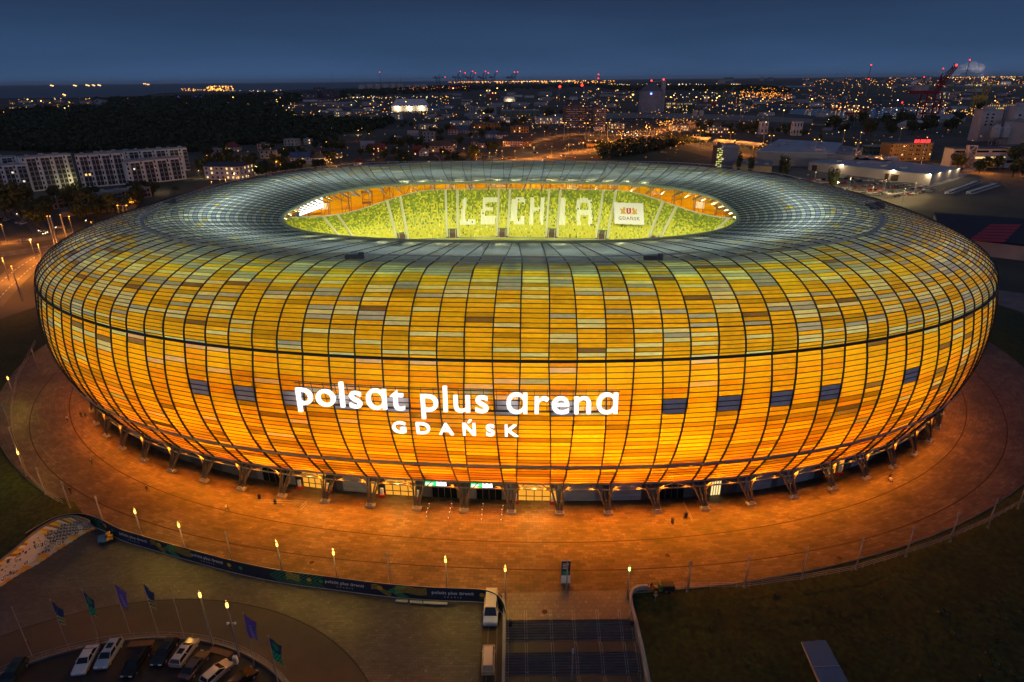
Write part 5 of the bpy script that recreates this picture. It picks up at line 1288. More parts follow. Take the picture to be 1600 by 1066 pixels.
# ---- building kit
unit = MB(); unit.box(-.5, .5, -.5, .5, 0, 1)
def umesh(key, m_): return cmesh(('unit', key), lambda: unit.mesh(key, m_))
MW = {}
def wmat(c, n_=.14):
    c = tuple(round(v, 3) for v in c)
    if c not in MW: MW[c] = mat('wall_paint', c, .85, noise=n_, nscale=.12)
    return MW[c]
win_d = mat('window_dark', (.012, .015, .022), .1, spec=.8); win_y = emat('window_lit', (1, .62, .22), 1.4, sample=False); win_w = emat('window_lit_white', (1, .85, .6), 1.1, sample=False)
def window(par, x, y, z, w, h, lit=0, side='f', name='window'):
    m_ = {0: win_d, 1: win_y, 2: win_w}[lit]; sc = (w, .12, h) if side == 'f' else (.12, w, h)
    return inst(umesh('window', win_d) if lit == 0 else umesh('window_lit%d' % lit, m_), name, par, (x, y, z), 0, sc)
def px_size(px, py, w, h, z=ZG):
    p = at(px, py, z); d = depth(p); return p, w*d/CAM_F, h*d/CAM_F*1.03
def gable(w, d, z0, h, over=.4, th=.25, hip=0.0, axis='x'):
    b = MB(); a, c = (w/2+over, d/2+over)
    if axis == 'y': a, c = (d/2+over, w/2+over)
    hp = hip*a
    v = [(-a, -c, z0), (a, -c, z0), (a, c, z0), (-a, c, z0), (-a+hp, 0, z0+h), (a-hp, 0, z0+h)]
    if axis == 'y': v = [(q[1], q[0], q[2]) for q in v]
    b.add(v, [(0, 1, 5, 4), (2, 3, 4, 5), (1, 2, 5), (3, 0, 4), (0, 3, 2, 1)] if axis == 'x' else [(0, 4, 5, 1), (2, 5, 4, 3), (1, 5, 2), (3, 4, 0), (0, 1, 2, 3)]); return b
def house(px, py, wp, hp, wc, rc, label, group=None, rz=0, floors=2, dm=None, flat_=False, lit=.12, cat='house', name='house', nwin=None, axis='x', hip=0.0, rh=.45):
    p, w, h = px_size(px, py, wp, hp); d = dm or w*.7; t = thing(name, (p.x, p.y+d/2, ZG), label, cat, R(rz), group)
    hw = h*(1-rh*(0 if flat_ else 1)); b = MB(); b.box(-w/2, w/2, -d/2, d/2, 0, hw); b.build('wall', wmat(wc), t)
    if flat_: b = MB(); b.box(-w/2-.2, w/2+.2, -d/2-.2, d/2+.2, hw, hw+.35)
    else: b = gable(w, d, hw, h-hw, .5, axis=axis, hip=hip)
    ro = b.build('roof', wmat(rc), t)
    if not flat_: b = MB(); b.box(w*.2-.4, w*.2+.4, -.4, .4, hw+(h-hw)*.5, h+.9); b.build('chimney', wmat((.25, .14, .1)), ro)
    else: b = MB(); b.box(-w*.2, w*.1, -d*.2, d*.2, hw+.35, hw+1.6); b.build('roof_hut', wmat((.22, .22, .24)), ro)
    n_ = nwin or max(2, min(8, int(w/4))); fh = hw/floors
    for f in range(floors):
        for i in range(n_):
            x = -w/2+(i+.5)*w/n_; l = 1 if random.random() < lit else 0; window(t, x, -d/2-.02, f*fh+fh*.32, min(1.5, w/n_*.5), fh*.46, l)
        m2 = max(1, int(n_*.6))
        for i in range(m2):
            window(t, (w/2+.02)*(1 if px < 800 else -1), -d/2+(i+.5)*d/m2, f*fh+fh*.32, min(1.4, d/m2*.4), fh*.46, 1 if random.random() < lit else 0, 's')
    inst(umesh('door', wmat((.12, .07, .05))), 'door', t, (w*.08, -d/2-.03, 0), 0, (1.1, .12, 2.2))
    return t
WH, CR, PK, GY, BR = (.62, .60, .60), (.52, .45, .36), (.5, .36, .33), (.34, .33, .35), (.30, .18, .12)
RDk, DKb, BLU, BRN = (.22, .05, .04), (.05, .055, .08), (.07, .12, .22), (.12, .08, .06)
HS = [ # px, py base, w, h, wall, roof, label, kwargs
 (361, 236, 22, 12, WH, RDk, 'white house with a big dark red hipped roof left of the stadium', dict(hip=.6, rh=.6)),
 (352, 281, 60, 24, WH, DKb, 'white three-storey block with blue-black roof and glowing balconies at the shoulder of the stadium', dict(floors=3, lit=.55, nwin=7, rz=-8, rh=.2)),
 (338, 246, 14, 12, GY, GY, 'small grey flat house above the dark red hipped roof', dict(flat_=True)), (412, 237, 18, 11, PK, BRN, 'pinkish house with a flat brown roof in the trees', dict(flat_=True)),
 (418, 248, 22, 12, CR, DKb, 'cream house with a black flat roof left of the green garden house', dict(flat_=True)), (455, 228, 22, 9, CR, GY, 'long cream low block in front of the dark wood', dict(flat_=True)),
 (481, 226, 12, 8, WH, GY, 'small white cube house beside the long cream block', dict(flat_=True)), (468, 256, 30, 16, WH, BLU, 'white house with a dark blue roof beside the green one', dict(rz=10)), (497, 259, 20, 20, WH, DKb, 'narrow white gabled house with a red side wall', dict(axis='y')),
 (486, 262, 14, 9, (.12, .3, .12), GY, 'small green garden house below the white gabled one', dict()), (500, 241, 26, 8, RDk, BRN, 'dark red long house behind the white gabled one', dict()),
 (515, 248, 30, 14, CR, DKb, 'cream block with dark roof lit from its left side', dict(lit=.3, floors=3)), (574, 236, 20, 14, PK, GY, 'pink narrow house with grey roof among dark trees', dict()), (588, 238, 26, 12, RDk, RDk, 'red house with a red roof and a glowing terrace', dict(lit=.5)),
 (560, 262, 14, 14, WH, RDk, 'white gabled house with red roof right at the roof line', dict(axis='y')), (575, 262, 20, 8, WH, DKb, 'low white house beside the gabled one at the roof line', dict()), (652, 243, 12, 14, RDk, RDk, 'red house with white gable, left half', dict()), (662, 244, 14, 12, WH, GY, 'white gabled half of the double house', dict(axis='y')),
 (677, 255, 20, 12, DKb, DKb, 'black steep-roofed house with white gable end at the roof line', dict(axis='y')), (688, 238, 38, 16, PK, BRN, 'long pinkish house with brown hipped roof', dict(hip=.3)), (706, 232, 14, 12, PK, BRN, 'small pinkish annex right of the long hipped house', dict()),
 (670, 222, 18, 14, GY, GY, 'grey three-storey block with dark windows', dict(floors=3, flat_=True)), (645, 214, 16, 9, PK, PK, 'pink low house in the trees', dict()), (652, 219, 18, 6, GY, BLU, 'low house with pale blue roof', dict()),
 (622, 219, 12, 6, BLU, BLU, 'tiny blue-roofed shed among dark trees', dict()), (707, 211, 14, 14, PK, RDk, 'pink gabled house with a red roof', dict(axis='y')), (722, 209, 20, 10, GY, BLU, 'house with a bright grey-blue roof', dict()), (719, 196, 30, 12, WH, DKb, 'white villa with a black roof and a row of pointed shrubs', dict(nwin=8, hip=.3)),
 (769, 216, 20, 10, WH, BLU, 'white house with blue-grey roof and dormers, left', dict()), (785, 217, 18, 10, WH, DKb, 'white house with a dark roof and dormers, right', dict()), (760, 231, 24, 12, PK, DKb, 'pinkish terrace house with dark roof', dict(nwin=6)), (744, 226, 16, 8, CR, BRN, 'cream low house left of the pinkish terrace', dict()),
 (803, 229, 34, 14, PK, DKb, 'long pink tenement with a black mansard roof', dict(nwin=9, floors=3)), (825, 229, 12, 13, (.5, .25, .08), BRN, 'orange lit end house of the long tenement', dict(lit=.4)), (762, 201, 40, 7, (.42, .2, .06), BRN, 'long orange-lit brick wall building', dict(flat_=True)), (812, 208, 28, 9, (.42, .2, .06), BRN, 'shorter orange-lit brick building right of the long one', dict(flat_=True)),
 (534, 183, 24, 7, WH, GY, 'white low workshop with a lit front', dict(flat_=True, lit=.4)), (574, 174, 12, 5, WH, WH, 'small white tent-roofed hall', dict()), (584, 187, 16, 6, CR, GY, 'cream flat workshop right of the white one', dict(flat_=True)), (620, 187, 17, 7, WH, WH, 'bright white box hall among dark workshops', dict(flat_=True)), (560, 178, 20, 6, GY, GY, 'grey long workshop right of the tent-roofed hall', dict(flat_=True)),
 (603, 185, 14, 7, (.08, .12, .25), GY, 'blue small hall left of the bright white box', dict(flat_=True)), (683, 186, 40, 6, GY, GY, 'long grey low hall with pale roof', dict()), (686, 187, 14, 8, CR, BRN, 'small cream gabled shed on the long hall', dict(axis='y')), (668, 202, 28, 6, CR, GY, 'cream terrace lit orange in the trees', dict(flat_=True, lit=.3)),
 (750, 186, 50, 6, GY, GY, 'wide pale flat-roofed hall behind the white villa', dict(flat_=True)), (813, 183, 60, 9, (.13, .19, .15), GY, 'wide grey-green flat hall', dict(flat_=True)), (858, 194, 42, 9, WH, GY, 'white hall with a blue light strip on its roof', dict(flat_=True, lit=.5)), (776, 187, 14, 6, GY, BLU, 'pale blue-roofed kiosk hall', dict()), (790, 192, 14, 7, WH, WH, 'white small hall with a lit door', dict(flat_=True)),
 (937, 205, 16, 5, WH, WH, 'white flat kiosk right of the dark tower block', dict(flat_=True)), (965, 202, 22, 8, GY, BLU, 'pale blue filling-station building with white lights', dict(flat_=True, lit=.6)),
 (1063, 205, 26, 8, CR, GY, 'lit cream service station by the junction', dict(flat_=True, lit=.5)), (1123, 209, 30, 8, (.3, .2, .25), GY, 'long mauve hall with a row of white lights', dict(flat_=True, lit=.6)), (1245, 212, 14, 20, WH, GY, 'tall pale windowless block with a lit foot', dict(flat_=True, lit=0)), (1193, 210, 12, 18, WH, GY, 'tall pale twin silo block with a lamp on top', dict(flat_=True, lit=0)),
 (1165, 175, 12, 8, GY, GY, 'grey cube hall beside the harbour road', dict(flat_=True)), (1213, 173, 22, 7, BLU, BLU, 'blue hall by the harbour basin', dict(flat_=True)), (1290, 183, 20, 5, WH, WH, 'white flat hall at the harbour, left', dict(flat_=True)), (1200, 181, 20, 4, WH, WH, 'thin white hall left of the basin', dict(flat_=True)),
 (1135, 172, 20, 7, BLU, BLU, 'blue container hall beneath the ship', dict(flat_=True)), (1076, 174, 20, 9, (.03, .1, .07), DKb, 'dark green hall right of the big grey silo', dict(flat_=True)), (1050, 169, 14, 8, (.6, .5, .3), GY, 'lit yellow hall at the foot of the big grey silo', dict(flat_=True, lit=.7)), (1071, 170, 20, 8, (.6, .5, .3), GY, 'second lit yellow hall right of the silo', dict(flat_=True, lit=.7)),
 (1372, 242, 32, 12, (.05, .12, .09), (.4, .42, .46), 'dark green low hall with a white roof left of the orange hotel', dict(flat_=True)), (1560, 200, 20, 6, CR, GY, 'cream flat hall before the right grain works', dict(flat_=True)), (1500, 176, 24, 9, (.2, .2, .2), GY, 'grey gabled hall by the quay cranes', dict()), (1475, 155, 14, 10, WH, WH, 'white tall hall behind the yellow crane', dict(flat_=True)), (1488, 156, 12, 10, PK, GY, 'pale narrow hall behind the yellow crane', dict(flat_=True)),
 (1572, 172, 28, 8, (.6, .42, .15), GY, 'brightly lit yellow hall at the right edge', dict(flat_=True, lit=.8)),
]
for (px, py, wp, hp, wc, rc, lb_, kw) in HS: house(px, py, wp, hp, wc, rc, lb_, group='houses and halls behind the stadium', **kw)
# more halls and houses far out, each on its own plot
far_h = []
zones = [((480, 160), (760, 176), 26), ((900, 160), (1180, 172), 14), ((1160, 142), (1330, 168), 22), ((1280, 190), (1380, 204), 8), ((1440, 140), (1590, 168), 18), ((20, 158), (230, 172), 22), ((420, 150), (560, 166), 14), ((700, 146), (1000, 158), 20), ((1120, 126), (1580, 138), 26)]
for (xa, ya), (xb, yb), n_ in zones:
    for _ in range(n_): far_h.append((random.uniform(xa, xb), random.uniform(ya, yb)))
far_h.sort()
for i, (px, py) in enumerate(far_h):
    wp = random.uniform(7, 22)*(1 if py > 140 else .7); hp = random.uniform(2.5, 5.5); wc = random.choice([WH, CR, GY, PK, GY, (.25, .27, .3)]); rc = random.choice([GY, DKb, BRN, BLU, RDk, (.3, .3, .32)])
    cn = {WH: 'white', CR: 'cream', GY: 'grey', PK: 'pinkish'}.get(wc, 'blue-grey')
    p, w, h = px_size(px, py, wp, hp); d = w*.6; t = thing('distant_hall', (p.x, p.y, ZG), 'distant low %s hall, %s from the left along the far town' % (cn, ordw(i)) if i < 99 else 'distant low %s hall, %s from the right along the far town' % (cn, ordw(len(far_h)-1-i)), 'building', R(random.uniform(-30, 30)), 'distant halls of the far town')
    b = MB(); b.box(-w/2, w/2, -d/2, d/2, 0, h*.75); b.build('wall', wmat(wc), t)
    b = gable(w, d, h*.75, h*.3, .3) ; b.build('roof', wmat(rc), t)

# ------------------------------------------------------------------ landmark buildings
def apartment(px0, py0, px1, py1, hpx, dm, label, floors=6, bays=16, step=None):
    "white block along the line between two pixels"
    A_, B_ = at(px0, py0, ZG), at(px1, py1, ZG); d = B_-A_; L_ = d.length; h = hpx*depth(A_.lerp(B_, .5))/CAM_F; t = thing('apartment_block', A_.lerp(B_, .5), label, 'apartment block', math.atan2(d.y, d.x), 'white apartment blocks left of the stadium')
    b = MB(); b.box(-L_/2, L_/2, 0, dm, 0, h); b.build('wall', wmat((.82, .80, .80)), t)
    b = MB(); b.box(-L_/2, L_/2, .3, dm-.3, h, h+.5); b.box(-L_/2-.1, L_/2+.1, -.1, .3, h, h+.9); rf = b.build('roof', wmat((.34, .35, .38)), t)
    for q in range(int(L_/9)): b = MB(); x = -L_/2+4+q*9; b.box(x, x+2.2+q % 3, dm*.4, dm*.6, h+.5, h+1.6+.3*(q % 2)); b.build('roof_unit', wmat((.42, .43, .45)), rf)
    fh = h/floors; bw = L_/bays; cnt = 0
    for i in range(bays):
        kind = (i*5+i//3) % 4
        x = -L_/2+(i+.5)*bw
        if kind in (1, 2):   # flat dark panel standing for the shaded loggia recess, with balcony slabs
            b = MB(); b.box(x-bw*.44, x+bw*.44, -.04, .0, fh*.25, h-fh*.35); lg = b.build('loggia', wmat((.045, .045, .055)), t)
            bk = (round(bw, 2),)
            def mk():
                b = MB(); b.box(-bw*.44, bw*.44, -1.0, -.04, -.12, .05); b.box(-bw*.44, bw*.44, -1.0, -.95, .05, .95); return b.mesh('balcony', wmat((.24, .24, .27)))
            for f in range(1, floors): inst(cmesh(('balc', bk), mk), 'balcony', lg, (x, 0, f*fh))
            if random.random() < .12: window(t, x+.4, -.09, fh*(1+int(random.random()*(floors-1)))+.4, 1.3, fh*.5, random.choice((1, 2)))
        else:
            for f in range(floors):
                if cnt < 95: window(t, x+(.3 if kind else -.3)*bw*.5, -.03, f*fh+fh*.3, 1.1, fh*.55, 1 if random.random() < .02 else 0); cnt += 1
    return t
apartment(-30, 305, 52, 300, 42, 13, 'leftmost white apartment block, lower front wing with dark loggias', 6, 12)
apartment(48, 300, 124, 292, 50, 13, 'white apartment block with a tall white end wall, second from the left', 7, 11)
apartment(-20, 282, 35, 277, 32, 12, 'pale block behind the leftmost apartments with glassy corner', 6, 7)
apartment(130, 294, 204, 288, 48, 13, 'third white apartment block beside the lit yard', 6, 13)
apartment(204, 290, 292, 280, 34, 13, 'front white wing with stepped loggias right of the third block', 5, 13)
apartment(158, 276, 298, 266, 34, 13, 'long tall white apartment block behind the front wings', 6, 20)
t = apartment(86, 328, 238, 308, 15, 12, 'long low beige two-storey block below the white apartments', 2, 22); t['group'] = 'low beige blocks'
for ch in t.children:
    if ch.name.startswith('wall'): ch.data.materials[0] = wmat((.34, .28, .24))
p, w, h = px_size(150, 333, 100, 5); t = thing('annex', (p.x, p.y+4, ZG), 'low dark annex roof below the long beige block', 'annex', R(38)); b = MB(); b.box(-w/2, w/2, -5, 5, 0, 3.2); b.build('wall', wmat((.3, .25, .2)), t); b = MB(); b.box(-w/2-.4, w/2+.4, -5.4, 5.4, 3.2, 3.6); b.build('roof', wmat((.07, .08, .09)), t)
lit_yard = at(126, 294, ZG); plight('yard_lamp', (lit_yard.x-3, lit_yard.y-2, ZG+5), 1600, (1, .85, .35), .4, parent=None)

def slab(px, py, wp, hp, dm, label, cols=14, floors=10, wc=(.22, .22, .27), name='tower_block', rz=0):
    p, w, h = px_size(px, py, wp, hp); t = thing(name, (p.x, p.y+dm/2, ZG), label, 'tower block', R(rz)); b = MB(); b.box(-w/2, w/2, -dm/2, dm/2, 0, h); b.build('wall', wmat((.07, .07, .11)), t)
    b = MB(); b.box(-w/2-.3, w/2+.3, -dm/2-.3, dm/2+.3, h, h+.8); b.box(-w*.1, w*.05, -2, 2, h+.8, h+4); b.build('roof', wmat((.1, .1, .12)), t)
    for f in range(floors):
        b = MB()
        for c_ in range(cols):
            if (c_*7+f*3+(c_*f) % 4) % 3: b.box(-w/2+c_*w/cols+.3, -w/2+(c_+1)*w/cols-.2, -dm/2-.5, -dm/2-.02, f*h/floors+.4, f*h/floors+1.6)
        b.build('balcony', wmat((.36, .35, .38)), t)
    for q in range(9): window(t, -w/2+(q*2.7 % cols+.5)*w/cols, -dm/2-.03, (q*3 % floors)*h/floors+1.6, 1.4, 1.2, random.choice((1, 2, 0)))
slab(902, 200, 44, 29, 14, 'broad dark tower block with pale balcony bands behind the stadium', 12, 9); slab(936, 202, 20, 30, 14, 'narrower darker part of the tower block with pale stripes', 5, 10)
for i, (px, py, wp, hp) in enumerate(((484, 158, 26, 13), (516, 157, 30, 14), (500, 146, 18, 8), (438, 152, 10, 8))):
    slab(px, py, wp, hp, 14, ['dim brown slab block beside the wood, left', 'dim brown slab block beside the wood, right', 'far brown slab block behind the two dim ones', 'small far slab block left of the dim ones'][i], 8, 6)
slab(1122, 262, 10, 30, 12, 'narrow tower with a chequer of lit yellow windows', 3, 10)
p, w, h = px_size(1122, 262, 10, 30); t = thing('lit_stair_tower', (p.x, p.y-.6, ZG), 'glowing yellow-green glazed stair front of the narrow tower', 'stair tower')
for f in range(11):
    b = MB()
    for c_ in range(3):
        if (f*3+c_*5) % 4: b.box(-w/2+.4+c_*w/3.2, -w/2+.2+(c_+.8)*w/3.2, -.1, .1, f*h/11.5+.5, f*h/11.5+h/17)
    b.build('window', cmesh('stairglow', lambda: emat('stair_glow', (.85, .9, .2), 1.1, sample=False)), t)
p, w, h = px_size(1140, 262, 24, 30); t = thing('office_block', (p.x, p.y+9, ZG), 'plain blue-grey windowless block right of the glowing stair front', 'building'); b = MB(); b.box(-w/2, w/2, -8, 8, 0, h); b.build('wall', wmat((.20, .22, .30)), t); b = MB(); b.box(-w/2-.2, w/2+.2, -8.2, 8.2, h, h+.6); b.build('roof', wmat((.32, .34, .4)), t)

# large sheds
def shed(pts, h, wc, rc, label, slope_=0.0, name='warehouse', units=6, rz=0):
    P = [at(x_, y_, ZG) for x_, y_ in pts]; c = sum(P, Vector())/len(P); t = thing(name, (c.x, c.y, ZG), label, 'warehouse'); Q = [(q.x-c.x, q.y-c.y) for q in P]
    b = MB(); b.prism(Q, 0, h); b.build('wall', wmat(wc), t); b = MB(); b.prism([(x_*1.005, y_*1.005) for x_, y_ in Q], h, h+.9); rf = b.build('roof', wmat(rc), t)
    for q in range(units):
        f, g_ = random.uniform(.15, .85), random.uniform(.2, .8); x_ = (Q[0][0]*(1-f)+Q[1][0]*f)*(1-g_)+(Q[3][0]*(1-f)+Q[2][0]*f)*g_; y_ = (Q[0][1]*(1-f)+Q[1][1]*f)*(1-g_)+(Q[3][1]*(1-f)+Q[2][1]*f)*g_
        b = MB(); b.box(x_-2, x_+2, y_-1.5, y_+1.5, h+.9, h+2.2); b.build('roof_unit', wmat((.3, .31, .34)), rf)
    return t, P, c
t, P, c = shed([(1262, 266), (1452, 289.5), (1497, 277.5), (1330, 258)], 7, (.46, .43, .42), (.30, .34, .42), 'big pale warehouse with a flat grey-blue roof above the car park')
for f_, wd in ((.06, 5), (.68, 3), (.74, 6)):
    A_, B_ = P[0]-c, P[1]-c; d = (B_-A_).normalized(); q = A_.lerp(B_, f_); Mx = Matrix.Translation((q.x, q.y, 0)) @ Matrix.Rotation(math.atan2(d.y, d.x), 4, 'Z'); b = MB(); b.box(-wd/2, wd/2, -.15, -.02, 0, 5, M=Mx); b.build('door', wmat((.06, .04, .035)), t)
for f_ in (.30, .72, .985):
    q = P[0].lerp(P[1], f_); d = (P[1]-P[0]).normalized(); n_ = Vector((d.y, -d.x, 0)); plight('wall_lamp', q+n_*1.4+Vector((0, 0, 8)), 2200, (1, .72, .35), .15, parent=None)
    b = MB(); b.box(-.5, .5, -.9, 0, 7.6, 8.1); o = b.build('wall_lamp', M['lamp_w'], t); o.location = q-c+n_*.1
for f_ in (.25, .6, .9): q = P[1].lerp(P[2], f_)+Vector((1.5, -.6, 0)); plight('wall_lamp', q+Vector((0, 0, 8)), 1100, (1, .72, .35), .15, parent=None)
shed([(1180, 258), (1300, 262), (1312, 243), (1215, 236)], 12, (.30, .31, .33), (.36, .40, .48), 'grey warehouse with a pale blue roof right of the glowing tower')
shed([(1290, 262), (1330, 265), (1345, 250), (1310, 246)], 11, (.24, .24, .27), (.20, .22, .28), 'dark grey hall between the two big warehouses')
shed([(1300, 262), (1400, 267), (1400, 258), (1320, 254)], 7, (.3, .3, .32), (.33, .36, .43), 'flat annex hall behind the big pale warehouse')
shed([(1144, 266), (1205, 270), (1206, 262), (1150, 260)], 5, (.5, .4, .2), (.2, .2, .22), 'low hall with a glowing yellow eave behind the stadium rim')
A_, B_ = at(1130, 264, ZG+6), at(1187, 272, ZG+6); b = MB(); b.cyl(A_, B_, .7, n=4); tag(b.build('light_strip', emat('eave_strip', (1, .72, .2), 1.6)), 'long glowing yellow light strip along the low hall', 'light strip')
t, P, c = shed([(1470, 392), (1700, 420), (1720, 372), (1455, 353)], 6.5, (.42, .36, .33), (.012, .02, .038), 'dark navy hall with red roof stripes and pale wall at the right edge', units=0)
b = MB()
A0_, A1_, A2_, A3_ = [at(x_, y_, ZG+7.45) for x_, y_ in ((1513, 376), (1569, 378.5), (1597, 350), (1549, 349.5))]
for q in range(6):
    f0, f1 = q/6, q/6+.13; b.poly([tuple(A0_.lerp(A3_, f0)-c), tuple(A1_.lerp(A2_, f0)-c), tuple(A1_.lerp(A2_, f1)-c), tuple(A0_.lerp(A3_, f1)-c)]); b.m[-1] = 0
for i_, v_ in enumerate(b.v): b.v[i_] = (v_[0], v_[1], 7.43)
b.build('roof_stripe', wmat((.50, .03, .06)), t)

# hotel with red roof sign
p, w, h = px_size(1420, 252, 68, 25); t = thing('hotel', (p.x, p.y+9, ZG), 'orange-brown four-storey hotel with red rooftop lettering', 'hotel', R(4)); b = MB(); b.box(-w/2, w/2, -8, 8, 0, h); b.build('wall', wmat((.40, .22, .08)), t); b = MB(); b.box(-w/2-.2, w/2+.2, -8.2, 8.2, h, h+.8); b.build('roof', wmat((.2, .15, .12)), t)
for f in range(4):
    for i in range(12): window(t, -w/2+(i+.5+.18*(1 if i % 2 else -1))*w/12, -8.03, f*h/4+h*.08, w/12*.36, h/4*.40, 1 if (i, f) in ((3, 1), (11, 1), (7, 0)) else 0)
sr_ = emat('sign_red', (1, .03, .03), 3); xq = w*.03   # two illegible red words
for nl, gap_ in ((3, w*.022), (6, 0)):
    for q in range(nl):
        b = MB(); b.box(xq, xq+w*.031, -8.4, -8.2, h+.9, h+4.0-.25*(q % 2)); b.build('sign_letter', sr_, t); xq += w*.040
    xq += gap_
hl_ = at(1400, 256, ZG); plight('hotel_lamp', (hl_.x, hl_.y-16, ZG+9), 9000, (1, .5, .15), .5, parent=None); plight('hotel_lamp', (hl_.x+45, hl_.y-16, ZG+9), 8000, (1, .5, .15), .5, parent=None)

# white factory building right, with external stair and lit strip
def strips(px, py, wp, hp, dm, label, n_, wc, rz=0, lit=None, name='factory'):
    p, w, h = px_size(px, py, wp, hp); t = thing(name, (p.x, p.y+dm/2, ZG), label, 'factory', R(rz)); b = MB(); b.box(-w/2, w/2, -dm/2, dm/2, 0, h); b.build('wall', wmat(wc), t); b = MB(); b.box(-w/2-.2, w/2+.2, -dm/2-.2, dm/2+.2, h, h+1); b.build('roof', wmat((.1, .11, .13)), t)
    for f in range(n_):
        k = max(3, int(w/14))
        for i in range(k): window(t, -w/2+(i+.5)*w/k, -dm/2-.03, (f+.45)*h/n_, w/k*.82, h/n_*.3, 1 if lit == f and i in (k//3, k//3+1) else 0, name='window')
    return t, w, h
strips(1527, 262, 84, 27, 14, 'long white factory with dark window strips below the grain works', 3, (.50, .48, .50), rz=-2, lit=1)
strips(1590, 262, 44, 30, 14, 'white factory wing cut by the right edge', 2, (.55, .53, .53))
p, w, h = px_size(1507, 262, 12, 33); t = thing('stair_tower', (p.x, p.y-3, ZG), 'zigzag white outdoor stair tower on the factory front', 'stair tower'); b = MB()
for f in range(4): z = f*h/4; b.box(-w/2, w/2, -2, 2, z+h/4-.6, z+h/4); b.cyl((-w/2 if f % 2 else w/2, -2, z), (w/2 if f % 2 else -w/2, -2, z+h/4), .5, n=4)
for x_ in (-w/2, w/2): b.box(x_-.4, x_+.4, -2, 2, 0, h)
b.build('stair_frame', wmat((.5, .48, .5)), t)
# grain works
def grain(px, py, wp, hp, dm, label, rows, cols):
    p, w, h = px_size(px, py, wp, hp); t = thing('grain_elevator', (p.x, p.y+dm/2, ZG), label, 'grain elevator'); b = MB(); b.box(-w/2, w/2, -dm/2, dm/2, 0, h); b.build('wall', wmat((.50, .49, .52)), t); b = MB(); b.box(-w/2-.4, w/2+.4, -dm/2-.4, dm/2+.4, h, h+1.2); b.box(-w*.3, w*.2, -3, 3, h+1.2, h+4.5); b.build('roof', wmat((.4, .4, .44)), t)
    for r_ in range(rows):
        for c_ in range(cols): window(t, -w*.28+c_*w*.28, -dm/2-.04, h*(.52+r_*.11), w*.11, h*.05, 0)
grain(1541, 221, 30, 44, 18, 'tall white grain works tower with small windows, left', 4, 2); grain(1592, 222, 36, 50, 18, 'tall white grain works tower at the right edge', 3, 3)
shed([(1560, 226), (1600, 228), (1610, 218), (1566, 216)], 26, (.44, .40, .40), (.3, .28, .28), 'squat pale annex block between the grain towers')
for q, px in enumerate((1546, 1561)):
    p, w, h = px_size(px, 226, 14, 30); t = thing('silo', (p.x, p.y-5, ZG), ['left white cone-topped silo on legs before the grain works', 'right white cone-topped silo on legs before the grain works'][q], 'silo'); b = MB(); b.cyl((0, 0, h*.38), (0, 0, h*.82), w*.45, n=18); b.cyl((0, 0, h*.82), (0, 0, h), w*.47, .4, 18); b.cyl((0, 0, h*.28), (0, 0, h*.38), w*.2, w*.45, 18); b.build('tank', wmat((.5, .5, .53)), t)
    for k in range(5): a = k*2*math.pi/5; b = MB(); b.cyl((w*.4*math.cos(a), w*.4*math.sin(a), 0), (w*.4*math.cos(a), w*.4*math.sin(a), h*.4), .5, n=6); b.build('leg', M['steel'], t)
# big round silo behind the stadium with flat tower
p, w, h = px_size(1019, 176, 36, 46); t = thing('round_silo', (p.x, p.y+w/2, ZG), 'massive round grey silo with a conical roof and a blue lamp', 'silo'); b = MB(); b.cyl((0, 0, 0), (0, 0, h*.66), w/2, n=36)
for k in range(36): a = k*2*math.pi/36; b.cyl((w/2*math.cos(a), w/2*math.sin(a), 0), (w/2*math.cos(a), w/2*math.sin(a), h*.66), w*.012, n=4)
b.build('drum', wmat((.34, .33, .38)), t); b = MB(); b.cyl((0, 0, h*.66), (0, 0, h*.88), w*.51, w*.16, 36); b.cyl((0, 0, h*.88), (0, 0, h*.93), w*.10, w*.10, 12); b.build('roof', wmat((.14, .14, .18)), t)
b = MB(); b.ball((-w*.1, -w*.5, h*.58), w*.035, n=5); b.build('blue_lamp', emat('blue_lamp', (.15, .25, 1), 8), t)
b = MB(); b.box(w*.42, w*.60, -4, 6, 0, h*.98); b.build('lift_tower', wmat((.40, .39, .43)), t); b = MB(); b.cyl((0, 0, h*.93), (w*.5, 0, h*.97), w*.03, n=4); b.build('conveyor', wmat((.4, .4, .44)), t)
b = MB(); b.ball((w*.5, 0, h*1.0), 2.2, n=5); b.ball((-w*.02, 0, h*.97), 2.0, n=5); b.build('warning_lamp', emat('warn_red', (1, .04, .03), 6, sample=False), t)
# white tents
def tent(px, py, wp, hp, dm, label, c=(.62, .60, .62), lamps=0):
    p, w, h = px_size(px, py, wp, hp); t = thing('tent_hall', (p.x, p.y+dm/2, ZG), label, 'tent hall'); b = MB(); b.box(-w/2, w/2, -dm/2, dm/2, 0, h*.45); b.build('wall', wmat(c), t); b = gable(w, dm, h*.45, h*.55, .5, hip=.22); b.build('roof', wmat(c), t)
    for q in range(lamps): plight('tent_lamp', (p.x-w/2+(q+.5)*w/lamps, p.y-6, ZG+8), 14000, (1, .75, .4), .6, parent=None)
tent(640, 174, 56, 17, 50, 'large white hipped tent hall lit from below', lamps=3); tent(1434, 201, 32, 11, 30, 'white domed tent hall below the red quay crane'); tent(796, 159, 18, 7, 30, 'small white pointed salt tent', (.7, .65, .6), 1); tent(1478, 192, 40, 12, 30, 'long grey gabled hall right of the domed tent', (.33, .34, .38)); tent(1495, 190, 26, 9, 24, 'pale grey pitched hall by the quay', (.4, .4, .42))
tent(775, 168, 26, 6, 20, 'arched grey hall left of the tower block, first', (.3, .3, .33)); tent(812, 167, 28, 6, 20, 'arched grey hall left of the tower block, second', (.3, .3, .33)); tent(845, 166, 22, 6, 20, 'arched grey hall left of the tower block, third', (.3, .3, .33))
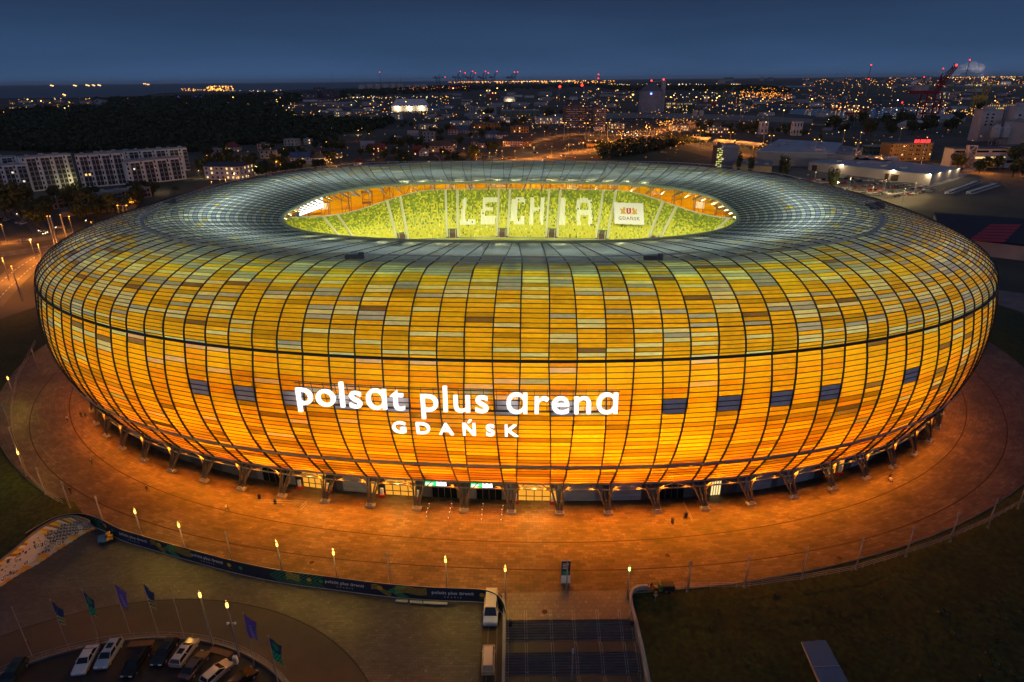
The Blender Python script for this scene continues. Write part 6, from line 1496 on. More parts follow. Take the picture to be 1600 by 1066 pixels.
# small silos row
for q in range(6):
    p, w, h = px_size(752+q*4.4 if q > 2 else 735+q*4.4, 177, 3.8, 10); t = thing('silo', (p.x, p.y+3, ZG), '%s from the left of six slim silos behind the stadium' % ordw(q), 'silo', 0, 'slim silos'); b = MB(); b.cyl((0, 0, 0), (0, 0, h*.9), w/2, n=12); b.cyl((0, 0, h*.9), (0, 0, h), w/2, .3, 12); b.build('tank', wmat((.4, .38, .38)), t)
for q, px in enumerate((1086, 1096)):
    p, w, h = px_size(px, 181, 8, 8); t = thing('storage_tank', (p.x, p.y+3, ZG), ['left', 'right'][q]+' of two round pale tanks right of the big silo', 'tank'); b = MB(); b.cyl((0, 0, 0), (0, 0, h*.8), w/2, n=16); b.cyl((0, 0, h*.8), (0, 0, h), w/2, w*.1, 16); b.build('tank', wmat((.55, .5, .42)), t)
for q in range(9):
    px = 566+q*12; p, w, h = px_size(px, 139.5-q*.25, 11, 6 if q < 6 else 4.5); t = thing('storage_tank', (p.x, p.y, ZG), '%s from the left in the row of pale harbour tanks by the sea' % ordw(q), 'tank', 0, 'pale harbour tanks'); b = MB(); b.cyl((0, 0, 0), (0, 0, h), w/2, n=14); b.cyl((0, 0, h), (0, 0, h*1.12), w/2, w*.05, 14); b.build('tank', wmat((.6, .52, .5)), t)
# platform canopies
cano = wmat((.42, .36, .30))
for q, (xa, ya, xb, yb) in enumerate(((1080, 222, 1109, 223), (1117, 226, 1150, 228), (1156, 229, 1193, 234))):
    A_, B_ = at(xa, ya, ZG), at(xb, yb, ZG); d = B_-A_; L_ = d.length; t = thing('platform_canopy', A_.lerp(B_, .5), ['left', 'middle', 'right'][q]+' of three arched station canopies lit orange', 'canopy', math.atan2(d.y, d.x), 'station canopies'); b = MB(); K_ = 9
    V = []; 
    for x_ in (-L_/2, L_/2):
        for k in range(K_+1): a = math.pi*k/K_; V.append((x_, -7.5*math.cos(a), 3.4+3.6*math.sin(a)))
    b.add(V, [(k, k+1, K_+2+k, K_+1+k) for k in range(K_)]); b.build('roof', cano, t)
    for x_ in np.linspace(-L_/2+2, L_/2-2, 6):
        for y_ in (-7, 7): b = MB(); b.cyl((x_, y_, 0), (x_, y_, 3.6), .18, n=6); b.build('post', M['steel'], t)
    m_ = A_.lerp(B_, .5)
    for f_ in (.2, .8): q_ = A_.lerp(B_, f_); plight('canopy_lamp', (q_.x, q_.y-10, ZG+13), 9000, (1, .42, .06), .4, parent=None); plight('canopy_lamp', (q_.x, q_.y, ZG+3.4), 900, (1, .5, .1), .4, parent=None)

# ------------------------------------------------------------------ cranes, chimneys, masts, ships
wr = emat('warning_red', (1, .03, .02), 5, sample=False)
def mast(px, py, hp, label, c=(.3, .3, .34), lamps=(1.0, .55), r=1.6, name='chimney', cat='chimney', lampm=wr, lr=2.6):
    p, w, h = px_size(px, py, 1, hp); t = thing(name, (p.x, p.y, ZG), label, cat); n_ = 6
    b = MB()
    for q in range(n_): b.cyl((0, 0, h*q/n_), (0, 0, h*(q+1)/n_), r*(1-.5*q/n_), r*(1-.5*(q+1)/n_), 8, mi=q % 2)
    b.build('shaft', [wmat(c), wmat((.4, .1, .08) if lampm is wr else c)], t)
    for f in lamps: b = MB(); b.ball((0, 0, h*f), lr*depth(p)/2600, n=5); b.build('warning_lamp', lampm, t)
    return t
mast(1352, 150, 43, 'striped lattice mast with red lamps at top and middle, right of centre', r=2.2); mast(1437, 152, 28, 'chimney with red lamps left of the red quay crane', r=2.6, lr=2.2); mast(1504, 140, 41, 'far tall chimney with a red lamp above the smoke', r=3, lamps=(1,)); mast(595.5, 142, 26, 'striped chimney with a red lamp by the harbour tanks', r=2.4, lamps=(1,), lr=1.6)
mast(521, 140, 26, 'thin dark chimney above the brown slab blocks', r=2.2, lamps=()); mast(627, 139, 26, 'dark harbour chimney left of the green lamp', r=2.2, lamps=()); mast(934.6, 130, 12, 'far mast with two red lamps on the horizon', r=2.5); mast(1406, 178, 20, 'short mast with a red lamp at the basin', lamps=(.8,), lr=3.2); mast(1464, 150, 38, 'lattice mast with a red lamp behind the red crane', lamps=(1,), r=1.8, lr=2.2)
def quay_crane(px, py, hp, label, c=(.20, .02, .03), boom_up=True, sc=1.0, group=None):
    p, w, h = px_size(px, py, 1, hp); u = h; t = thing('quay_crane', (p.x, p.y, ZG), label, 'crane', 0, group); m_ = wmat(c); L_ = .30*u
    for x_ in (-L_/2, L_/2):
        for y_ in (-.1*u, .1*u): b = MB(); b.cyl((x_, y_, 0), (x_*.9, y_, u*.52), u*.016, n=6); b.build('leg', m_, t)
    b = MB()
    for z in (.15, .34, .52):
        for y_ in (-.1*u, .1*u): b.cyl((-L_/2, y_, z*u), (L_/2, y_, z*u), u*.013, n=4)
        for x_ in (-L_/2, L_/2): b.cyl((x_, -.1*u, z*u), (x_, .1*u, z*u), u*.013, n=4)
    b.cyl((-L_/2, -.1*u, .15*u), (L_/2, -.1*u, .34*u), u*.009, n=4); b.cyl((L_/2, -.1*u, .34*u), (-L_/2, -.1*u, .52*u), u*.009, n=4); b.build('portal_frame', m_, t)
    b = MB(); b.box(-.42*u, .1*u, -.05*u, .05*u, .5*u, .56*u); b.build('girder', m_, t); b = MB(); b.box(-.38*u, -.12*u, -.06*u, .06*u, .56*u, .66*u); b.build('machine_house', wmat((.36, .34, .38)), t)
    b = MB(); e_ = (.34*u, 0, .98*u) if boom_up else (.62*u, 0, .56*u); s_ = (.1*u, 0, .56*u)
    for y_ in (-.035*u, .035*u): b.cyl((s_[0], y_, s_[2]), (e_[0], y_, e_[2]), u*.012, n=5); b.cyl((s_[0]-.03*u, y_, s_[2]+.08*u), (e_[0]-.04*u, y_, e_[2]), u*.009, n=5)
    for q in range(9): f = q/9; b.cyl((s_[0]+(e_[0]-s_[0])*f, -.035*u, s_[2]+(e_[2]-s_[2])*f), (s_[0]-.03*u+(e_[0]-s_[0])*(f+.1), .035*u, s_[2]+.06*u+(e_[2]-s_[2])*(f+.1)), u*.006, n=4)
    b.build('boom', m_, t); b = MB(); b.cyl((.02*u, -.05*u, .56*u), (.1*u, 0, .84*u), u*.012, n=5); b.cyl((.18*u, .05*u, .56*u), (.1*u, 0, .84*u), u*.012, n=5); b.cyl((.1*u, 0, .84*u), e_, u*.006, n=4); b.build('mast', m_, t)
    b = MB(); b.ball((e_[0], 0, e_[2]+.02*u), max(u*.02, 1.2*depth(p)/1500), n=5); b.build('warning_lamp', wr, t); return t
quay_crane(1446, 190, 78, 'big dark red quay crane with its boom raised at the basin', (.28, .02, .04))
for i, px in enumerate((714, 722, 733, 738, 753, 758, 771)): quay_crane(px, 131, 15 if i % 2 else 17, '%s from the left of the far container cranes on the horizon' % ordw(i), (.05, .05, .07), True, group='far container cranes on the horizon')
for i, px in enumerate((685, 798, 803)): quay_crane(px, 132, 17, ['far crane with a level boom left of the container cranes', 'dark far crane right of the container cranes, left one', 'dark far crane right of the container cranes, right one'][i], (.04, .05, .08), i > 0, group='far cranes without red lamps')
def jib_crane(px, py, hp, label, c, lean=.35, group=None, red=False):
    p, w, h = px_size(px, py, 1, hp); t = thing('jib_crane', (p.x, p.y, ZG), label, 'crane', 0, group); m_ = wmat(c)
    for x_ in (-.09, .09):
        for y_ in (-.09, .09): b = MB(); b.cyl((x_*h, y_*h, 0), (x_*h*.5, y_*h*.5, .38*h), h*.018, n=5); b.build('leg', m_, t)
    b = MB(); b.box(-.12*h, .1*h, -.07*h, .07*h, .38*h, .5*h); b.build('cab', m_, t)
    b = MB(); s_ = Vector((.05*h, 0, .48*h)); e_ = Vector((lean*h, 0, h)); k_ = Vector((lean*h+.16*h, 0, .86*h))
    for y_ in (-.025*h, .025*h): b.cyl(s_+Vector((0, y_, 0)), e_+Vector((0, y_*.3, 0)), h*.014, n=5); b.cyl(s_+Vector((-.12*h, y_, .12*h)), e_, h*.009, n=4)
    for q in range(7): f = q/7; b.cyl(s_.lerp(e_, f)+Vector((0, -.02*h, 0)), s_.lerp(e_, f+.12)+Vector((-.05*h*(1-f), .02*h, .03*h)), h*.006, n=4)
    b.cyl(e_, k_, h*.012, n=4); b.build('boom', m_, t)
    if red: b = MB(); b.ball(e_, 3.0*depth(p)/1500, n=5); b.build('warning_lamp', wr, t)
for i, (px, hp, ln) in enumerate(((1519, 40, -.25), (1527, 42, .1), (1533, 40, .2))): jib_crane(px, 172, hp, ['left', 'middle', 'right'][i]+' of three ochre yellow jib cranes at the quay', (.62, .40, .08), ln, 'ochre yellow jib cranes')
for i, (px, py, hp, ln, c, rd) in enumerate(((1370, 183, 26, .1, (.05, .12, .32), False), (1408, 182, 22, .1, (.06, .09, .14), False), (1138, 160, 22, .3, (.33, .33, .35), False), (1130, 160, 20, .05, (.30, .24, .08), False), (1357, 165, 14, .4, (.10, .10, .12), False), (872, 160, 22, .1, (.32, .30, .32), True), (916, 160, 24, -.3, (.30, .28, .30), True), (764, 148, 16, .3, (.22, .2, .22), False), (1376, 160, 12, -.4, (.1, .1, .12), False), (1325, 150, 22, .1, (.18, .18, .2), False), (1352, 212, 26, .05, (.2, .03, .03), False))):
    jib_crane(px, py, hp, ['blue jib crane at the near quay', 'dark jib crane at the near quay', 'pale jib crane behind the lit ship', 'yellow jib crane beside the lit ship', 'low dark jib crane beyond the basin', 'thin pale crane with a red lamp, left of the pair', 'thin pale crane with a red lamp, right of the pair', 'grey jib crane among the harbour lights behind the stadium', 'small dark jib crane behind the far quay', 'tall thin grey crane left of the basin', 'short red mobile crane in the dark yard'][i], c, ln, None, rd)
def ship(px, py, lp, hp, label, hull=(.35, .05, .04), sup=(.6, .55, .5), lit=True):
    p, w, h = px_size(px, py, lp, hp); t = thing('ship', (p.x, p.y, ZG+1.2), label, 'ship'); b = MB(); L_ = w/2; b.prism([(-L_, -5), (L_*.8, -5), (L_, 0), (L_*.8, 5), (-L_, 5)], 0, h*.4); b.build('hull', wmat(hull), t)
    b = MB(); b.box(-L_*.9, -L_*.45, -4, 4, h*.4, h); b.box(-L_*.8, -L_*.55, -3, 3, h, h*1.15); s_ = b.build('superstructure', wmat(sup), t)
    if lit:
        for q in range(4): b = MB(); b.ball((-L_*.9+q*L_*.5, -5.5, h*(.9 if q < 2 else .55)), 1.3*depth(p)/1500, n=5); b.build('deck_lamp', M['lamp_far2'], t)
M['lamp_far2'] = emat('deck_lamps', (1, .58, .2), 3, sample=False)
for a_ in ((1110, 165, 24, 12, 'lit white and red ship at the quay right of the big silo'), (1310, 172, 26, 6, 'long red ship at the far side of the basin, left'), (1345, 172, 30, 6, 'long red ship at the far side of the basin, right'), (1462, 168, 40, 5, 'low red ship behind the red quay crane'), (1332, 180, 20, 8, 'white ship moored at the near quay'), (769, 152, 18, 10, 'pale ship superstructure behind the stadium'),
           (82, 135.5, 5, 2, 'single tiny lit ship, leftmost on the sea horizon'), (118, 135.5, 5, 2, 'tiny lit ship, second on the sea horizon'), (138, 135.5, 6, 2.5, 'tiny lit ship, third on the sea horizon'), (147, 135, 4, 2, 'tiny lit ship, fourth on the sea horizon'), (156, 135, 5, 2, 'tiny lit ship, fifth on the sea horizon'), (230, 134, 10, 3, 'longer lit ship with three orange lamps on the sea horizon'), (102, 150.5, 4, 2.5, 'small boat with a white lamp close to the shore')): ship(*a_)
# smoke plume from the far chimney
sm = bpy.data.materials.new('smoke'); sm.use_nodes = True; n = sm.node_tree; n.nodes.clear(); pv = n.nodes.new('ShaderNodeVolumePrincipled'); o_ = n.nodes.new('ShaderNodeOutputMaterial'); n.links.new(pv.outputs[0], o_.inputs['Volume'])
t_ = n.nodes.new('ShaderNodeTexCoord'); nz = n.nodes.new('ShaderNodeTexNoise'); nz.inputs['Scale'].default_value = 3.5; nz.inputs['Detail'].default_value = 5; n.links.new(t_.outputs['Generated'], nz.inputs[0]); mr = n.nodes.new('ShaderNodeMapRange'); mr.inputs['From Min'].default_value = .42; mr.inputs['From Max'].default_value = .68; mr.inputs['To Max'].default_value = .012; n.links.new(nz.outputs[0], mr.inputs['Value']); n.links.new(mr.outputs[0], pv.inputs['Density']); pv.inputs['Color'].default_value = (.9, .85, .9, 1)
b = MB(); 
for q in range(9):
    f = q/8; p = at(1440+f*88, 126, 0); z_ = 30+CAM_H*0; dd = depth(at(1440, 133, ZG)); px_ = 1440+f*88; py_ = 124-f*20+3*math.sin(q*1.7)
    d = vF+vR*((px_-800)/CAM_F)+vD*((py_-533)/CAM_F); pos = CAMP+d*(dd); b.ball(tuple(pos), (2.2+f*9+1.5*math.sin(q*2.1))*dd/CAM_F, n=8, sz=.75)
pz = at(1475, 128, 30); plight('smoke_fill_lamp', pos+Vector((-60, -160, -60)), 2.5e6, (1, .86, .8), 3, parent=None)  # unseen lamp added beside the plume to make the smoke paler
tag(b.build('smoke', sm), 'pale smoke plume drifting right from a far chimney', 'smoke', kind='stuff')

# ------------------------------------------------------------------ trees
leafm = mat('leaves', (.060, .080, .026), .8, noise=.35, nscale=.6, bump=0); leafd = mat('leaves_dark', (.042, .060, .024), .8, noise=.4, nscale=.5); barkm = mat('bark', (.05, .04, .03), .9)
def crown_mesh(r, h, n_, seed, card=.75, col=False):
    g = np.random.default_rng(seed); k = 7; cen = g.normal(0, .42, (k, 3))*[r, r, h*.3]; cen[:, 2] += h*.5; rad = g.uniform(.45, .75, k)*r
    which = g.integers(0, k, n_); d = g.normal(0, 1, (n_, 3)); d /= np.linalg.norm(d, axis=1)[:, None]; P = cen[which]+d*rad[which][:, None]*g.uniform(.75, 1.05, (n_, 1))*[1, 1, h/(2*r)*.9+.1]
    a = g.normal(0, 1, (n_, 3)); a /= np.linalg.norm(a, axis=1)[:, None]; b_ = np.cross(a, d+.4*g.normal(0, 1, (n_, 3))); b_ /= np.linalg.norm(b_, axis=1)[:, None]+1e-9
    s = g.uniform(.5, 1.1, (n_, 1))*card; V = np.stack([P-a*s-b_*s*.7, P+a*s-b_*s*.7, P+a*s*.8+b_*s*.7, P-a*s*.8+b_*s*.7], 1).reshape(-1, 3); return V, np.arange(n_*4).reshape(-1, 4)
TV = []
for q, (r, h, n_) in enumerate(((3.6, 7, 620), (3.0, 7.5, 560), (4.4, 8, 760), (1.7, 11, 520), (2.2, 4, 360))):
    V, F = crown_mesh(r, h, n_, 50+q, .55 if q < 3 else .4); V[:, 2] += 2.2 if q < 3 else .8
    o = np_mesh('crown', V, F, [leafm, leafd, leafm, leafd, leafm][q]); me = o.data; bpy.data.objects.remove(o); b = MB(); b.cyl((0, 0, 0), (.1, 0, 3.2), .28, .16, 7)
    for k in range(4): a = k*1.6+q; b.cyl((.1, 0, 2.4+.4*k), (1.3*math.cos(a), 1.3*math.sin(a), 4.6+.3*k), .12, .05, 5)
    TV.append((me, b.mesh('trunk', barkm)))
def tree(px, py, q, label, group, sc=1.0, name='tree', z=ZG):
    t = thing(name, at(px, py, z), label, 'tree', random.uniform(0, 6.28), group); t.scale = (sc*random.uniform(.9, 1.1), sc*random.uniform(.9, 1.1), sc*random.uniform(.85, 1.15)); inst(TV[q][1], 'trunk', t); inst(TV[q][0], 'crown', t)
def in_poly(x, y, P):
    c = False; j = len(P)-1
    for i in range(len(P)):
        if (P[i][1] > y) != (P[j][1] > y) and x < (P[j][0]-P[i][0])*(y-P[i][1])/(P[j][1]-P[i][1])+P[i][0]: c = not c
        j = i
    return c
taken = [(h_[0], h_[1], h_[2]) for h_ in HS]
def blocked(px, py):
    return any(abs(px-x) < w/2+3 and -2 < y-py+0 < 0+3 for x, y, w in taken) or any(abs(px-x) < w/2+2 and py > y and py-y < 5 for x, y, w in taken)
def scatter_trees(poly, n_, qs, label, group, sc=(.9, 1.3)):
    x0, x1 = min(p[0] for p in poly), max(p[0] for p in poly); y0, y1 = min(p[1] for p in poly), max(p[1] for p in poly); k = 0; tr = 0
    while k < n_ and tr < n_*30:
        tr += 1; x, y = random.uniform(x0, x1), random.uniform(y0, y1)
        if not in_poly(x, y, poly) or blocked(x, y): continue
        tree(x, y, random.choice(qs), label, group, random.uniform(*sc)); k += 1
scatter_trees([(310, 240), (480, 232), (620, 192), (880, 192), (860, 205), (720, 262), (540, 266), (320, 285)], 118, (0, 1, 2), 'dark leafy tree among the houses behind the stadium', 'trees among the houses', (.9, 1.5))
scatter_trees([(0, 340), (60, 318), (260, 298), (300, 285), (330, 290), (240, 325), (150, 352), (60, 362)], 34, (0, 1, 2, 4), 'dark tree below the white apartment blocks', 'trees below the apartment blocks', (.9, 1.5))
scatter_trees([(1280, 196), (1500, 188), (1500, 212), (1300, 214)], 36, (0, 1, 2), 'dark tree in front of the harbour basin', 'trees in front of the basin', (1.3, 2.2))
scatter_trees([(1480, 258), (1600, 262), (1600, 282), (1500, 274)], 12, (0, 2, 1), 'dark tree before the white factory', 'trees before the factory', (1., 1.5))
scatter_trees([(1080, 198), (1250, 206), (1260, 218), (1100, 212)], 24, (0, 1, 2), 'dark tree beyond the junction', 'trees beyond the junction', (1., 1.6))
scatter_trees([(760, 178), (900, 180), (900, 186), (760, 184)], 10, (0, 1, 2), 'dark tree beside the wide green hall', 'trees by the green hall', (1.5, 2.0))
for i, (px, py) in enumerate(((1152, 274), (1172, 276), (1218, 281), (1227, 283), (1297, 298), (1278, 231), (1300, 300))): tree(px, py, 3, '%s slim dark poplar from the left behind the stadium rim' % ordw(i), 'slim poplars behind the stadium', 1.5, 'poplar_tree')
for i, (px, py, q, s_) in enumerate(((12, 345, 2, 2.4), (1582, 262, 2, 2.0), (215, 318, 0, 1.5), (1530, 176, 2, 2.2), (20, 330, 1, 2.0))): tree(px, py, q, ['very large rust-dark tree at the left edge', 'large round tree before the white factory', 'large dark conifer-like tree at the end of the beige block', 'large dark tree between the quay and grain works', 'second large dark tree at the left edge'][i], None, s_, 'large_tree')
# the dark wood as one mass
def wood(name, poly, n_, rpx, label, hh=9, seed=5):
    g = np.random.default_rng(seed); x0, x1 = min(p[0] for p in poly), max(p[0] for p in poly); y0, y1 = min(p[1] for p in poly), max(p[1] for p in poly); Vs = []; Fs = []; o = 0; k = 0; base = [crown_mesh(1, 2.0, 46, 900+q, .34) for q in range(6)]
    while k < n_:
        x, y = g.uniform(x0, x1), y0+(y1-y0)*g.uniform(0, 1)
        if not in_poly(x, y, poly): continue
        p = at(x, y, ZG); r = max(5.0, rpx*depth(p)/CAM_F)*g.uniform(.7, 1.3); V, F = base[k % 6]; a = g.uniform(0, 6.28); c, s = math.cos(a), math.sin(a); W = V*[r, r, min(r*.8, hh*g.uniform(.6, 1.1))]
        W = np.stack([W[:, 0]*c-W[:, 1]*s+p.x, W[:, 0]*s+W[:, 1]*c+p.y, W[:, 2]+ZG], 1); Vs.append(W); Fs.append(F+o); o += len(V); k += 1
    tag(np_mesh(name, np.concatenate(Vs), np.concatenate(Fs), leafd), label, 'wood', kind='stuff')
wood('dark_wood', [(-40, 182), (60, 172), (150, 168), (300, 164), (430, 172), (470, 186), (620, 190), (600, 200), (470, 222), (330, 232), (300, 240), (240, 236), (120, 240), (0, 236), (-40, 238)], 3600, 5.0, 'broad dark wood behind the white apartment blocks')
wood('far_wood', [(140, 156), (430, 148), (560, 142), (700, 134), (960, 132), (960, 136), (720, 144), (600, 150), (480, 156), (440, 168), (300, 164), (160, 166)], 1500, 3.2, 'far dark woodland strip between the town and the sea', 10, 8)
wood('far_wood', [(930, 136), (1180, 134), (1240, 140), (1230, 146), (1140, 142), (960, 142)], 700, 3.0, 'far dark woodland behind the big silo', 10, 9)
wood('shrubs', [(930, 228), (1110, 214), (1100, 222), (1000, 240), (940, 250)], 220, 2.2, 'low dark shrubs between the slip roads', 4, 10)

# ------------------------------------------------------------------ cars on the distant car parks
def far_car(px, py, ang, c, label, group, kind='hatch', name='parked_car', sc=1.0):
    m_ = car_meshes(kind); me = cmesh((kind, 'far', c), lambda: m_['far'].mesh('car', [paint(c), M['glass'], M['black']])); o = inst(me, name, None, at(px, py, ZG+.1), ang); o.scale = (sc,)*3; tag(o, label, 'car', group); return o
CC = [(.55, .55, .57), (.02, .02, .025), (.2, .21, .23), (.5, .5, .5), (.35, .03, .03), (.03, .06, .16), (.12, .12, .13), (.62, .6, .55)]
A_ = at(1300, 292, ZG); B_ = at(1440, 303, ZG); u_ = (B_-A_).normalized(); ang0 = math.atan2(u_.y, u_.x)
for (xa, ya, xb, yb, n_, lb_) in ((1256, 283, 1344, 279.5, 15, 'first row nearest the big warehouse'), (1286, 290, 1366, 282, 17, 'second row of the warehouse car park'), (1316, 297, 1396, 284, 18, 'third row of the warehouse car park'), (1340, 301, 1425, 290, 17, 'fourth row of the warehouse car park'), (1366, 305, 1450, 293, 16, 'fifth row of the warehouse car park'), (1390, 309, 1462, 298, 13, 'last row of the warehouse car park, nearest the dark field')):
    for i in range(n_):
        f = (i+random.uniform(-.15, .15))/n_
        if random.random() < .1: continue
        d = at(xb, yb, ZG)-at(xa, ya, ZG); far_car(xa+(xb-xa)*f, ya+(yb-ya)*f, math.atan2(d.y, d.x)+math.pi/2+random.choice((0, math.pi)), random.choice(CC), 'parked car in the '+lb_, 'cars in the warehouse car park, '+lb_)
for (xa, ya, xb, yb, n_, lb_) in ((1482, 304, 1530, 286, 13, 'white bus-like van in the upper slanting row by the dark field'), (1516, 304, 1560, 290, 12, 'white van in the lower slanting row by the dark field')):
    for i in range(n_): f = i/n_; far_car(xa+(xb-xa)*f, ya+(yb-ya)*f, ang0+.5, (.55, .55, .57), lb_, 'white vans, '+lb_[:30], 'van', 'parked_van')
for (xa, ya, xb, yb, n_, lb_) in ((704, 250, 790, 244, 20, 'parked car in the back row at the roof line behind the stadium'), (716, 254, 800, 248, 18, 'parked car in the front row at the roof line behind the stadium'), (20, 331, 62, 322, 9, 'parked car in the dim yard below the apartments'), (6, 344, 44, 352, 6, 'parked car in the dark car park at the left edge'), (1228, 278, 1252, 281, 5, 'car beside the small hall left of the car park')):
    for i in range(n_): f = (i+random.uniform(-.2, .2))/n_; far_car(xa+(xb-xa)*f, ya+(yb-ya)*f, random.uniform(0, 6.3) if n_ < 7 else 1.3, random.choice(CC), lb_, lb_.replace('parked car', 'cars'))
# police car and traffic
t = car('hatch', at(53, 343.5, ZG+.2), R(-60), (.3, .3, .35), 'police car with blue flashing lights on the left road', True, 'police car', 'police_car')
b = MB(); b.box(-.2, .2, -.6, .6, 1.5, 1.75); b.build('blue_light_bar', emat('blue_light', (.06, .06, 1), 20), t); pc = at(53, 343.5, ZG); plight('blue_light', (pc.x, pc.y, ZG+3), 2600, (.05, .05, 1), .3, parent=None)
for q, (px, py, an) in enumerate(((28, 335, -50), (62, 361, -50), (66, 363, -50), (72, 364, -50), (68, 366, -45), (40, 377, 12), (142, 346, 200), (95, 357, 190), (836, 240, 20), (880, 244, 200), (893, 227, 20), (902, 226, 20), (852, 247, 20), (1072, 205, 70), (984, 211, 20), (1006, 206, 20), (925, 212, 200), (978, 208, 20), (960, 234, 200))):
    lit_ = car('sedan', at(px, py, ZG+.25), R(an), random.choice(CC[:4]), '%s car from the left driving on the roads behind the stadium' % ordw(q) if q > 7 else '%s car on the left roads, counted from the blue-lit one' % ordw(q), True, 'car', 'moving_car', 'cars driving on the roads')
    b = MB(); b.ball((2.4, .55, .7), .35*max(1, depth(at(px, py, ZG))/700), n=4); b.ball((2.4, -.55, .7), .35*max(1, depth(at(px, py, ZG))/700), n=4); b.build('headlight_glow', M['head'], lit_)
t = thing('lorry', at(926, 230, ZG+.2), 'orange-lit long lorry under the gantry on the highway', 'lorry', R(18)); b = MB(); b.box(-8, 5, -1.3, 1.3, 1, 4); b.build('trailer', wmat((.5, .3, .12)), t); b = MB(); b.box(5.3, 7.6, -1.2, 1.2, .6, 3.2, taper=.1); b.build('cab', wmat((.2, .35, .2)), t)
b = MB()
for x_ in (-6, -4, 4.4, 6.6):
    for sy in (-1.2, 1.2): b = MB(); b.cyl((x_, sy-.15, .5), (x_, sy+.15, .5), .5, n=8); b.build('wheel', M['black'], t)

# ------------------------------------------------------------------ street lamps and the far lights
hd_o = emat('street_head_orange', (1, .42, .06), 5, sample=False); hd_y = emat('street_head_yellow', (1, .62, .18), 5, sample=False); hd_w = emat('street_head_white', (1, .85, .62), 5, sample=False); hd_b = emat('mast_head_bright', (1, .60, .12), 8, sample=False)
pb = MB(); pb.cyl((0, 0, 0), (0, 0, 1), .012, .008, 6); pole_me = pb.mesh('pole', M['steel']); ob = MB(); ob.ball((0, 0, 0), 1, n=4, sz=.6); HEADS = {k: ob.mesh('lamp_head', m_) for k, m_ in (('o', hd_o), ('y', hd_y), ('w', hd_w), ('b', hd_b))}
NSL = 0
def slamp(px, py_head, hm, kind, label, group='street lamps', rpx=.55, double=False, light=0):
    "px, py of the head in the photograph; the lamp stands hm metres tall on the ground"
    global NSL; NSL += 1
    p = at(px, py_head, ZG+hm); dd = depth(p); r = max(.28, rpx*dd/CAM_F); t = thing('street_lamp', (p.x, p.y, ZG), label, 'street lamp', 0, group)
    inst(pole_me, 'pole', t, (0, 0, 0), 0, (hm*1.6, hm*1.6, hm))
    for dx in ((-2.2, 2.2) if double else (0,)): inst(HEADS[kind], 'lamp_head', t, (dx, 0, hm), 0, (r, r, r))
    if double: b = MB(); b.cyl((-2.2, 0, hm), (2.2, 0, hm), .1, n=4); b.build('arm', M['steel'], t)
    if light: plight('street_light', (p.x, p.y, ZG+hm-.6), light, {'o': (1, .30, .025), 'y': (1, .7, .3), 'w': (1, .9, .7), 'b': (1, .7, .25)}[kind], .3, parent=None)
# tall twin-headed masts
for i, (px, py) in enumerate(((882, 192), (916, 192.5), (1095, 204), (1142, 207), (1205.7, 212), (1276.6, 218), (1341, 223), (950, 192), (191, 321), (1012, 199))): slamp(px, py, 22, 'o', '%s from the left of the tall twin-headed orange road masts' % ordw([8, 0, 1, 2, 3, 4, 5, 6, 7, 9][i]), 'tall twin-headed road masts', .9, True, 16000)
for i, (px, py, hm) in enumerate(((73.5, 338, 24), (78, 338, 24), (94, 336, 20), (59, 382, 12), (17.6, 416, 14), (142, 347, 10), (148, 349, 10), (205, 312, 8), (183, 321, 14), (196, 321, 14))): slamp(px, py, hm, 'o', ['left tall mast over the left road junction', 'right tall mast over the left road junction', 'third tall mast right of the pair over the junction', 'lamp low over the left dual carriageway', 'lamp beside the orange slip road at the left edge', 'first lamp at the stadium shoulder', 'second lamp at the stadium shoulder', 'lamp above the garage behind the stadium shoulder', 'left lamp of the twin near the beige block', 'right lamp of the twin near the beige block'][i]+', lit orange', 'street lamps left of the stadium', .8, False, (9000, 9000, 6000, 15000, 16000, 5000, 5000, 4000, 5000, 5000)[i])
# road lighting
def road_lamps(key, k0, k1, st, en, label, grp, hm=10):
    P = RD[key]; i = k0
    while i < min(len(P), k1):
        p = P[i]; q = proj_px((p.x, p.y, ZG+hm)); slamp(q[0], q[1], hm, 'o', label, grp, .5, False, en); i += st
road_lamps('l1', 6, 20, 9, 18000, 'orange street lamp added to light the upper left carriageway', 'lamps added to light the upper left carriageway'); road_lamps('l3', 9, 25, 8, 30000, 'orange street lamp added to light the curving slip road at the left edge', 'lamps added to light the curving slip road')  # extra lamps added to turn these two left roads orange
road_lamps('h1', 4, 40, 2, 42000, 'orange street lamp along the highway behind the stadium', 'lamps along the highway'); road_lamps('h2', 0, 30, 2, 22000, 'orange street lamp along the upper slip road', 'lamps along the upper slip road'); road_lamps('h3', 1, 40, 2, 20000, 'orange street lamp along the road past the warehouses', 'lamps along the warehouse road'); road_lamps('h4', 1, 20, 4, 8000, 'orange street lamp on the short link road', 'lamps on the link road'); road_lamps('l4', 3, 20, 6, 1500, 'dim lamp on the narrow left road', 'lamps on the narrow left road', 8)
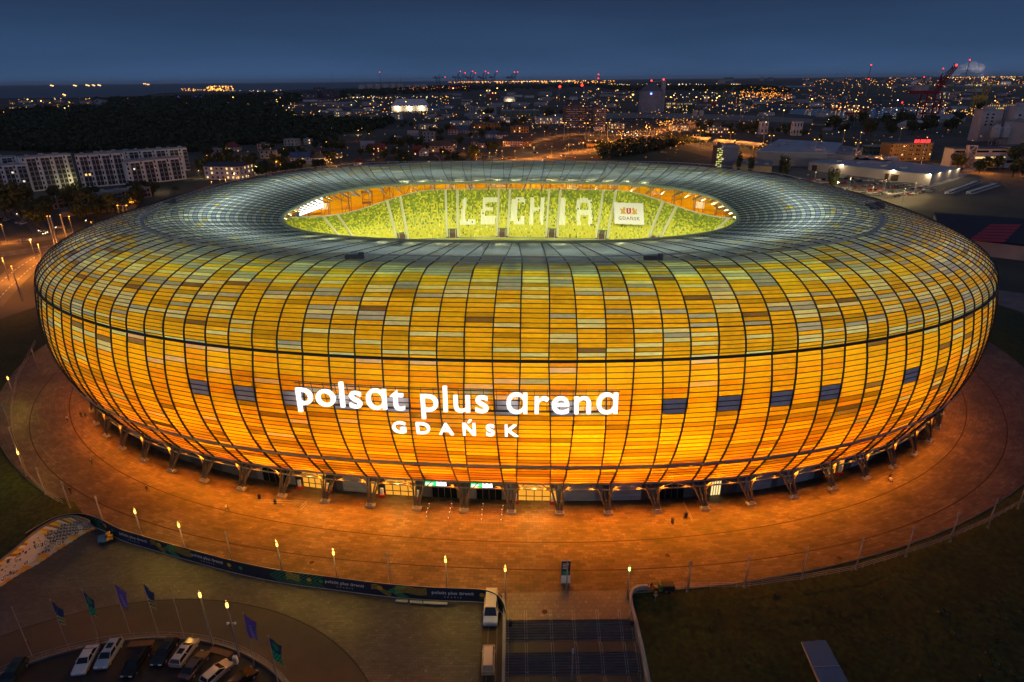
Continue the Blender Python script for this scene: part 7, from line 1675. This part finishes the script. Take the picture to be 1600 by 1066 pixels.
# bright harbour floodlight masts
BR_ = [(708, 138, 1.7), (751, 149, 1.3), (549, 164, 1.3), (595, 164, 1.3), (619, 157, 1.2), (634, 159, 1.3), (639, 157, 1.2), (653, 157, 1.1), (583.6, 158, 1.1), (777, 138, 1.5), (790, 141, 1.2), (989, 148, 2.4), (963, 157, 1.6), (935, 139, 1.4), (909.6, 150.5, 1.3), (882, 151.7, 1.1), (855, 149.6, 1.2), (946, 165.7, 1.2), (1048, 152, 1.6), (1053, 149, 1.7), (1088, 152, 1.5), (1120, 153, 1.6), (1124, 150.5, 2.0), (1161, 152, 1.2), (1171, 150, 1.3), (1192, 155, 1.6), (1227, 155, 1.5), (1269, 155, 2.0), (1225, 172.5, 2.0), (1158, 172, 1.2), (1202, 174, 1.0), (1054, 168, 1.2), (1197, 191, 1.4), (1403, 156.6, 1.8), (1338, 155.6, 1.2), (1359.6, 155.6, 1.2), (1387, 133, 1.1), (1372, 133, 1.0), (1346, 207, 1.3), (1320, 204, 1.1), (1409, 201, 1.1), (1449, 214.7, 1.1), (1584, 124.7, 1.5), (1338, 173, 1.3), (1435, 162, 1.5), (1501, 161, 1.3), (1555, 157.5, 1.4), (1564, 177, 1.5), (1485, 109, 1.3), (1511, 110, 1.1), (43, 155.5, 1.5), (64, 158, 1.4), (50, 158, 1.1), (86, 155, 1.0), (101, 169, 1.4), (107, 166, 1.0), (364, 152, 1.1), (433, 159, 1.0), (432, 156, 1.1)]
for i, (x, y, r) in enumerate(BR_): slamp(x, y, 25 if y > 140 else 30, random.choice('yyb') if x != 1403 else 'w', 'bright harbour floodlight mast, %s of the brightest lights' % ordw(i), 'bright harbour floodlight masts', r*.62)
for i, (x, y) in enumerate(((743.7, 177.5), (756, 177))): slamp(x, y, 5, 'b', ['left', 'right']
[i]+' glaring yellow lamp before the slim silos', 'yellow lamps before the slim silos', 1.3, False, 6000)
# neighbourhood lamps
NB = [(372, 236), (323, 243), (342, 248), (332, 253), (325, 258), (328, 254), (389, 250), (394, 256), (399, 260), (431, 253), (432, 252), (438, 257), (443, 233), (447, 236), (508, 255), (516, 249), (518, 254), (388, 275), (310, 267), (330, 284), (343, 281), (352, 280), (370, 278), (366, 270), (375, 268), (559, 212), (617, 213), (584, 241), (533, 246), (513, 253), (511, 250), (692, 237), (715, 241), (720, 248), (725, 232), (749, 235), (765, 239), (776, 235), (787, 222), (785, 236), (814, 226), (818, 231), (834, 230), (620, 231), (655, 196), (678, 198), (560, 204), (848, 250), (741, 199), (820, 200), (832, 197), (530, 188), (542, 188), (512, 183), (247, 289), (118, 305), (104, 303)]
for x, y in NB: slamp(x+random.uniform(-.5, .5), y, 6, random.choice('ooy'), 'small orange street lamp among the houses behind the stadium', 'small lamps among the houses', .62, False, 2600)
# everything farther: too many to count
pts = []
def spray(x0, x1, y0, y1, n_, cols, s0=.28, s1=.6, sl=0.0):
    for _ in range(n_ if True else 0):
        x = random.uniform(x0, x1); y = random.uniform(y0, y1)+sl*(x-x0); pts.append((x, y, random.choice(cols), random.uniform(s0, s1)))
O_, Y_, W_, Rr, Bb = (3.0, .95, .10), (3.2, 1.55, .28), (2.6, 2.1, 1.3), (3, .06, .05), (.3, .4, 3)
spray(700, 960, 124, 130, 190, [O_, O_, Y_], .4, .85); spray(770, 900, 126, 128, 60, [Y_, W_], .5, .9); spray(950, 1160, 131, 133, 60, [Y_, W_], .35, .7); spray(280, 345, 138, 142, 46, [Y_, O_], .4, .8); spray(322, 364, 134, 141, 60, [Y_, O_], .5, .95); spray(345, 440, 141, 143, 30, [Y_, W_, O_], .3, .6); spray(270, 350, 151, 153, 30, [W_, Bb], .3, .6)
spray(0, 260, 153, 170, 70, [O_, Y_, Y_]); spray(0, 480, 158, 176, 70, [O_, O_, Y_], .25, .5); spray(430, 620, 150, 182, 110, [O_, Y_, Y_, W_], .28, .65); spray(540, 700, 150, 154, 50, [Y_, W_], .3, .6); spray(600, 900, 150, 192, 190, [O_, Y_, Y_, O_, W_], .25, .6); spray(620, 740, 135, 140, 40, [O_, Rr, Y_], .3, .6)
spray(900, 1180, 140, 178, 180, [Y_, Y_, O_, W_], .28, .75); spray(1130, 1330, 136, 172, 170, [O_, O_, Y_], .25, .55); spray(1160, 1240, 143, 152, 120, [O_], .3, .6, .04); spray(1180, 1230, 135, 150, 60, [O_], .3, .6); spray(1250, 1600, 122, 134, 210, [O_, O_, Y_], .3, .6); spray(1300, 1600, 134, 182, 170, [O_, Y_, Y_, O_, W_], .25, .7); spray(1480, 1600, 110, 124, 110, [O_, Y_, W_], .3, .65); spray(1340, 1600, 168, 178, 60, [Y_, W_], .35, .8)
spray(960, 1200, 178, 236, 110, [O_, O_, Y_], .25, .5); spray(1180, 1500, 186, 250, 110, [O_, Y_, W_], .22, .5); spray(1500, 1600, 180, 262, 30, [Y_, O_]); spray(860, 1080, 205, 248, 60, [O_, Y_], .25, .5); spray(820, 1140, 186, 200, 60, [O_, Y_, W_], .25, .5); spray(500, 860, 190, 250, 60, [O_, O_, Y_], .22, .45); spray(300, 540, 228, 262, 30, [O_], .25, .5); spray(1240, 1480, 270, 300, 24, [Y_], .2, .4)
spray(1030, 1080, 186, 204, 70, [O_, O_, Y_], .35, .6); spray(950, 1000, 203, 212, 30, [O_, Y_, W_], .4, .7); spray(1500, 1590, 165, 180, 60, [Y_, O_], .4, .8); spray(0, 140, 268, 300, 8, [O_], .25, .4)
V = []; F = []; C = []
octa = np.array([(1, 0, 0), (-1, 0, 0), (0, 1, 0), (0, -1, 0), (0, 0, 1), (0, 0, -1)]); of = [(0, 2, 4), (2, 1, 4), (1, 3, 4), (3, 0, 4), (2, 0, 5), (1, 2, 5), (3, 1, 5), (0, 3, 5)]
for x, y, c, s in pts:
    if y < 118.5 and x < 1480: continue
    hm = 7 if y > 150 else 14
    yy_ = max(y, 127.5-.0094*(x-800)+ (0 if x > 480 else 3)); p = at(x, yy_, ZG+hm) if yy_ > 127 -.0094*(x-800) else at(x, 128-.0094*(x-800), ZG+hm)
    dd = depth(p)
    if dd < 0 or dd > 40000: continue
    o = len(V); r = s*dd/CAM_F*random.choice((.7, .85, 1.0, 1.5))
    for v in octa: V.append((p.x+v[0]*r, p.y+v[1]*r, p.z+v[2]*r))
    for f in of: F.append(tuple(i+o for i in f)); C.append(np.array(c)*(.5+random.random()))
tag(np_mesh('distant_city_lights', V, F, M['lamp_far'], C), 'countless tiny orange and yellow lights of the far town and harbour', 'city lights', kind='stuff')

for i, (px, py) in enumerate(((1275, 277), (1330, 286), (1385, 289), (1432, 294), (1310, 293), (1365, 300), (1415, 303))): slamp(px, py-8, 9, 'y', 'pole lamp over the warehouse car park, %s from the left' % ordw([0, 2, 4, 6, 1, 3, 5][i]), 'pole lamps over the warehouse car park', .6, False, 14000)
g = np.random.default_rng(44); Vs, Fs, o_n = [], [], 0; bs = [crown_mesh(1, 1.6, 30, 700+q, .3) for q in range(4)]
for k in range(520):
    x = g.uniform(20, 92); y = g.uniform(-150, -100)
    if y > -108+.0*x or ((x > 37 and x < 47) and y < -113): continue
    ye = float(np.interp(x, TP[:, 0], TP[:, 1]))
    if y > ye-1.5: continue
    f = (ye-y)/(ye+165); z = -.12-3.4*f**1.2; r_ = g.uniform(.18, .55)*(1.5 if x > 62 else .8); V_, F_ = bs[k % 4]; Vs.append(V_*[r_, r_, r_*.55]+[x, y, z-.02]); Fs.append(F_+o_n); o_n += len(V_)
tag(np_mesh('undergrowth', np.concatenate(Vs), np.concatenate(Fs), leafd), 'low tufts and weeds growing in the dark grass bank', 'undergrowth', kind='stuff')
# ------------------------------------------------------------------ air
hz = bpy.data.materials.new('haze_air'); hz.use_nodes = True; n = hz.node_tree; n.nodes.clear(); pv = n.nodes.new('ShaderNodeVolumePrincipled'); o_ = n.nodes.new('ShaderNodeOutputMaterial')
pv.inputs['Color'].default_value = (.86, .90, 1.0, 1); pv.inputs['Density'].default_value = 1.3e-5; pv.inputs['Anisotropy'].default_value = .2; n.links.new(pv.outputs[0], o_.inputs['Volume'])
b = MB(); b.box(-95000, 95000, -2500, 95000, ZG-1.0, 300); tag(b.build('haze', hz), kind='stuff')
